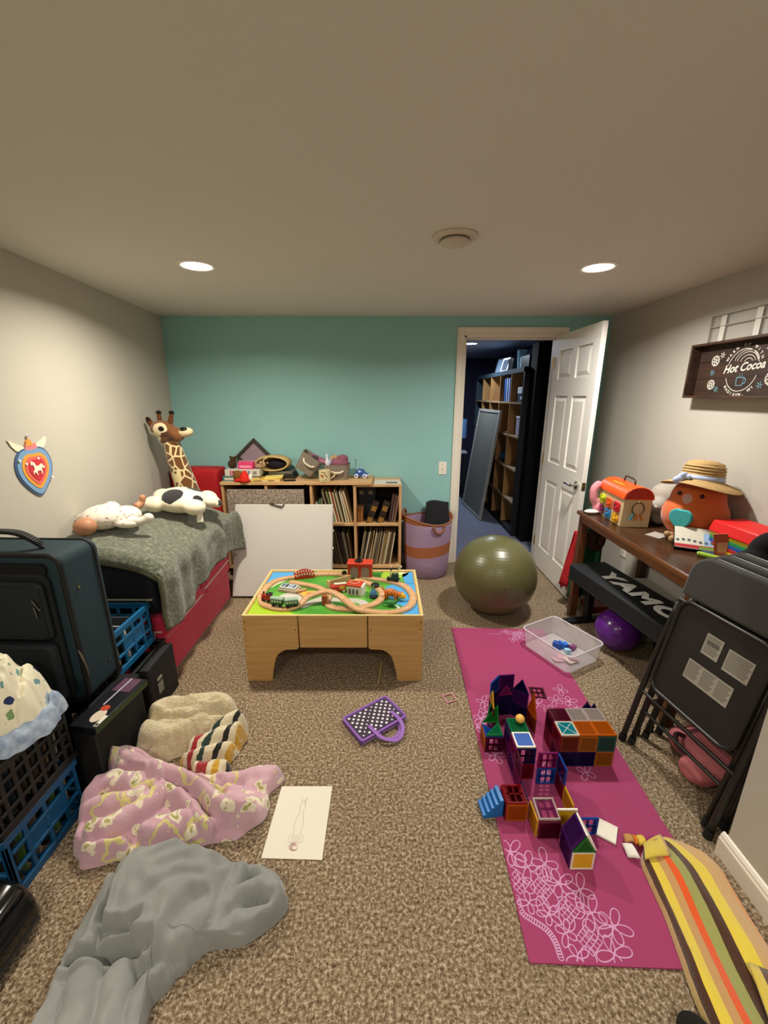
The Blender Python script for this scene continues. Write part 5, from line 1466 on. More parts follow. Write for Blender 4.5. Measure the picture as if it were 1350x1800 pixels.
# ------------------------------------------------------------ exercise ball
t = thing('exercise_ball', 'large olive green exercise ball on the carpet before the doorway', 'exercise ball', (.815, 2.77, .0))
def ball_mat():
    tt = NT('olive_vinyl'); co = tt.coord(); sp = tt.n('ShaderNodeSeparateXYZ'); tt.l(co, sp.inputs[0])
    tt.b.inputs['Base Color'].default_value = lin('#5a5836'); tt.b.inputs['Roughness'].default_value = .32
    tt.bump(tt.math('SINE', tt.math('MULTIPLY', sp.outputs[2], 420)), .06, .003)
    return tt.m
MB().ell((0,0,.288), (.296,.296,.288), n=64, m=40).build('ball_shell', ball_mat(), t, smooth=True)
MB().cyl((.0,-.290,.33),(.0,-.2985,.332),.010,n=14).build('valve_plug', M('#5a5838', rough=.5), t)

# ------------------------------------------------------------ train table
MAPLE = wood('#b98f54', '#cda468', 0, 3, .45, 14, .02); MAPLEV = wood('#b98f54', '#cda468', 1, 3, .45, 14, .02); EDGE = M('#d6c184', rough=.4)
TX0, TX1, TY0, TY1, TZ = -.766, .212, 1.962, 2.565, .410
t = thing('train_table', 'low wooden train table with painted landscape top on the carpet', 'play table', ((TX0+TX1)/2, (TY0+TY1)/2, 0))
tcx, tcy = (TX0+TX1)/2, (TY0+TY1)/2
HW, HD = (TX1-TX0)/2, (TY1-TY0)/2
def leg_outline(w_, drop, zt):
    # from outer edge 0 .. w_ ; arch cut on the inner side
    pts = [(0,0),(w_*.44,0)]
    foot = w_*.44
    pts += [(foot+.008*math.sin(R(a)), .010-.010*math.cos(R(a))) for a in (30,60,90)]
    pts += [(p.x, p.y) for p in spline([(foot+.012,.05,0),(foot+.028,.12,0),(foot+.045,.165,0),(foot+.085,.198,0),(w_-.030,.203,0)], 4)]
    pts += [(w_-.012, .204), (w_-.004, .210), (w_, .222)]
    pts += [(w_, zt-.012), (w_-.004, zt-.003), (w_-.010, zt), (0, zt)]
    return pts
for sy in (-1, 1):
    for sx in (-1, 1):
        o = leg_outline(.298, .2, TZ)
        T = Matrix(((-sx,0,0,sx*HW),(0,0,sy*1.0,sy*HD-sy*.020),(0,1,0,0),(0,0,0,1)))
        lg = MB().prism(o, 0, .020, T).build('corner_leg', MAPLE, t, bevel=.0015, seg=1)
        if sy < 0:
            for (px_, pz) in ((.012,.372),(.012,.33),(.285,.325)):
                MB().cyl((sx*(HW-px_),sy*HD,pz),(sx*(HW-px_),sy*(HD+.0012),pz),.005,n=10).build('screw', M('#8a6a3a', rough=.4, metal=.4), lg)
    dr = MB().box(-HW+.303, HW-.303, min(sy*HD, sy*(HD-.020)), max(sy*HD, sy*(HD-.020)), .213, TZ-.002).build('drawer_front' if sy < 0 else 'apron', MAPLE, t, bevel=.006, seg=3)
for sx in (-1, 1):
    for sy in (-1, 1):
        o = leg_outline(.20, .2, TZ)
        T = Matrix(((0,0,sx*1.0,sx*(HW-.020)),(-sy,0,0,sy*(HD-.0205)),(0,1,0,0),(0,0,0,1)))
        MB().prism(o, 0, .0195, T).build('end_leg', MAPLEV, t)
    MB().box(min(sx*HW, sx*(HW-.0195)), max(sx*HW, sx*(HW-.0195)), -HD+.225, HD-.225, .213, TZ-.002).build('end_apron', MAPLEV, t, bevel=.003)
MB().box(-HW+.3,HW-.3,-HD+.03,HD-.03,.215,.225).build('drawer_base', M('#8a6a3e', rough=.7), t)
# rim and printed board
rim = .013
for a0,a1,b0,b1 in ((-HW,HW,-HD,-HD+rim),(-HW,HW,HD-rim,HD),(-HW,-HW+rim,-HD+rim,HD-rim),(HW-rim,HW,-HD+rim,HD-rim)):
    MB().box(a0,a1,b0,b1,TZ-.001,TZ+.004).build('rim_strip', EDGE, t, bevel=.0015)
BZ = TZ-.006
def grass_mat():
    tt = NT('printed_grass'); co = tt.coord(); n = tt.noise(co, 6, 2)
    tt.l(tt.ramp(n, [(.40,'#3f8a2c'),(.55,'#4f9a34'),(.72,'#7db23a')]), tt.b.inputs['Base Color']); tt.b.inputs['Roughness'].default_value = .35
    return tt.m
bd = MB().box(-HW+rim,HW-rim,-HD+rim,HD-rim,BZ-.008,BZ).build('play_board', grass_mat(), t)
def printed(nm, pts, col, k):
    pp = [(p.x, p.y) for p in spline([(x-tcx, y-tcy, 0) for x, y in pts], 5, True)]
    lim = lambda x, y: (min(max(x, -HW+rim), HW-rim), min(max(y, -HD+rim), HD-rim))
    MB().prism([lim(*p) for p in pp], BZ, BZ+.0003*k, None).build(nm, M(col, rough=.35), bd)
printed('printed_meadow', [(-.76,1.97),(-.76,2.25),(-.70,2.2),(-.66,2.10),(-.58,2.06),(-.52,2.02),(-.50,1.97)], '#a2c22a', 1)
printed('printed_meadow', [(.02,2.56),(.16,2.56),(.14,2.48),(.06,2.44),(-.02,2.47)], '#9cc034', 1)
printed('printed_lake', [(-.76,2.56),(-.60,2.56),(-.60,2.49),(-.66,2.45),(-.70,2.37),(-.76,2.33)], '#4d9ed6', 1)
printed('printed_lake', [(.14,2.56),(.21,2.56),(.21,1.97),(.10,1.97),(.12,2.06),(.06,2.12),(.02,2.20),(.01,2.31),(.06,2.36),(.13,2.38),(.12,2.48)], '#4d9ed6', 1)
printed('printed_sand', [(-.72,2.33),(-.67,2.42),(-.60,2.47),(-.56,2.47),(-.61,2.43),(-.67,2.36),(-.70,2.31)], '#e4dcc0', 2)
printed('printed_road', [(-.47,2.10),(-.38,2.19),(-.34,2.185),(-.16,2.17),(-.10,2.135),(-.085,2.09),(-.125,2.09),(-.166,2.122),(-.26,2.133),(-.369,2.133),(-.45,2.06)], '#b9b5aa', 2)
printed('printed_road', [(-.60,2.23),(-.50,2.23),(-.47,2.15),(-.52,2.12),(-.62,2.15)], '#c2bfb4', 2)
printed('printed_path', [(.02,1.99),(.09,2.03),(.09,2.07),(.06,2.10),(.075,2.05),(.03,2.01)], '#dfe3da', 2)
printed('printed_path', [(.06,2.46),(.10,2.50),(.15,2.53),(.16,2.54),(.10,2.53),(.05,2.48)], '#e4dcc0', 2)

# wooden track
TRK = wood('#c09468', '#d3ab80', 0, 8, .5, 4, .02)
def track(path, zs, label_of, grp, closed=False, plen=.135, joff=0):
    P = spline([(x, y, z) for (x, y), z in zip(path, zs)], 14, closed)
    if closed: P.append(P[0].copy())
    d = [0]
    for a, b in zip(P, P[1:]): d.append(d[-1]+(b-a).length)
    total = d[-1]; n = max(1, round(total/plen))
    def at(s_):
        s_ = min(max(s_, 0), total)
        for i in range(len(P)-1):
            if s_ <= d[i+1]: return P[i]+(P[i+1]-P[i])*((s_-d[i])/max(1e-9, d[i+1]-d[i]))
        return P[-1]
    w_, h_ = .020, .012; g0, g1, gd = .0135, .0095, .003
    prof = [(-w_,0),(w_,0),(w_,h_),(g0,h_),(g0,h_-gd),(g1,h_-gd),(g1,h_),(-g1,h_),(-g1,h_-gd),(-g0,h_-gd),(-g0,h_),(-w_,h_)]
    m = len(prof)
    for k in range(n):
        s0 = total*k/n+.0008; s1 = total*(k+1)/n-.0008; N = 9
        c = at((s0+s1)/2); vs = []
        for i in range(N+1):
            s_ = s0+(s1-s0)*i/N
            p = at(s_); tg_ = (at(s_+.004)-at(s_-.004)); tg_.z = 0; tg_.normalize(); nx = Vector((tg_.y, -tg_.x, 0))
            vs += [tuple(p-c+nx*u+Vector((0,0,v))) for u, v in prof]
        fs = [(i*m+j, i*m+(j+1) % m, (i+1)*m+(j+1) % m, (i+1)*m+j) for i in range(N) for j in range(m)]
        fs += [tuple(reversed(range(m))), tuple(range(N*m, (N+1)*m))]
        mb = MB(); mb.add(vs, [tuple(reversed(f)) for f in fs])
        o = mb.build('track_piece', TRK, None, loc=tuple(c))
        tag(o, label_of(k, n, c), 'toy track', grp)
TZ0 = BZ+.0013
outer = [(-.33,2.125),(-.426,2.105),(-.475,2.058),(-.535,2.037),(-.605,2.045),(-.683,2.09),(-.722,2.183),(-.727,2.288),(-.695,2.385),(-.630,2.435),(-.572,2.450),(-.474,2.485),(-.351,2.497),(-.23,2.478),(-.072,2.425),(.04,2.385),(.123,2.325),(.165,2.226),(.168,2.141),(.14,2.060),(.078,2.010),(.005,1.997),(-.076,1.999),(-.15,2.012),(-.206,2.050),(-.256,2.092)]
oz = [TZ0+.062,TZ0+.040,TZ0+.014]+[TZ0]*18+[TZ0,TZ0+.006,TZ0+.016,TZ0+.038,TZ0+.055]
def where(c):
    a = 'front' if c.y < 2.12 else ('back' if c.y > 2.38 else 'middle')
    b = 'left' if c.x < -.5 else ('right' if c.x > -.02 else 'centre')
    return a, b
seen = {}
def lab_outer(k, n, c):
    if c.z > TZ0+.02: base = 'raised wooden track piece on the bridge hump'
    else: base = 'wooden track piece of the outer loop at %s %s' % where(c)
    i = seen.get(base, 0); seen[base] = i+1
    return base+['', ', next to the first', ', third along', ', fourth along', ', fifth along'][min(i, 4)]
track(outer, oz, lab_outer, 'wooden track pieces', True)
inner = [(-.600,2.375),(-.506,2.345),(-.416,2.305),(-.358,2.255),(-.331,2.190),(-.325,2.115),(-.290,2.055),(-.218,2.036),(-.137,2.048),(-.063,2.085),(-.018,2.150),(-.010,2.226),(-.045,2.300),(-.114,2.370),(-.19,2.405)]
def lab_inner(k, n, c):
    base = 'wooden track piece of the inner curve at %s %s' % where(c)
    i = seen.get(base, 0); seen[base] = i+1
    return base+['', ', next to the first', ', third along', ', fourth along', ', fifth along'][min(i, 4)]
track(inner, [TZ0]*len(inner), lab_inner, 'wooden track pieces')
# bridge pier
t = thing('track_pier', 'red brick print pier carrying the raised track', 'toy track pier', (-.335, 2.098, BZ+.0013))
MB().box(-.017,.013,-.012,.012,0,.058).build('pier_block', M('#9a4a2a', rough=.5), t, bevel=.002)
MB().box(.0135,.019,-.014,.014,0,.061).build('pier_side', M('#c99a64', rough=.5), t, bevel=.001)
# the train
def wagon(name, label, x, y, rz, body):
    t = thing(name, label, 'toy train', (x, y, TZ0+.0122), (0,0,R(rz)), 'toy train on the track')
    for sx in (-.020,.020):
        for sy in (-.0125,.0125):
            MB().cyl((sx,sy-.003,.009),(sx,sy+.003,.009),.009,n=14).build('wheel', M('#15120f', rough=.5), t)
    MB().box(-.034,.034,-.012,.012,.009,.016).build('chassis', M('#1c1814', rough=.5), t, bevel=.001)
    if body == 'engine':
        MB().box(-.034,.034,-.014,.014,.016,.023).build('running_board', M('#a52a1c', rough=.4), t, bevel=.001)
        MB().cyl((-.032,0,.032),(.010,0,.032),.0115,n=16).build('boiler', M('#a8301e', rough=.4), t, bevel=.001)
        MB().box(.010,.033,-.014,.014,.023,.050).build('cab', M('#8f2417', rough=.4), t, bevel=.002)
        MB().box(.007,.036,-.016,.016,.050,.055).build('cab_roof', M('#1a1512', rough=.4), t, bevel=.002)
        MB().cyl((-.022,0,.040),(-.022,0,.056),.005,n=12).build('chimney', M('#1a1512', rough=.4), t)
    else:
        MB().box(-.036,.036,-.015,.015,.016,.045).build('coach_body', M('#1d5a34', rough=.4), t, bevel=.002)
        MB().prism([(-.016,0),(.016,0),(.013,.006),(0,.009),(-.013,.006)], -.038, .038, Matrix(((0,0,1,0),(1,0,0,0),(0,1,0,.045),(0,0,0,1)))).build('coach_roof', M('#8fa890', rough=.4), t)
        for k in range(4): MB().box(-.030+.016*k,-.019+.016*k,-.0158,-.015,.028,.039).build('window', M('#bcd0bc', rough=.3), t)
wagon('steam_engine', 'red toy steam engine leading the train at front left', -.668, 2.115, -28, 'engine')
wagon('green_coach', 'green toy coach right behind the red engine', -.594, 2.062, -12, 'coach')
wagon('green_coach', 'green toy coach at the end of the train', -.513, 2.050, 12, 'coach')
# red lattice bridge over the back left curve
t = thing('lattice_bridge', 'red toy arch bridge with white lattice over the back left track', 'toy bridge', (-.522, 2.466, BZ+.001), (0,0,R(17)))
for sy in (-.026,.026):
    pts = [(-.065,0)]+[(-.065+.13*i/12, .024+.022*math.sin(math.pi*i/12)) for i in range(13)]+[(.065,0)]
    sd = MB().prism(pts, sy-.003, sy+.003, Matrix(((1,0,0,0),(0,0,1,0),(0,1,0,0),(0,0,0,1)))).build('arch_side', M('#b5301e', rough=.4), t)
    mb = MB()
    for k in range(7):
        x = -.050+.0165*k; z = .020+.014*math.sin(math.pi*(x+.065)/.13)
        mb.prism([(x-.006,z-.007),(x+.004,z-.007),(x+.006,z+.007),(x-.003,z+.007)], sy-.0034, sy+.0034, Matrix(((1,0,0,0),(0,0,1,0),(0,1,0,0),(0,0,0,1))))
    mb.build('lattice_print', M('#e2d2be', rough=.5), sd)
MB().box(-.062,.062,-.023,.023,.0,.0004).build('deck', M('#7a2a1a'), t)
# red engine shed with arched doors
t = thing('engine_shed', 'red toy engine shed with two grey arched doors at the back', 'toy building', (-.155, 2.47, BZ+.001), (0,0,R(-4)))
MB().box(-.078,.078,-.035,.040,0,.098).build('shed_wall', M('#b5351f', rough=.4), t, bevel=.003)
MB().box(-.083,.083,-.040,.044,.098,.108).build('shed_roof', M('#c43a22', rough=.4), t, bevel=.003)
for x in (-.036,.036):
    arch = [(x-.026,.008),(x+.026,.008)]+[(x+.026*math.cos(R(a)), .055+.028*math.sin(R(a))) for a in range(0,181,20)]
    MB().prism(arch, .0352, .0372, Matrix(((1,0,0,0),(0,0,-1,0),(0,1,0,0),(0,0,0,1)))).build('arched_door', M('#8a7a72', rough=.5), t)
MB().cyl((-.01,0,.108),(-.01,0,.118),.026,n=20).build('turntable_cap', M('#14110f', rough=.4), t, bevel=.002)
MB().cyl((-.01,.0,.118),(-.012,.0,.165),.006,.005,n=10).build('chimney', M('#14110f', rough=.4), t)
# fire station: wooden wall, red truck body, white house with red roof
t = thing('fire_station', 'white toy station house with a red helipad roof at the table centre', 'toy building', (-.175, 2.235, BZ+.0013), (0,0,R(-14)))
MB().box(-.038,.042,-.030,.030,0,.058).build('house_wall', M('#d9d2c6', rough=.5), t, bevel=.002)
MB().box(-.045,.048,-.036,.036,.058,.070).build('red_roof', M('#c03a20', rough=.4), t, bevel=.003)
MB().tube([(.028*math.cos(a), .022*math.sin(a), .073) for a in [2*math.pi*k/20 for k in range(20)]], .004, 6, closed=True).build('roof_ring', M('#c9876a', rough=.5), t)
for x in (-.022,.0,.024): MB().prism([(x-.007,.008),(x+.007,.008),(x+.007,.036),(x,.044),(x-.007,.036)], .0302, .0315, Matrix(((1,0,0,0),(0,0,-1,0),(0,1,0,0),(0,0,0,1)))).build('dark_window', M('#5a5650', rough=.4), t)
MB().box(.043,.060,-.034,.034,0,.064).build('white_fence', M('#e0dace', rough=.5), t, bevel=.003)
t = thing('fire_truck', 'red toy fire truck with yellow ladder left of the station', 'toy truck', (-.272, 2.262, BZ+.0013), (0,0,R(12)))
MB().box(-.048,.040,-.020,.020,.008,.044).build('truck_body', M('#bb3320', rough=.4), t, bevel=.004)
MB().box(-.030,.045,-.010,.010,.046,.054).build('ladder', M('#d8cfb8', rough=.5), t, bevel=.002)
MB().box(.0,.032,-.0212,-.020,.024,.042).build('yellow_panel', M('#d6b032', rough=.4), t)
for sx in (-.030,.026):
    for sy in (-.018,.018): MB().cyl((sx,sy-.004,.009),(sx,sy+.004,.009),.009,n=12).build('wheel', M('#d8d0c2', rough=.5), t)
t = thing('wooden_wall', 'tan wooden toy wall behind the fire truck', 'toy wall', (-.275, 2.335, BZ+.0013), (0,0,R(33)))
MB().box(-.075,.075,-.005,.005,0,.055).build('wall_panel', M('#b89a6c', rough=.6), t, bevel=.001); MB().box(-.080,-.074,-.02,.02,0,.055).build('wall_post', M('#c9ab7c', rough=.6), t)
tag(MB().lathe([(.014,0),(.016,.006),(.016,.020),(.012,.026),(.008,.034),(0,.036)], 16, (-.205, 2.345, BZ+.0013)).build('yellow_tower', M('#d9b520', rough=.4), None, smooth=40), 'small yellow toy dome behind the red roof', 'toy')
# crane
t = thing('toy_crane', 'black toy crane with a raised beige arm on the back right track', 'toy crane', (.058, 2.385, TZ0+.0122), (0,0,R(-20)))
MB().box(-.040,.040,-.016,.016,.008,.018).build('crane_bed', M('#15130f', rough=.5), t, bevel=.002)
for sx in (-.026,.026):
    for sy in (-.013,.013): MB().cyl((sx,sy-.003,.009),(sx,sy+.003,.009),.009,n=12).build('wheel', M('#15130f', rough=.5), t)
MB().box(-.008,.034,-.015,.015,.018,.050).build('crane_cab', M('#1d3524', rough=.5), t, bevel=.003)
MB().bar((-.020,0,.02),(-.012,0,.095),.008,.008).bar((.005,0,.045),(.055,0,.105),.010,.008).bar((.055,0,.105),(.02,0,.112),.006,.006).build('crane_arm', M('#d3c29c', rough=.5), t)
MB().cyl((-.012,-.01,.080),(-.012,.01,.080),.007,n=12).build('pulley', M('#15130f'), t)
# little round things
tag(MB().lathe([(0,0),(.024,0),(.026,.004),(.026,.012),(.022,.015),(0,.015)], 24, (-.055, 2.305, TZ0+.0125)).build('black_disc', M('#1b1813', rough=.5), None, smooth=40), 'black round disc lying on the inner track', 'toy wheel')
t = thing('balloon_toy', 'blue and green teardrop toy standing on the painted grass', 'toy', (-.062, 2.185, BZ+.001))
MB().lathe([(.022,0),(.025,.004),(.025,.012),(.022,.015)], 20).build('black_base', M('#1d2126', rough=.5), t, smooth=40)
MB().lathe([(.020,.015),(.022,.026),(.016,.042),(.006,.054),(0,.058)], 20).build('blue_cone', M('#3f6f94', rough=.3), t, smooth=True)
MB().lathe([(.006,.054),(.004,.075),(0,.080)], 10).build('green_tip', M('#5f9a50', rough=.3), t, smooth=True)
tag(MB().cyl((-.262,2.476,TZ0+.019),(-.262,2.496,TZ0+.019),.0155,n=18).build('black_roller', M('#17130f', rough=.5)), 'black toy roller on the back track beside the engine shed', 'toy wheel')
# tiger
t = thing('toy_tiger', 'orange striped toy tiger with yellow face near the right curve', 'toy animal', (.048, 2.165, BZ+.001), (0,0,R(-22)))
def tig():
    tt = NT('tiger_stripes'); co = tt.coord(); wv = tt.n('ShaderNodeTexWave'); wv.inputs['Scale'].default_value = 22; wv.inputs['Distortion'].default_value = 4; wv.inputs['Detail Scale'].default_value = 3; tt.l(co, wv.inputs['Vector'])
    tt.l(tt.mix(tt.math('GREATER_THAN', wv.outputs['Fac'], .80), '#d87018', '#1f120a'), tt.b.inputs['Base Color']); tt.b.inputs['Roughness'].default_value = .5
    return tt.m
TIG = tig()
mb = MB(); mb.ell((-.008,0,.040),(.045,.022,.024)).ell((.032,0,.036),(.022,.019,.020))
for sx, sy in ((-.035,-.012),(-.035,.012),(.026,-.012),(.026,.012)): mb.cyl((sx,sy,0),(sx,sy,.035),.009,.010,n=10)
plush(mb, 'tiger_body', TIG, t, .004, 2)
mb = MB(); mb.ell((.062,0,.032),(.018,.019,.018)).ell((.076,0,.026),(.010,.012,.009)); plush(mb, 'tiger_face', M('#dba822', rough=.5), t, .003, 2)
MB().ell((.055,-.014,.048),.006,n=8,m=6).ell((.055,.014,.048),.006,n=8,m=6).build('ear', M('#d87018'), t)
MB().tube(spline([(-.050,0,.048),(-.062,0,.058),(-.058,0,.072)],4), .004, 6).build('tail', TIG, t)
# green dinosaur
t = thing('toy_dinosaur', 'small green toy dinosaur in front of the tiger', 'toy animal', (.042, 2.080, BZ+.001), (0,0,R(-10)))
mb = MB(); mb.ell((0,0,.022),(.030,.015,.016)).tube([(.02,0,.025),(.035,0,.038),(.042,0,.050)],[.010,.007,.006],8).ell((.047,0,.053),(.010,.007,.006)).tube([(-.025,0,.022),(-.045,0,.014),(-.060,0,.008)],[.009,.005,.002],8)
for sx, sy in ((-.014,-.010),(-.014,.010),(.014,-.010),(.014,.010)): mb.cyl((sx,sy,0),(sx,sy,.018),.006,n=8)
plush(mb, 'dinosaur_body', M('#2f7a3a', rough=.5), t, .003, 1)
mb = MB()
for k in range(5): mb.prism([(-.024+.011*k,.034),(-.014+.011*k,.034),(-.019+.011*k,.046)], -.0015, .0015, Matrix(((1,0,0,0),(0,0,1,0),(0,1,0,0),(0,0,0,1))))
mb.build('back_plates', M('#58a85a', rough=.5), t)
# printed platform blocks on the left
t = thing('platform_block', 'grey toy platform with blue windows inside the left loop', 'toy building', (-.575, 2.275, BZ+.0013), (0,0,R(-16)))
MB().box(-.06,.06,-.035,.035,0,.018).build('platform_base', M('#b9a78a', rough=.6), t, bevel=.002); MB().box(-.055,.05,-.028,.028,.018,.030).build('platform_top', M('#c9c9c4', rough=.5), t, bevel=.002)
for k in range(4): MB().box(-.048+.024*k,-.030+.024*k,-.020,.020,.030,.0306).build('printed_window', M(['#4c5f7a','#2f3640','#7f95ad','#4c5f7a'][k]), t)
tag(MB().box(-.03,.03,-.012,.012,0,.020).build('ramp_block', M('#b58a5c', rough=.6), None, bevel=.003, loc=(-.497,2.245,BZ+.0013), rot=(0,0,R(24))), 'tan wooden ramp block right of the grey platform', 'toy block')
t = thing('hexagon_tile', 'yellow orange printed hexagonal tile inside the left loop', 'toy tile', (-.445, 2.215, BZ+.0013))
hx = [(.062*math.cos(R(a)), .042*math.sin(R(a))) for a in (0,60,120,180,240,300)]
MB().prism(hx, 0, .009).build('tile_base', M('#c9a06a', rough=.6), t, bevel=.001); MB().prism([(x*.86,y*.84) for x,y in hx], .009, .0094).build('tile_print', M('#d9a73a', rough=.5), t)
MB().prism([(-.02,-.02),(.01,-.025),(.03,0),(-.01,.02)], .0094, .0098).build('tile_print', M('#d07838', rough=.5), t)

# ------------------------------------------------------------ yoga mat
MATX, MATY, MATA = .752, 1.625, -1.81
mat_t = thing('yoga_mat', 'magenta yoga mat with pale pink flower print on the carpet', 'yoga mat', (MATX, MATY, .001), (0,0,R(MATA)))
MATZ = .005
MB().prism([(-.3125,-.8695),(.3125,-.8695),(.3125,.8695),(-.3125,.8695)], 0, MATZ).build('mat_sheet', M('#9c3f66', rough=.85, bump=.35, bs=420, bd=.002, spec=.2), mat_t)
Minv = (Matrix.Translation((MATX, MATY, 0)) @ Matrix.Rotation(R(MATA), 4, 'Z')).inverted()
def ml(x, y):
    p = Minv @ Vector((x, y, 0)); return p.x, p.y
def inm(x, y): return abs(x) < .308 and abs(y) < .865
mb = MB(); random.seed(17); LZ = [0]
def pr_line(pts, wd=.0032, closed=False):
    run = []; LZ[0] += 1; zz = MATZ+.0003+.000004*LZ[0]
    for p in pts:
        if inm(*p): run.append(p)
        else:
            if len(run) > 1: mb.ribbon(run, wd, zz)
            run = []
    if len(run) > 1: mb.ribbon(run, wd, zz, closed and len(run) == len(pts))
def flower(x, y, r, rot, n=4):
    for k in range(n):
        a = rot+2*math.pi*k/n
        L = r*(1.0 if k % 2 == 0 else .8); wd = r*.30
        pts = []
        for i in range(19):
            t_ = 2*math.pi*i/18
            px_ = L*.52*(1-math.cos(t_)); py_ = wd*math.sin(t_)*(.55+.45*(1-math.cos(t_))/2)
            pts.append((x+px_*math.cos(a)-py_*math.sin(a), y+px_*math.sin(a)+py_*math.cos(a)))
        pr_line(pts)
def lattice(x, y, s_, rot):
    for k in range(5):
        o = -s_+2*s_*k/4
        for (a, b) in (((-s_, o), (s_, o)), ((o, -s_), (o, s_))):
            q = []
            for u, v in (a, b): q.append((x+u*math.cos(rot)-v*math.sin(rot), y+(u*math.sin(rot)+v*math.cos(rot))))
            pr_line([(q[0][0]+(q[1][0]-q[0][0])*i/6, q[0][1]+(q[1][1]-q[0][1])*i/6) for i in range(7)], .0026)
F1 = [(.445,1.057),(.49,1.011),(.551,1.02),(.577,.961),(.636,.943),(.643,.881),(.693,.847),(.662,.784),(.459,.908),(.511,.878),(.543,.832),(.553,.777)]
for k, p in enumerate(F1): flower(*ml(*p), .052 if k < 8 else .036, random.uniform(0, 1.5), 4 if k % 3 else 5)
for p in [(.444,.967),(.513,.946),(.571,.889),(.604,.815)]: lattice(*ml(*p), .026, R(38))
for a, b in zip(F1[:8], F1[1:8]):
    m = ((a[0]+b[0])/2-.02, (a[1]+b[1])/2-.02)
    pr_line([tuple(p)[:2] for p in spline([(*ml(*a),0),(*ml(*m),0),(*ml(*b),0)], 8)])
for (x, y, r) in [(.43,.985,.020),(.475,.955,.018),(.53,.915,.024),(.56,.865,.022),(.60,.90,.026),(.585,.775,.020),(.50,.90,.020),(.62,.84,.020),(.47,1.03,.016),(.53,.99,.018)]:
    c = ml(x, y); pr_line([(c[0]+r*math.cos(t_), c[1]+r*1.3*math.sin(t_)) for t_ in [2*math.pi*i/18 for i in range(19)]])
ch = spline([(*ml(*p), 0) for p in [(.426,.92),(.43,.881),(.459,.86),(.489,.839),(.503,.81),(.505,.777)]], 5)
for p in ch: pr_line([(p.x+.008*math.cos(t_), p.y+.008*math.sin(t_)) for t_ in [2*math.pi*i/10 for i in range(11)]], .0024)
F2 = [(.593,1.835),(.595,1.75),(.52,1.72),(.481,1.675),(.449,1.621),(.466,1.553),(.495,1.459),(.52,1.79),(.961,1.879),(.97,1.793),(.90,1.80),(.80,1.78),(.85,1.72),(.973,1.733),(.72,1.80),(.691,1.373),(.86,1.373),(.73,1.72)]
for k, p in enumerate(F2): flower(*ml(*p), .045, random.uniform(0, 1.5), 4 if k % 3 else 5)
for a, b in zip(F2[:6], F2[1:7]): pr_line([tuple(p)[:2] for p in spline([(*ml(*a),0),(*ml((a[0]+b[0])/2+.02,(a[1]+b[1])/2),0),(*ml(*b),0)], 6)])
for p in [(.83,2.45),(.872,2.417),(.899,2.384),(.93,2.44),(.95,2.36),(.85,2.36),(.99,2.42),(1.03,2.36)]: flower(*ml(*p), .034, random.uniform(0,1.5), 4)
for p in [(.90,2.43),(.96,2.40)]: lattice(*ml(*p), .022, R(38))
for k in range(9):
    c = ml(.70+.0105*k, 2.424)
    if k % 3 != 2 or k == 8: pr_line([(c[0]-.0035, c[1]), (c[0]+.0035, c[1])], .006)
pf_ = mb.build('printed_flowers', M('#cb93bb', rough=.8), mat_t); pf_['kind'] = 'stuff'

# ------------------------------------------------------------ clear bin
BX, BY, BA = 1.100, 2.225, R(28)
t = thing('clear_bin', 'frosted clear plastic bin half on the yoga mat', 'storage bin', (BX, BY, .0065), (0,0,BA))
def frost():
    tt = NT('frosted_plastic')
    tt.b.inputs['Base Color'].default_value = lin('#e9e4ea'); tt.b.inputs['Roughness'].default_value = .28
    tt.b.inputs['Alpha'].default_value = .30; tt.b.inputs['Specular IOR Level'].default_value = .6
    return tt.m
FR = frost()
def tub(w0, d0, w1, d1, h, th=.003):
    o1 = rrect(w0,d0,.03,5); o2 = rrect(w1,d1,.035,5); n = len(o1)
    vs = [(x,y,0) for x,y in o1]+[(x,y,h) for x,y in o2]+[(x*(1-2*th/w1),y*(1-2*th/d1),h) for x,y in o2]+[(x*(1-2*th/w0),y*(1-2*th/d0),th) for x,y in o1]
    fs = [tuple(reversed(range(n)))]
    for a in range(3): fs += [(a*n+i, a*n+(i+1)%n, (a+1)*n+(i+1)%n, (a+1)*n+i) for i in range(n)]
    fs.append(tuple(range(3*n,4*n)))
    mb = MB(); mb.add(vs, fs); return mb
tub(.275,.335,.300,.365,.118).build('bin_wall', FR, t, smooth=40)
MB().tube([(x, y, .118) for x, y in rrect(.303,.368,.036,5)], .0042, 8, closed=True).build('bin_rim', M('#ddd6d8', rough=.3, alpha=.75), t, smooth=True)
for k, (x, y, rz, c, dd, lb) in enumerate(((.02,.04,30,'#1f4fa0',(.055,.05,.03),'dark blue block in the clear bin'),(.055,.02,-20,'#2a6fd0',(.05,.035,.03),'bright blue block in the clear bin'),(.03,-.03,60,'#a5d0e6',(.04,.03,.02),'pale blue block in the clear bin'),(.09,-.02,10,'#7a3a6a',(.05,.03,.02),'purple block in the clear bin'))):
    p = Matrix.Rotation(BA, 4, 'Z') @ Vector((x, y, 0))
    tag(MB().box(-dd[0]/2,dd[0]/2,-dd[1]/2,dd[1]/2,0,dd[2]).box(-dd[0]/2,-dd[0]/2+.012,-dd[1]/2,dd[1]/2,dd[2],dd[2]+.012).build('toy_block', M(c, rough=.35), None, bevel=.002, loc=(BX+p.x, BY+p.y, .0105), rot=(0,0,BA+R(rz))), lb, 'toy block', 'blocks in the clear bin')
p = Matrix.Rotation(BA, 4, 'Z') @ Vector((-.06, -.07, 0))
t = thing('paper_scraps', 'pale pink paper bits at the bottom of the clear bin', 'paper', (BX+p.x, BY+p.y, .0105))
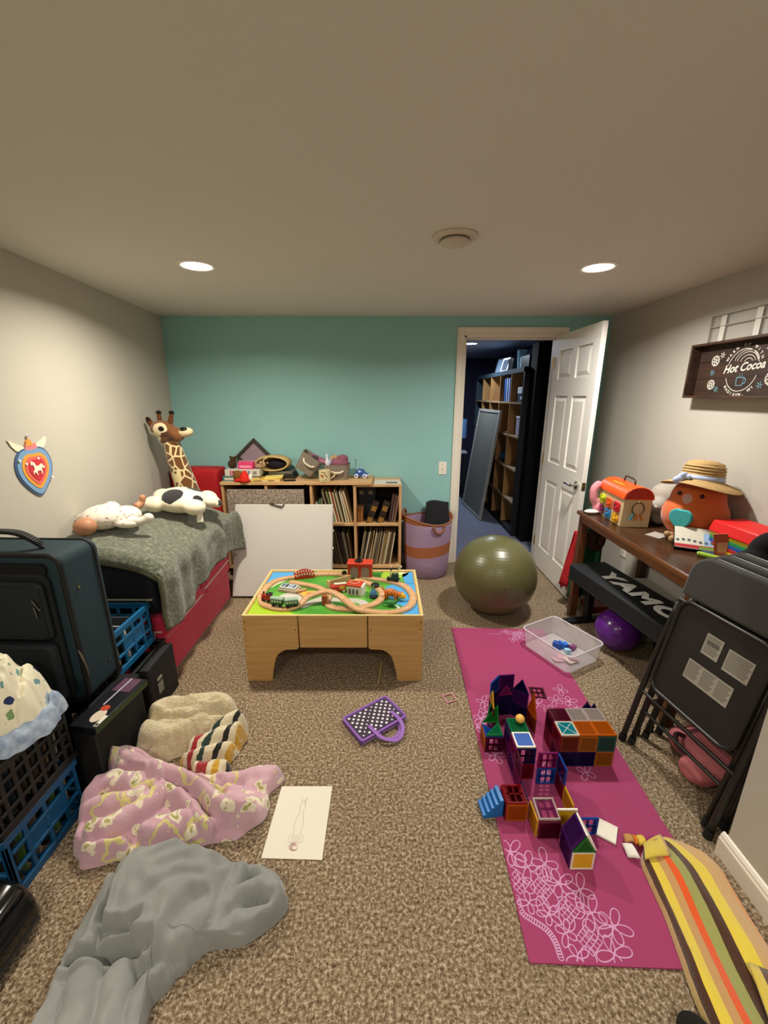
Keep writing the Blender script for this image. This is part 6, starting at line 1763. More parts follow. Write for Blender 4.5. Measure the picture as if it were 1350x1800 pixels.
for k in range(4): MB().cbox((-.03+.03*k, .02*math.sin(k*2), .006+.004*k),(.06,.05,.003),(R(8*k-10),R(6-5*k),k)).build('paper_bit', M(['#e0bfc4','#d8a9b8','#e6d8c8','#cfa0b4'][k], rough=.7), t)
# purple ball
t = thing('purple_ball', 'glittery purple ball on the carpet under the keyboard', 'ball', (1.475, 2.285, .0))
def gl():
    tt = NT('glitter_vinyl'); co = tt.coord(); v = vor(tt, co, 260)
    tt.l(tt.mix(tt.math('LESS_THAN', v.outputs['Distance'], .13), '#5a1f7e', '#9a6abf'), tt.b.inputs['Base Color']); tt.b.inputs['Roughness'].default_value = .22
    return tt.m
MB().ell((0,0,.128), (.131,.131,.128), n=48, m=30).build('ball_shell', gl(), t, smooth=True)

# ------------------------------------------------------------ magnetic tiles
TS = .078; TT = .006
def plast(c, a=.82):
    """tinted see-through plastic: coloured light passes, gloss and some body colour stay"""
    key = ('plast', c, a)
    if key in MATS: return MATS[key]
    tt = NT('tinted_plastic_%s' % c.lstrip('#'))
    tr = tt.n('ShaderNodeBsdfTransparent'); tr.inputs[0].default_value = lin(c)
    mx = tt.n('ShaderNodeMixShader'); mx.inputs[0].default_value = .35+.3*(a > .9)
    tt.b.inputs['Base Color'].default_value = lin(c); tt.b.inputs['Roughness'].default_value = .12
    tt.l(tr.outputs[0], mx.inputs[1]); tt.l(tt.b.outputs[0], mx.inputs[2])
    tt.l(mx.outputs[0], tt.t.nodes['Material Output'].inputs['Surface'])
    MATS[key] = tt.m
    return tt.m
TC = {'red':'#8f1020','maroon':'#5e0f2a','orange':'#c8620e','amber':'#b5701a','yellow':'#d8a91c','green':'#127a4a','leaf':'#1f8a2e','teal':'#1d5f52','cyan':'#1fa5b5','blue':'#1c4fa8','navy':'#15184e','purple':'#4a1566','magenta':'#8e1f66','clear':'#b9a9a2','brown':'#8a3c14','white':'#e6e0d0'}
def tile(o, u, v, col, label, shape='sq', frame=None, window=False, solid=False, size=TS):
    """one magnetic tile: corner o, in-plane unit axes u and v"""
    u = Vector(u).normalized(); v = Vector(v).normalized()
    T = frameT(o, u, v)
    t = thing('magnetic_tile', label, 'toy tile', tuple(o), (0,0,0), 'magnetic building tiles')
    T.translation = Vector((0,0,0))
    s_ = size; e = .0006; f = .0065; h = TT/2
    fm = plast(TC.get(frame or col), .93); pm = M(TC[col], rough=.3) if solid else plast(TC[col], .72)
    if shape == 'sq':
        mb = MB()
        for a0,a1,b0,b1 in ((e,s_-e,e,f),(e,s_-e,s_-f,s_-e),(e,f,f,s_-f),(s_-f,s_-e,f,s_-f)): mb.box(a0,a1,b0,b1,-h,h,0,T)
        mb.build('tile_frame', fm if not solid else M(TC['white'], rough=.35), t)
        if window:
            mb = MB()
            for x in (s_/2,): mb.box(x-.003,x+.003,f,s_-f,-h*.7,h*.7,0,T)
            mb.box(f,s_-f,s_/2-.003,s_/2+.003,-h*.7,h*.7,0,T)
            mb.box(f,f+.012,f,s_-f,-h*.7,h*.7,0,T).box(s_-f-.012,s_-f,f,s_-f,-h*.7,h*.7,0,T)
            mb.build('window_bars', pm, t)
        else:
            MB().box(f,s_-f,f,s_-f,-h*.6,h*.6,0,T).build('tile_pane', pm, t)
            if not solid:
                mb = MB()
                for a, b in (((f,f),(s_-f,s_-f)),((f,s_-f),(s_-f,f))):
                    mb.bar(T @ Vector((*a,0)), T @ Vector((*b,0)), .0016, TT*.72, tuple(T.to_3x3().col[2]))
                mb.build('tile_ridges', M(TC['white'], rough=.4) if col == 'cyan' else pm, t)
    else:
        tri = {'tri': [(e,0),(s_-e,0),(s_/2,s_*.866)], 'tall': [(e,0),(s_-e,0),(s_/2,s_*1.55)], 'rt': [(e,0),(s_-e,0),(e,s_-e)], 'rt2': [(e,0),(s_-e,0),(s_-e,s_-e)]}[shape]
        c = (sum(p[0] for p in tri)/3, sum(p[1] for p in tri)/3)
        inn = [(c[0]+(p[0]-c[0])*.74, c[1]+(p[1]-c[1])*.74) for p in tri]
        vs = [(*p,-h) for p in tri]+[(*p,-h) for p in inn]+[(*p,h) for p in tri]+[(*p,h) for p in inn]
        fs = []
        for i in range(3):
            j = (i+1) % 3
            fs += [(i,3+i,3+j,j),(6+i,6+j,9+j,9+i),(i,j,6+j,6+i),(3+i,9+i,9+j,3+j)]
        mb = MB(); mb.add(vs, fs, 0, T); mb.build('tile_frame', fm, t)
        MB().prism(inn, -h*.6, h*.6, T).build('tile_pane', pm, t)
    return t
X_, Y_, Z_ = (1,0,0), (0,1,0), (0,0,1)
mz = .0075
# the long block on the right
bx, by = .750, 1.405
for k, (c, lb) in enumerate((('navy','navy tile at bottom left of the long block front'),('navy','navy tile at bottom middle of the long block front'),('amber','amber tile at bottom right of the long block front'))): tile((bx+TS*k,by,mz), X_, Z_, c, lb)
for k, (c, lb) in enumerate((('brown','rust red tile at top left of the long block front'),('amber','amber tile at top middle of the long block front'),('teal','dark teal tile at top right of the long block front'))): tile((bx+TS*k,by,mz+TS), X_, Z_, c, lb)
for i in range(2):
    for j in range(2): tile((bx,by+TS*(i+1),mz+TS*j), (0,-1,0), Z_, 'red' if (i+j) % 2 else 'maroon', ('red' if (i+j) % 2 else 'maroon')+' tile on the %s %s of the long block left side' % (['near','far'][i], ['bottom','top'][j]))
    for j in range(2): tile((bx+TS*3,by+TS*i,mz+TS*j), Y_, Z_, ['teal','orange'][j], ['teal','orange'][j]+' tile on the %s %s of the long block right side' % (['near','far'][i], ['bottom','top'][j]))
for k in range(3):
    for j in range(2): tile((bx+TS*k,by+TS*2,mz+TS*j), X_, Z_, ['purple','red','navy'][k], ['purple','red','navy'][k]+' tile on the %s row of the long block back' % ['lower','upper'][j])
tops = [[('cyan','cyan tile with white ridges on the long block top'),('orange','orange tile on the middle of the long block top'),('orange','orange tile at the right end of the long block top')],
        [('maroon','maroon tile on the far left of the long block top'),('clear','clear tile on the far middle of the long block top'),('clear','clear tile on the far right of the long block top')]]
for j in range(2):
    for k in range(3):
        c, lb = tops[j][k]; tile((bx+TS*k,by+TS*j,mz+TS*2+.0035), X_, Y_, c, lb, frame='white' if c == 'cyan' else None)
tile((bx+TS*1.9,by+TS*2+.012,mz+TS*1.55), X_, Z_, 'navy', 'navy triangle tile standing behind the long block', 'tri')
tile((bx+TS*2.4,by+TS*2+.022,mz+TS*1.3), X_, Z_, 'navy', 'small navy triangle tile at the far right block corner', 'tri')
# corridor of the castle
cx, cy = .543, 1.105
for i in range(3):
    y = 1.345+TS*(2-i)-TS
    for j in range(2):
        if i < 2: tile((cx,1.345+TS*(i+1),mz+TS*j), (0,-1,0), Z_, ['purple','magenta'][(i+j)%2], ['purple','magenta'][(i+j)%2]+' tile on the %s %s of the roofed castle left wall' % (['near','far'][i], ['bottom','top'][j]))
tile((cx,1.345,mz+TS*2+.0035), X_, Y_, 'blue', 'blue tile with white border on the castle roof', solid=True)
tile((cx,1.345+TS,mz+TS*2+.0035), X_, Y_, 'green', 'green tile on the castle roof behind the blue one')
tile((cx,1.345,mz+TS), X_, Z_, 'navy', 'navy window tile below the blue roof tile', window=True)
tile((cx,1.345,mz), X_, Z_, 'red', 'red tile below the navy window tile')
for j in range(2):
    tile((cx+TS,1.345+TS,mz+TS*j), (0,-1,0), Z_, 'navy', 'navy tile on the %s of the roofed castle right wall' % ['bottom','top'][j])
    for i in range(2):
        tile((cx-.002,1.342-TS*i,mz+TS*j), (0,-1,0), Z_, [['magenta','navy'],['maroon','blue']][j][i], [['magenta','navy'],['maroon','blue']][j][i]+' tile on the %s corridor wall, %s row' % (['far','near'][i], ['lower','upper'][j])) if not (i == 1 and j == 1) else None
tile((cx+TS+.004,1.325,mz+TS), X_, Z_, 'magenta', 'magenta barred window tile above the blue window tile', window=True)
tile((cx+TS+.004,1.322,mz), X_, Z_, 'blue', 'blue window tile at the corridor end', window=True)
tile((cx+TS*2+.006,1.322,mz), (0,-1,0), Z_, 'red', 'red tile on the right corridor wall')
tile((cx+TS*2+.006,1.322,mz+TS), (0,-1,0), Z_, 'purple', 'violet tile on the upper right corridor wall', frame='blue')
tile((cx+TS*2+.006,1.243,mz), (0,-1,0), Z_, 'yellow', 'yellow tile on the right courtyard wall')
tile((cx+.008,1.185,mz+.0), (0,-1,0), Z_, 'yellow', 'yellow tile on the left courtyard wall', frame='yellow')
tile((cx+.012,1.104,mz), X_, Z_, 'maroon', 'maroon tile closing the courtyard front')
tile((cx+.012,1.107,mz+TS+.0035), X_, (0,.98,.12), 'magenta', 'pink window tile lying on the courtyard front', window=True, frame='clear')
tile((cx+TS+.014,1.150,mz+.002), X_, Z_, 'yellow', 'yellow tile across the courtyard', solid=True)
tile((cx+TS*1.98,1.118,mz), X_, Z_, 'blue', 'blue framed window tile behind the little house', window=True)
# little house at the front
hx_, hy_ = .628, 1.004
tile((hx_,hy_,mz), X_, Z_, 'yellow', 'yellow white-edged tile on the front of the little house', solid=True)
tile((hx_,hy_+TS,mz), (0,-1,0), Z_, 'purple', 'dark purple tile on the left side of the little house')
tile((hx_+TS,hy_,mz), Y_, Z_, 'maroon', 'maroon tile on the right side of the little house')
tile((hx_,hy_,mz+TS), X_, Z_, 'leaf', 'green triangle gable of the little house', 'tri')
tile((hx_,hy_+TS,mz), X_, Z_, 'maroon', 'maroon tile on the back of the little house')
tile((hx_,hy_+TS,mz+TS), X_, Z_, 'maroon', 'maroon triangle back gable of the little house', 'tri')
tile((hx_-.002,hy_+TS,mz+TS+.004), (0,-1,0), (.5,0,.866), 'purple', 'dark purple left roof tile of the little house')
tile((hx_+TS+.002,hy_,mz+TS+.004), (0,1,0), (-.5,0,.866), 'white', 'white right roof tile of the little house', solid=True)
tile((.766,1.118,mz+.003), (.55,.83,0), (.83,-.55,0), 'white', 'white tile lying on the mat beside the little house', solid=True, size=.072)
# red and amber cube with blue stairs
qx, qy = .458, 1.168
tile((qx,qy,mz), X_, Z_, 'orange', 'orange tile on the front of the window cube')
tile((qx,qy+TS,mz), (0,-1,0), Z_, 'red', 'red tile on the left of the window cube')
tile((qx+TS,qy,mz), Y_, Z_, 'amber', 'amber tile on the right of the window cube')
tile((qx,qy+TS,mz), X_, Z_, 'red', 'red tile on the back of the window cube')
tile((qx,qy,mz+TS+.0035), X_, Y_, 'red', 'red window tile on top of the window cube', window=True)
t = thing('toy_stairs', 'blue plastic toy stairs leading up to the window cube', 'toy stairs', (.375, 1.175, .0065), (0,0,R(6)))
for k in range(5): MB().box(.0155*k,.0155*(k+1)+(.0 if k == 4 else .0),0,.066,0,.0155*(k+1)).build('stair_step', M('#1468b0', rough=.3), t, bevel=.0012)
# left annex house
ax_, ay_ = .452, 1.478
tile((ax_,ay_,mz), X_, Z_, 'maroon', 'maroon window tile on the front of the annex', window=True)
tile((ax_,ay_+TS,mz), (0,-1,0), Z_, 'orange', 'orange tile on the left of the annex')
tile((ax_+TS,ay_,mz), Y_, Z_, 'purple', 'purple tile on the right of the annex')
tile((ax_,ay_,mz+TS+.0035), X_, Y_, 'blue', 'blue half tile on the annex top', 'rt')
tile((ax_,ay_,mz+TS+.0105), X_, Y_, 'green', 'green half tile on the annex top', 'rt2')
tile((ax_,ay_+TS,mz+TS+.010), X_, (0,.35,.94), 'leaf', 'leaf green triangle standing on the annex top', 'rt2')
# tower at the back
def ring(cx_, cy_, r, specs):
    for a0, a1, z0, cols, shp in specs:
        p0 = Vector((cx_+r*math.cos(R(a0)), cy_+r*math.sin(R(a0)), z0)); p1 = Vector((cx_+r*math.cos(R(a1)), cy_+r*math.sin(R(a1)), z0))
        yield p0, (p1-p0).normalized(), cols, shp
seg = [(200,158),(158,116),(116,74),(74,32),(32,-10)]
names = ['far left','left','back','right','far right']
c1 = ['purple','navy','navy','navy','brown']; c2 = ['maroon','purple','navy','purple','orange']; c3 = ['yellow','blue','purple','navy',None]
for k, (a0, a1) in enumerate(seg):
    RC = (.607, 1.600, .1088)
    for p, d, c, shp in ring(*RC, [(a0,a1,mz,c1[k],'sq'),(a0,a1,mz+TS,c2[k],'sq' if k < 4 else 'tall')]):
        tile(tuple(p), tuple(d), Z_, c, '%s tile on the %s row of the tower %s' % (c, 'lower' if p.z < mz+.01 else 'upper', names[k]), shp)
    if c3[k]:
        for p, d, c, shp in ring(*RC, [(a0,a1,mz+TS*2,c3[k],['tri','sq','sq','tri'][k])]):
            tile(tuple(p), tuple(d), Z_, c, '%s tile crowning the tower %s' % (c, names[k]), shp)
p, d, c, shp = next(ring(.607, 1.600, .100, [(116,74,mz+TS*1.6,'magenta','tri')]))
tile(tuple(p), tuple(d), Z_, 'magenta', 'magenta triangle tile inside the tower back', 'tri', size=.070)
tile((.478,1.575,mz+TS+.004), (.6,.8,0), Z_, 'green', 'dark green triangle tile at the tower left', 'tri')
tag(MB().ell((.596,1.478,mz+TS*2+.0065+.0178),(.020,.020,.018),n=20,m=12).build('yellow_ball', M('#e0b050', rough=.35), None, smooth=True), 'small yellow ball on the green castle roof tile', 'ball')
tile((.783,1.822,mz+.003), (.98,-.12,0), (.12,.98,0), 'maroon', 'loose maroon window tile lying on the mat', window=True)
o_ = thing('magnetic_tile', 'loose pale pink square frame lying on the carpet near the mat', 'toy tile', (.348,1.822,.002), (0,0,R(20)), 'magnetic building tiles')
mb = MB()
for a0,a1,b0,b1 in ((-.03,.03,-.03,-.025),(-.03,.03,.025,.03),(-.03,-.025,-.025,.025),(.025,.03,-.025,.025)): mb.box(a0,a1,b0,b1,0,.005)
mb.build('tile_frame', M('#c98a94', rough=.3), o_)

# ------------------------------------------------------------ desk
WALN = wood('#2e1b11', '#4a2f1c', 1, 4, .28, 12, .02); WALD = wood('#2c180c', '#46260f', 2, 4, .4, 10, .02); WALE = wood('#5f381b', '#7d4d27', 1, 4, .35, 12, .02)
DKX, DKZ = 1.345, .785
t = thing('wooden_desk', 'dark brown wooden desk along the right wall', 'desk', (DKX, 2.17, 0))
DW_ = 1.872-DKX
MB().box(0,DW_,-.545,.565,DKZ-.022,DKZ).build('desk_top', WALN, t, bevel=.003)
MB().box(-.004,.004,-.55,.57,DKZ-.026,DKZ-.003).build('edge_band', WALE, t, bevel=.002)
MB().box(.012,.030,-.52,.53,DKZ-.075,DKZ-.0225).build('apron', WALE, t, bevel=.002)
MB().box(.03,DW_-.02,.525,.540,DKZ-.075,DKZ-.0225).box(.03,DW_-.02,-.53,-.515,DKZ-.075,DKZ-.0225).build('apron', WALD, t)
for x in (.010, DW_-.060):
    for y in (.505,-.545): MB().box(x,x+.048,y,y+.048,0,DKZ-.0225).build('leg', WALD if x > .1 else wood('#4a2812','#6a3c1c',2,4,.4,10,.02), t, bevel=.003)
# ------------------------------------------------------------ keyboard in a black cover on its stand
t = thing('covered_keyboard', 'black covered keyboard with white YAMO lettering under the desk', 'keyboard', (1.50, 2.20, .42), (0,0,R(8.3)))
KL, KW = 1.02, .27
COV = M('#16181b', rough=.7, var=.1, vs=8, bump=.15, bs=300)
MB().box(-KW/2,KW/2,-.56,KL-.54,-.105,0).build('fabric_cover', COV, t, bevel=.012, seg=3)
MB().box(-KW/2-.002,KW/2+.002,-.562,KL-.538,-.108,-.094).build('elastic_hem', M('#0c0d0e', rough=.8), t, bevel=.003)
tx = text('YAMO', .150, 'printed_letters', M('#f4f2ee', rough=.6), t, (0.0,-.005,.0006), (0,0,R(-90)), bold=.008, sp=1.12, sx=1.30)
for y in (.40,-.42):
    MB().box(-.022,.022,y-.022,y+.022,-.405,-.108).build('stand_post', M('#0d0d0f', rough=.5), t)
    MB().box(-.17,.15,y-.025,y+.025,-.419,-.390).build('stand_foot', M('#0d0d0f', rough=.5), t, bevel=.004)
# dark stored things below the keyboard
tag(MB().box(1.70,1.86,1.95,2.28,0,.30).build('black_bin', M('#0d0e0f', rough=.7), None, bevel=.03, seg=3), 'black fabric bin on the floor behind the keyboard stand', 'bin')
tag(MB().box(1.52,1.72,2.72,2.86,0,.045).build('red_game_box', M('#7a2a2a', rough=.5), None, bevel=.003), 'flat red box on the carpet behind the desk leg', 'box')
t = thing('clear_tub', 'pale translucent tub against the right wall under the desk', 'storage bin', (1.755, 2.49, 0))
MB().box(-.10,.10,-.16,.16,0,.30).build('tub_body', M('#8a877c', rough=.4), t, bevel=.02, seg=3); MB().box(-.107,.107,-.167,.167,.285,.31).build('tub_lid', M('#a5a294', rough=.4), t, bevel=.005)

# ------------------------------------------------------------ red and green costume cloth hanging at the desk end
t = thing('felt_costume', 'red and green felt cloth hanging between door and desk leg', 'cloth', (1.40, 2.83, 0))
def drape(name, x0, x1, z0, z1, mat, y, ph):
    vs = []; nu, nv = 18, 16
    for i in range(nv+1):
        for j in range(nu+1):
            u = j/nu; v = i/nv
            zz = z1+(z0-z1)*v - (.03 if j % 4 == 2 else 0)*(v > .95)
            vs.append((x0+(x1-x0)*u*(1+.35*v)-.05*v, y+.022*math.sin(9*u+ph+2*v)*(.4+v), zz))
    mb = MB(); mb.add(vs, [(i*(nu+1)+j, i*(nu+1)+j+1, (i+1)*(nu+1)+j+1, (i+1)*(nu+1)+j) for i in range(nv) for j in range(nu)])
    mb.build(name, mat, t, smooth=True, solid=.005)
drape('red_felt', -.015, .06, .17, .60, M('#a8141c', rough=.9, bump=.3, bs=200), 0, 0)
drape('green_felt', .02, .17, .10, .72, M('#0f4a2a', rough=.9, bump=.3, bs=200), -.045, 1.2)
MB().ell((.09,-.02,.74),(.05,.03,.05)).build('green_knot', M('#0f4a2a', rough=.9), t, smooth=True)
t = thing('brown_tail', 'brown curled plush tail hanging in front of the desk leg', 'stuffed toy', (1.49, 2.735, 0))
pts = spline([(.04,0,.70),(.045,-.01,.62),(.035,-.01,.54),(.0,-.01,.515),(-.03,-.01,.55),(-.01,-.01,.605),(-.04,-.02,.615),(-.075,-.02,.585),(-.095,-.02,.525)], 5)
MB().tube(pts, [.030-.010*abs(i/(len(pts)-1)-.3) for i in range(len(pts))], 12).build('tail', M('#3f2914', rough=.95, bump=.4, bs=200), t, smooth=True)
MB().ell((-.10,-.02,.51),(.016,.014,.028),(0,R(20),0)).build('tail_tip', M('#a5752a', rough=.8), t, smooth=True)
# ------------------------------------------------------------ toys on the desk
Zd = DKZ+.001
t = thing('pink_flamingo', 'pink plush flamingo slumped at the far desk corner', 'stuffed toy', (1.435, 2.665, Zd))
PNK = M('#d98a92', rough=.9, bump=.3, bs=200)
mb = MB(); mb.ell((.02,.0,.045),(.05,.045,.045)).tube(spline([(.0,.0,.06),(-.03,.0,.10),(-.035,.0,.16),(-.02,.0,.19)],5), [.026]*16, 10).ell((-.012,0,.195),(.028,.022,.026)).ell((.03,-.02,.10),(.028,.022,.05)); plush(mb, 'plush_body', PNK, t, .006, 2)
MB().ell((-.04,-.02,.015),(.05,.03,.014)).build('white_foot', M('#ddd0c4', rough=.9), t, smooth=True)
MB().prism([(-.004,0),(.004,0),(.002,.09),(-.002,.09)], -.002, .002, Matrix(((1,0,0,.005),(0,0,1,-.028),(0,1,0,.08),(0,0,0,1)))).build('dark_stripe', M('#6a3a44'), t)
# lock box
t = thing('lock_house', 'wooden toy house with orange arched roof, coloured doors and keys', 'toy house', (1.515, 2.51, Zd), (0,0,R(-4)))
LBW = M('#c9b189', rough=.5)
w2, l2, hh = .082, .165, .175
MB().box(-w2,w2,-l2,l2,0,hh).build('house_body', LBW, t, bevel=.003)
arc_ = [(-w2-.006,hh-.004)]+[((w2+.006)*-math.cos(R(a)), hh+(.072)*math.sin(R(a))) for a in range(0,181,15)]+[(w2+.006,hh-.004)]
MB().prism(arc_, -l2-.006, l2+.006, Matrix(((1,0,0,0),(0,0,1,0),(0,1,0,0),(0,0,0,1)))).build('arched_roof', M('#e0521a', rough=.35), t, bevel=.002)
MB().prism([(x*.90, (z-hh)*.9+hh+.002) for x, z in arc_[1:-1]], -l2-.0075, -l2-.005, Matrix(((1,0,0,0),(0,0,1,0),(0,1,0,0),(0,0,0,1)))).build('roof_end', M('#a5281c', rough=.4), t)
MB().bar((-.045,-.06,hh+.062),(-.045,.07,hh+.062),.016,.004,(0,0,1)).build('yellow_plaque', M('#c8a020', rough=.4), t)
MB().tube(spline([(0,-.10,hh+.072),(0,-.09,hh+.10),(0,0,hh+.105),(0,.02,hh+.098),(0,.03,hh+.072)],6), .005, 8).build('roof_handle', M('#3a2a22', rough=.4), t, smooth=True)
for k, (y, z, c, lb) in enumerate(((.095,.115,'#b5c820','lime door'),(0,.108,'#d0571c','orange door'),(-.10,.110,'#c01f2c','red door'),(.095,.042,'#8a2a5a','plum door'),(0,.042,'#2a78b0','blue door'),(-.10,.040,'#dba020','yellow door'))):
    d = MB().prism(rrect(.072,.062,.012 if k in (1,2,4) else .028,5), 0, .010, frameT((-w2-.0005,y,z),(0,-1,0),(0,0,1))).build('coloured_door', M(c, rough=.35), t, bevel=.002); d['label'] = lb
    MB().box(-w2-.026,-w2-.010,y-.030,y-.014,z-.008,z+.008).build('lock_knob', M(c, rough=.3), d, bevel=.003)
    MB().box(-w2-.0125,-w2-.0105,y-.004,y+.018,z-.012,z+.012).build('keyhole', M('#3a2418' if k in (0,2,4) else c, rough=.4), d)
MB().box(-w2-.036,-w2-.010,.040,.060,.118,.140).build('lime_latch', M('#b5c820', rough=.35), t, bevel=.004)
MB().tube([(.0+.034*math.cos(a), -l2-.012, .118+.038*math.sin(a)) for a in [2*math.pi*k/24 for k in range(24)]], .003, 6, closed=True).build('key_ring', M('#3f3a2e', rough=.35, metal=.6), t)
MB().ell((0,-l2-.006,.155),.006,n=10,m=8).build('ring_hook', M('#c9b189'), t)
for k, (a, c) in enumerate(((-.030,'#3f9ab5'),(-.010,'#b5752a'),(.006,'#d98a6a'),(.024,'#c07a2a'))):
    MB().bar((a*.8,-l2-.014,.088),(a*1.3,-l2-.014,.048),.010,.004,(0,1,0)).build('key', M(c, rough=.4), t)
# grey plush
t = thing('grey_plush', 'pale grey plush animal with dark eye beside the wall', 'stuffed toy', (1.725, 2.475, Zd), (0,0,R(20)))
mb = MB(); mb.ell((.0,.0,.085),(.12,.11,.088)).ell((.02,-.02,.165),(.10,.095,.085)).ell((-.085,-.045,.12),(.055,.055,.048)).ell((-.05,-.05,.03),(.05,.04,.03))
plush(mb, 'plush_body', M('#a39b90', rough=.95, bump=.3, bs=150), t, .009, 4)
MB().ell((-.045,-.092,.205),(.008,.006,.008),n=10,m=8).build('eye', BLKP, t, smooth=True); MB().ell((-.125,-.06,.12),(.02,.02,.012),n=12,m=8).build('nose', M('#b9b0a4', rough=.9), t, smooth=True)
# orange plush with straw hat
t = thing('orange_plush', 'big orange plush with teal heart patch wearing a straw hat', 'stuffed toy', (1.705, 2.16, Zd))
ORG = spots_mat('#c85a1c', '#b98a78', [((-.122,-.075,.245), .034, '#b98f82')], .008, 30, bump=.3, bs=150)
mb = MB(); mb.ell((0,0,.135),(.158,.150,.138),n=24,m=16).ell((0,0,.225),(.128,.122,.118),n=24,m=16).ell((-.09,-.08,.05),(.06,.05,.035)).ell((.05,-.12,.055),(.07,.045,.035),(0,0,R(10)))
plush(mb, 'plush_body', ORG, t, .009, 4)
for a in (192,240): MB().ell((.127*math.cos(R(a)), .123*math.sin(R(a)), .262),(.010,.010,.011),n=12,m=8).build('eye', BLKP, t, smooth=True)
nrm = Vector((math.cos(R(212)), math.sin(R(212)), 0)); Th = frameT((nrm.x*.152, nrm.y*.146, .145), (-nrm.y*-1, nrm.x*-1, 0), (0,0,1))
hx2 = frameT((nrm.x*.156, nrm.y*.150, .140), (math.sin(R(212))*-1, math.cos(R(212)), 0), (0,0,1))
MB().prism([(x, y) for x, y in heart(.058, 1.0)], -.012, .012, hx2).build('heart_patch', M('#3fa6a8', rough=.9, bump=.4, bs=200), t, bevel=.005)
STR = M('#b08f5c', rough=.85, var=.2, vs=60, bump=.7, bs=140, bd=.006)
ht = thing('straw_hat', 'woven straw hat with pale blue ribbon on the orange plush', 'hat', (1.705, 2.16, Zd+.325), (R(-4),R(6),0))
prof = [(0,.108),(.05,.106),(.080,.094),(.092,.060),(.095,.015),(.100,.0),(.135,-.012),(.178,-.030),(.180,-.034),(.135,-.018),(.098,-.006),(.090,.012),(.086,.058),(.075,.088),(0,.100)]
vs = []; n = 56
for r_, z in prof:
    for i in range(n):
        a = 2*math.pi*i/n; wv = .014*math.sin(2*a+.9)*max(0, (r_-.1)/.08)
        vs.append((r_*math.cos(a), r_*math.sin(a), z+wv))
mb = MB(); mb.add(vs, [(k*n+i, (k+1)*n+i, (k+1)*n+(i+1) % n, k*n+(i+1) % n) for k in range(len(prof)-1) for i in range(n)]); mb.build('hat_body', STR, ht, smooth=True)
mb = MB()
for z in (.03,.045,.06,.075,.088): mb.tube([((.0955-.002*(z>.06)-.010*(z>.08)-(z-.03)*.05)*math.cos(a), (.0955-.002*(z>.06)-.010*(z>.08)-(z-.03)*.05)*math.sin(a), z) for a in [2*math.pi*k/40 for k in range(40)]], .003, 6, closed=True)
mb.build('straw_braid', M('#c2a26c', rough=.85), ht, smooth=True)
RIB = M('#a9b6d6', rough=.5)
MB().lathe([(.0985,.004),(.0995,.012),(.0975,.028),(.0955,.028),(.0955,.004)], 40).build('ribbon_band', RIB, ht, smooth=True)
ba = R(200); bxx, byy = .115*math.cos(ba), .115*math.sin(ba)
mb = MB(); mb.ell((bxx-.03,byy+.005,.012),(.042,.014,.020),(0,R(-25),R(20))).ell((bxx-.055,byy-.005,-.008),(.026,.016,.022)).ell((bxx,byy,.012),(.015,.015,.014)); plush(mb, 'ribbon_bow', RIB, ht, .004, 2)
# teddy hidden next to the card box
t = thing('tan_shell', 'tan crumpled craft piece in front of the orange plush', 'craft item', (1.575, 2.12, Zd), (0,0,.3))
mb = MB()
for k in range(7): mb.ell((.03*math.cos(k), .035*math.sin(k*1.3), .018+.006*(k % 3)), (.022,.018,.016), (k,.5*k,0), n=10, m=7)
plush(mb, 'craft_body', M('#a5835a', rough=.8), t, .004, 1)
tag(MB().box(-.05,.05,-.04,.04,0,.003).build('clear_wrapper', M('#c9c2b6', rough=.15, alpha=.6), None, loc=(1.55,2.20,Zd), rot=(0,0,.5)), 'clear plastic wrapper near the orange plush', 'wrapper')
# printed card box lying tilted
t = thing('card_box', 'white printed card box with blue and green picture lying tilted', 'box', (1.615, 1.985, Zd), (R(0),0,R(-28)))
T = Matrix.Translation((0,0,.035)) @ Matrix.Rotation(R(38), 4, 'X')
MB().box(-.105,.105,-.06,.075,.004,.022,0,T).box(-.10,.10,-.03,.05,0,.03).build('box_body', M('#16110e', rough=.4), t)
MB().box(-.103,.103,-.058,.073,.022,.0235,0,T).build('printed_face', M('#c9c4b4', rough=.3), t)
MB().box(-.103,.10,-.056,-.035,.0235,.0240,0,T).build('printed_band', M('#a8343c', rough=.3), t)
MB().box(.0,.103,-.056,-.040,.0240,.0244,0,T).build('printed_grass', M('#6a8a3a', rough=.3), t)
MB().box(.02,.10,-.032,.045,.0235,.0240,0,T).build('printed_sky', M('#8fabcb', rough=.3), t)
mb = MB()
for k in range(8): mb.prism([(-.09+.024*k+.008*math.cos(a), -.012+.005*math.sin(k)+.008*math.sin(a)) for a in [2*math.pi*q/8 for q in range(8)]], .0240, .0246, T)
mb.build('printed_figures', M('#4f5a62', rough=.4), t)
# small white booklet and red flap box
t = thing('red_booklet', 'red and white curled booklet leaning on the rainbow bag', 'booklet', (1.655, 1.86, Zd), (R(0),R(-12),R(-30)))
MB().box(-.035,.035,-.004,.004,0,.125).build('red_cover', M('#b5533c', rough=.4), t, bevel=.002); MB().box(-.022,.022,-.0055,-.004,.03,.08).build('cover_art', M('#d99a7a', rough=.4), t)
MB().box(.037,.050,-.004,.055,0,.120).build('white_page', M('#cfc8bc', rough=.5), t); MB().box(-.05,.05,-.035,-.006,0,.004).build('white_tail', M('#d8cfc8', rough=.5), t)
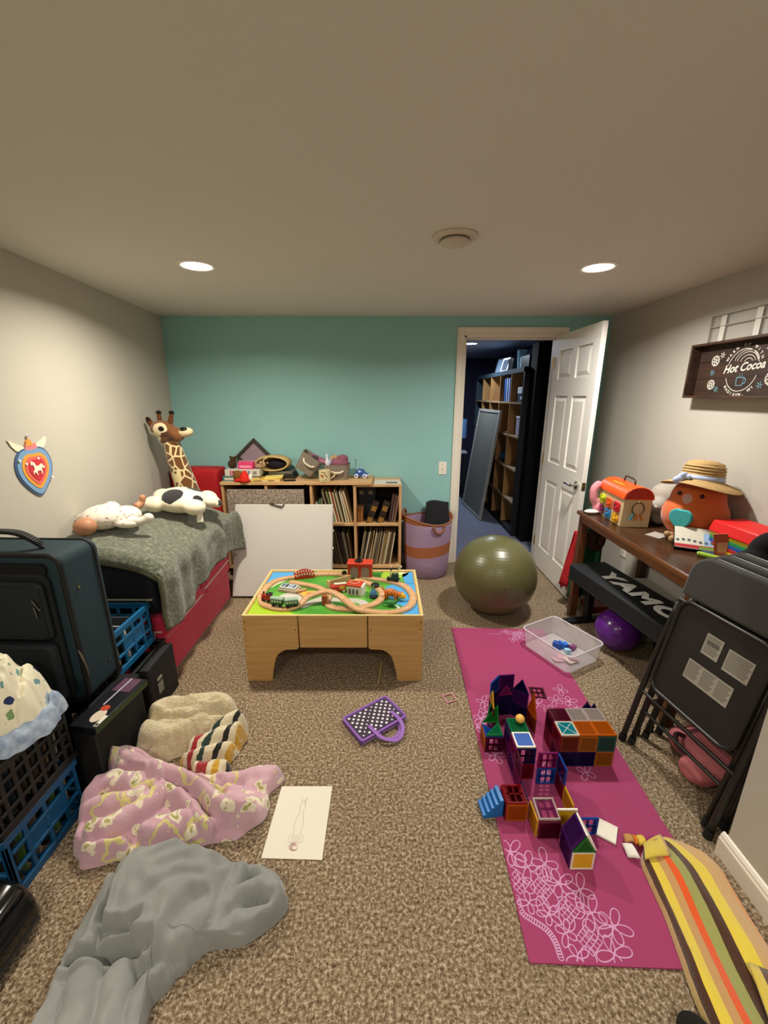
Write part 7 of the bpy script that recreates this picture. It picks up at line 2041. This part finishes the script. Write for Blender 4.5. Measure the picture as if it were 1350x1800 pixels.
# rainbow zip bag
t = thing('rainbow_bag', 'red topped case with rainbow striped sides on the desk', 'case', (1.755, 1.80, Zd), (0,0,R(4)))
cols_ = ['#2f6a3a','#d9b41c','#b5241c','#2450a0','#1f8a50','#d9c01c']
for k, c in enumerate(cols_): MB().box(-.095,.095,-.17,.17,.018*k,.018*(k+1)).build('rainbow_stripe', M(c, rough=.5), t, bevel=.002)
MB().prism([(-.105,.108),(.105,.108),(.085,.165),(-.085,.165)], -.18, .18, Matrix(((1,0,0,0),(0,0,1,0),(0,1,0,0),(0,0,0,1)))).build('red_lid', M('#d31414', rough=.5), t, bevel=.008)
# markers
for (p0, p1, r_, c, lb) in (((1.555,1.895,Zd+.012),(1.66,1.76,Zd+.012),.012,'#8fb032','lime green marker on the near desk'),((1.60,1.93,Zd+.008),(1.70,1.83,Zd+.008),.008,'#3a4a72','slim navy pen behind the lime marker')):
    d = (Vector(p1)-Vector(p0)).normalized()
    mk = MB().cyl(p0, p1, r_, n=16).build('marker', M(c, rough=.35), None, bevel=.002)
    tag(mk, lb, 'marker')
    MB().cyl(Vector(p0)-d*.003, Vector(p0), r_*.7, n=14).build('marker_end', M('#c9d89a', rough=.4), mk)
tag(MB().box(-.025,.025,-.012,.012,0,.02).build('lime_eraser', M('#c9cf6a', rough=.5), None, bevel=.002, loc=(1.575,1.79,Zd), rot=(0,0,.6)), 'pale lime eraser by the lime marker', 'eraser')
# black jacket heaped on the desk end
t = thing('black_jacket', 'black fleece jacket heaped on the near end of the desk', 'jacket', (1.60, 1.69, Zd))
t.scale = (1.1,1.0,1.2)
mb = MB(); mb.ell((.06,-.02,.045),(.13,.06,.06)).ell((.10,-.01,.09),(.10,.06,.075)).ell((-.02,-.03,.02),(.10,.05,.03)); plush(mb, 'jacket_body', M('#0c0c0d', rough=.95, bump=.4, bs=200), t, .008, 3)

# ------------------------------------------------------------ folding chairs
FRM = M('#2b2926', rough=.35, metal=.2, spec=.5); BLKS = M('#201d19', rough=.6, bump=.15, bs=300); PAD = M('#34322e', rough=.95, var=.12, vs=15, bump=.3, bs=250, sheen=.2); RUB = M('#0c0c0c', rough=.7); STK = M('#9b978a', rough=.6)
def chair(loc, rz, tilt, label, detail=True):
    t = thing('folding_chair', label, 'folding chair', loc, (R(-tilt), 0, R(rz)), 'folding chairs leaning by the desk')
    W = .445
    for x in (.0, W):
        MB().tube(spline([(x,0,.02),(x,.002,.40),(x+(.012 if x == 0 else -.012),.004,.72)],6), .0125, 10).build('front_leg', FRM, t, smooth=True)
        MB().cyl((x,0,0),(x,0,.03),.0155,n=14).build('rubber_foot', RUB, t)
        xi = .032 if x == 0 else W-.032
        MB().tube([(xi,.020,.035),(xi,.018,.45),(xi,.016,.70)], .0115, 10).build('rear_leg', FRM, t, smooth=True)
        MB().cyl((xi,.020,.012),(xi,.020,.045),.0145,n=14).build('rubber_foot', RUB, t)
    MB().cyl((0,.0,.275),(W,.0,.275),.0075,n=10).build('cross_bar', FRM, t, smooth=40)
    MB().cyl((.032,.020,.190),(W-.032,.020,.190),.0075,n=10).build('cross_bar', FRM, t, smooth=40)
    MB().cyl((.01,.004,.735),(W-.01,.004,.735),.009,n=10).build('cross_bar', FRM, t, smooth=40)
    # seat seen from below
    sx, sz, sw, sh_ = W/2, .540, .378, .425
    T = frameT((sx,-.004,sz), (1,0,0), (0,0,1))
    MB().prism(rrect(sw,sh_,.05,6), -.030, .004, T).build('seat_pan', BLKS, t, bevel=.004)
    MB().tube([tuple(T @ Vector((x, y, .007))) for x, y in rrect(sw-.004,sh_-.004,.05,6)], .0085, 8, closed=True).build('seat_rim', FRM, t, smooth=True)
    if detail:
        for (lx_, lz_, lw, lh) in ((-.010,.095,.068,.085),(.095,.085,.095,.085),(.020,-.035,.185,.082)):
            st = MB().box(lx_-lw/2,lx_+lw/2,lz_-lh/2,lz_+lh/2,.004,.0048,0,T).build('paper_label', STK, t); st['label'] = 'white printed paper label'
            mb = MB(); ncol = 3 if lw > .15 else 1
            for c_ in range(ncol):
                cw = lw/ncol
                for r_ in range(9):
                    z_ = lz_+lh/2-.008-r_*(lh-.014)/9
                    mb.box(lx_-lw/2+c_*cw+.005, lx_-lw/2+(c_+1)*cw-.005-.008*((r_*7) % 3)/2, z_-.0022, z_+.001, .0048, .0051, 0, T)
            if lw < .07: mb.box(lx_-.024,lx_+.024,lz_+.004,lz_+.020,.0051,.0054,0,T)
            mb.build('label_print', M('#5d5a52', rough=.6), st)
    # padded backrest with rounded top
    bt = [(-.205,0),(.205,0)]+[(.205-.08+.08*math.cos(R(a)), .100+.08*math.sin(R(a))) for a in range(0,91,15)]+[(-.205+.08+.08*math.cos(R(a)), .100+.08*math.sin(R(a))) for a in range(90,181,15)]
    Tb = frameT((W/2,.006,.768), (1,0,0), (0,0,1))
    MB().prism(bt, -.014, .022, Tb).build('back_pad', PAD, t, bevel=.012, seg=3)
    MB().tube([tuple(Tb @ Vector((x, y, -.008))) for x, y in bt[1:]+[bt[0]]], .0065, 8).build('back_piping', FRM, t, smooth=True)
    return t
chair((1.113,1.554,0), -81.5, 10.5, 'front folding chair with paper labels under its black seat')
chair((1.195,1.585,0), -81.5, 10.5, 'second folding chair, behind the one with labels', False)
chair((1.275,1.61,0), -81.5, 10.2, 'third folding chair, nearest the desk', False)
# pink backpack behind the chairs
t = thing('pink_backpack', 'pink child backpack lying behind the folding chairs', 'backpack', (1.42, 1.40, 0), (0,0,R(-25)))
mb = MB(); mb.ell((0,0,.075),(.13,.16,.075),n=20,m=12).ell((-.09,.06,.05),(.07,.08,.05)).ell((-.08,-.10,.05),(.07,.07,.045)); plush(mb, 'bag_body', M('#b5656a', rough=.8, bump=.2, bs=200), t, .009, 3)
MB().tube(spline([(-.10,.02,.10),(-.15,.0,.12),(-.15,-.05,.10),(-.11,-.06,.08)],5), .010, 8).build('bag_strap', M('#3a1a20', rough=.6), t, smooth=True)

# ------------------------------------------------------------ wooden shadow box sign
SGX = 1.88
t = thing('cocoa_sign', 'brown wooden tray sign reading Hot Cocoa with white snowflakes', 'sign', (SGX, 2.13, 1.535))
SGW = wood('#1c100a', '#3c2414', 0, 3, .6, 7, .1); SGF = wood('#2a1a10', '#4a3020', 1, 4, .55, 8, .1)
Ts = frameT((-.062,0,.148), (0,-1,0), (0,0,1))       # sign plane, x to the viewer's right, facing the room
L2, H2 = .44, .148
for k in range(3):
    MB().box(-L2+.012,L2-.012,-H2+.012+k*.0913,-H2+.012+(k+1)*.0913-.0015,-.030,-.020,0,Ts @ Matrix.Translation((0,0,-.02))).build('plank', wood('#20130b','#42291a',1,3+k*.7,.6,7,.1), t)
for a0,a1,b0,b1 in ((-L2,L2,H2-.013,H2),(-L2,L2,-H2,-H2+.013),(-L2,-L2+.013,-H2+.013,H2-.013),(L2-.013,L2,-H2+.013,H2-.013)):
    MB().box(a0,a1,b0,b1,-.058,.018,0,Ts).build('frame_board', SGF, t, bevel=.0015)
WHS = M('#d9d2c4', rough=.6); BLS = M('#6f9aa8', rough=.6)
zf = -.0385
def on(x, y): return tuple(Ts @ Vector((x, y, zf)))
rot_s = Ts.to_3x3().to_euler()
cx_, cy_ = -.115, -.005
def stext(b_, size, x, y, ang=0, mat=WHS, shear=0, bold=.0006, sx=1.0):
    o = text(b_, size, 'lettering', mat, t, on(x, y), (0,0,0), shear, .0006, bold, 1.0, sx)
    o.rotation_euler = (Ts.to_3x3() @ Matrix.Rotation(R(ang), 3, 'Z')).to_euler()
    return o
def smark(poly_or_line, mat, closed=False, wd=None, name='painted_mark'):
    mb = MB()
    if wd: mb.ribbon(poly_or_line, wd, zf+.0008, closed, 0, Ts)
    else: mb.prism(poly_or_line, zf-.0005, zf+.0006, Ts)
    return mb.build(name, mat, t)
stext('Hot Cocoa', .058, cx_+.004, cy_+.012, 4, WHS, .35, .0012, .95)
smark([(cx_+.098*math.cos(R(a)), cy_-.002+.105*math.sin(R(a))) for a in range(-160,-15,8)], WHS, False, .0035)
smark([(cx_+.098*math.cos(R(a)), cy_-.002+.105*math.sin(R(a))) for a in range(20,166,8)], WHS, False, .0035)
for r_ in (.075,.062,.044,.024): smark([(cx_+.016+(.078-r_)*.25+r_*math.cos(R(a)), cy_+.036+r_*.80*math.sin(R(a))) for a in range(10,171,8)], WHS, False, .003)
for k, ch in enumerate('WARM UP WITH'):
    a = 152-k*11.4
    if ch != ' ': stext(ch, .021, cx_+.118*math.cos(R(a)), cy_+.122*math.sin(R(a)), a-90, WHS, 0, .0005)
for k, ch in enumerate('MADISON, WI'):
    a = 222+k*9.4
    if ch != ' ': stext(ch, .021, cx_+.116*math.cos(R(a)), cy_-.002+.124*math.sin(R(a)), a+90, WHS, 0, .0005)
mug = [(cx_-.022,-.038),(cx_+.024,-.038),(cx_+.020,-.078),(cx_-.018,-.078)]
smark([(x, y+cy_) for x, y in mug]+[(mug[0][0], mug[0][1]+cy_)], BLS, False, .0045)
smark([(cx_+.024+.014*math.cos(R(a)), cy_-.056+.014*math.sin(R(a))) for a in range(-90,91,15)], BLS, False, .004)
for x in (-.008,.008): smark([(cx_+x+.003*math.sin(q), cy_-.034+.005*q) for q in range(4)], BLS, False, .003)
def flake(x, y, r, mat, big):
    for k in range(6):
        a = R(60*k+15)
        smark([(x+.004*math.cos(a), y+.004*math.sin(a)), (x+r*math.cos(a), y+r*math.sin(a))], mat, False, r*.22)
        if big:
            for q in (-.5,.5): smark([(x+r*.55*math.cos(a), y+r*.55*math.sin(a)), (x+r*.95*math.cos(a+q*.9), y+r*.95*math.sin(a+q*.9))], mat, False, r*.18)
for x, y, r_, m_, b_ in ((-.305,.052,.030,WHS,1),(-.262,.078,.017,WHS,0),(-.312,-.010,.017,BLS,0),(-.305,-.075,.028,WHS,1),(-.262,-.100,.017,BLS,0),(.02,.090,.018,WHS,0),(.055,.055,.028,WHS,1),(.052,-.01,.017,BLS,0),(.062,-.055,.032,WHS,1),(.010,-.085,.018,BLS,0),(.16,.05,.028,WHS,1),(.20,-.06,.024,BLS,0)): flake(x, y, r_, m_, b_)
# clear acrylic frame on the wall above the sign
t = thing('acrylic_holder', 'clear acrylic holder mounted on the wall above the sign', 'wall holder', (SGX, 2.12, 1.832))
ACR = M('#cfc9bd', rough=.15, alpha=.22); ACW = M('#d8d2c6', rough=.35)
Tc = frameT((0,0,0), (0,-1,0), (0,0,1))
MB().box(-.42,.40,0,.15,-.012,-.004,0,Matrix(((0,0,1,0),(-1,0,0,0),(0,1,0,0),(0,0,0,1)))).build('back_sheet', ACR, t)
for a0,a1,b0,b1 in ((-.42,.40,.144,.15),(-.42,-.414,0,.144),(-.42,.40,.085,.090)):
    MB().box(a0,a1,b0,b1,-.018,-.004,0,Matrix(((0,0,1,0),(-1,0,0,0),(0,1,0,0),(0,0,0,1)))).build('acrylic_edge', M('#a8a294', rough=.25), t)
for a0 in (-.345,-.12): MB().box(a0,a0+.035,0,.140,-.0165,-.0125,0,Matrix(((0,0,1,0),(-1,0,0,0),(0,1,0,0),(0,0,0,1)))).build('white_strip', ACW, t)
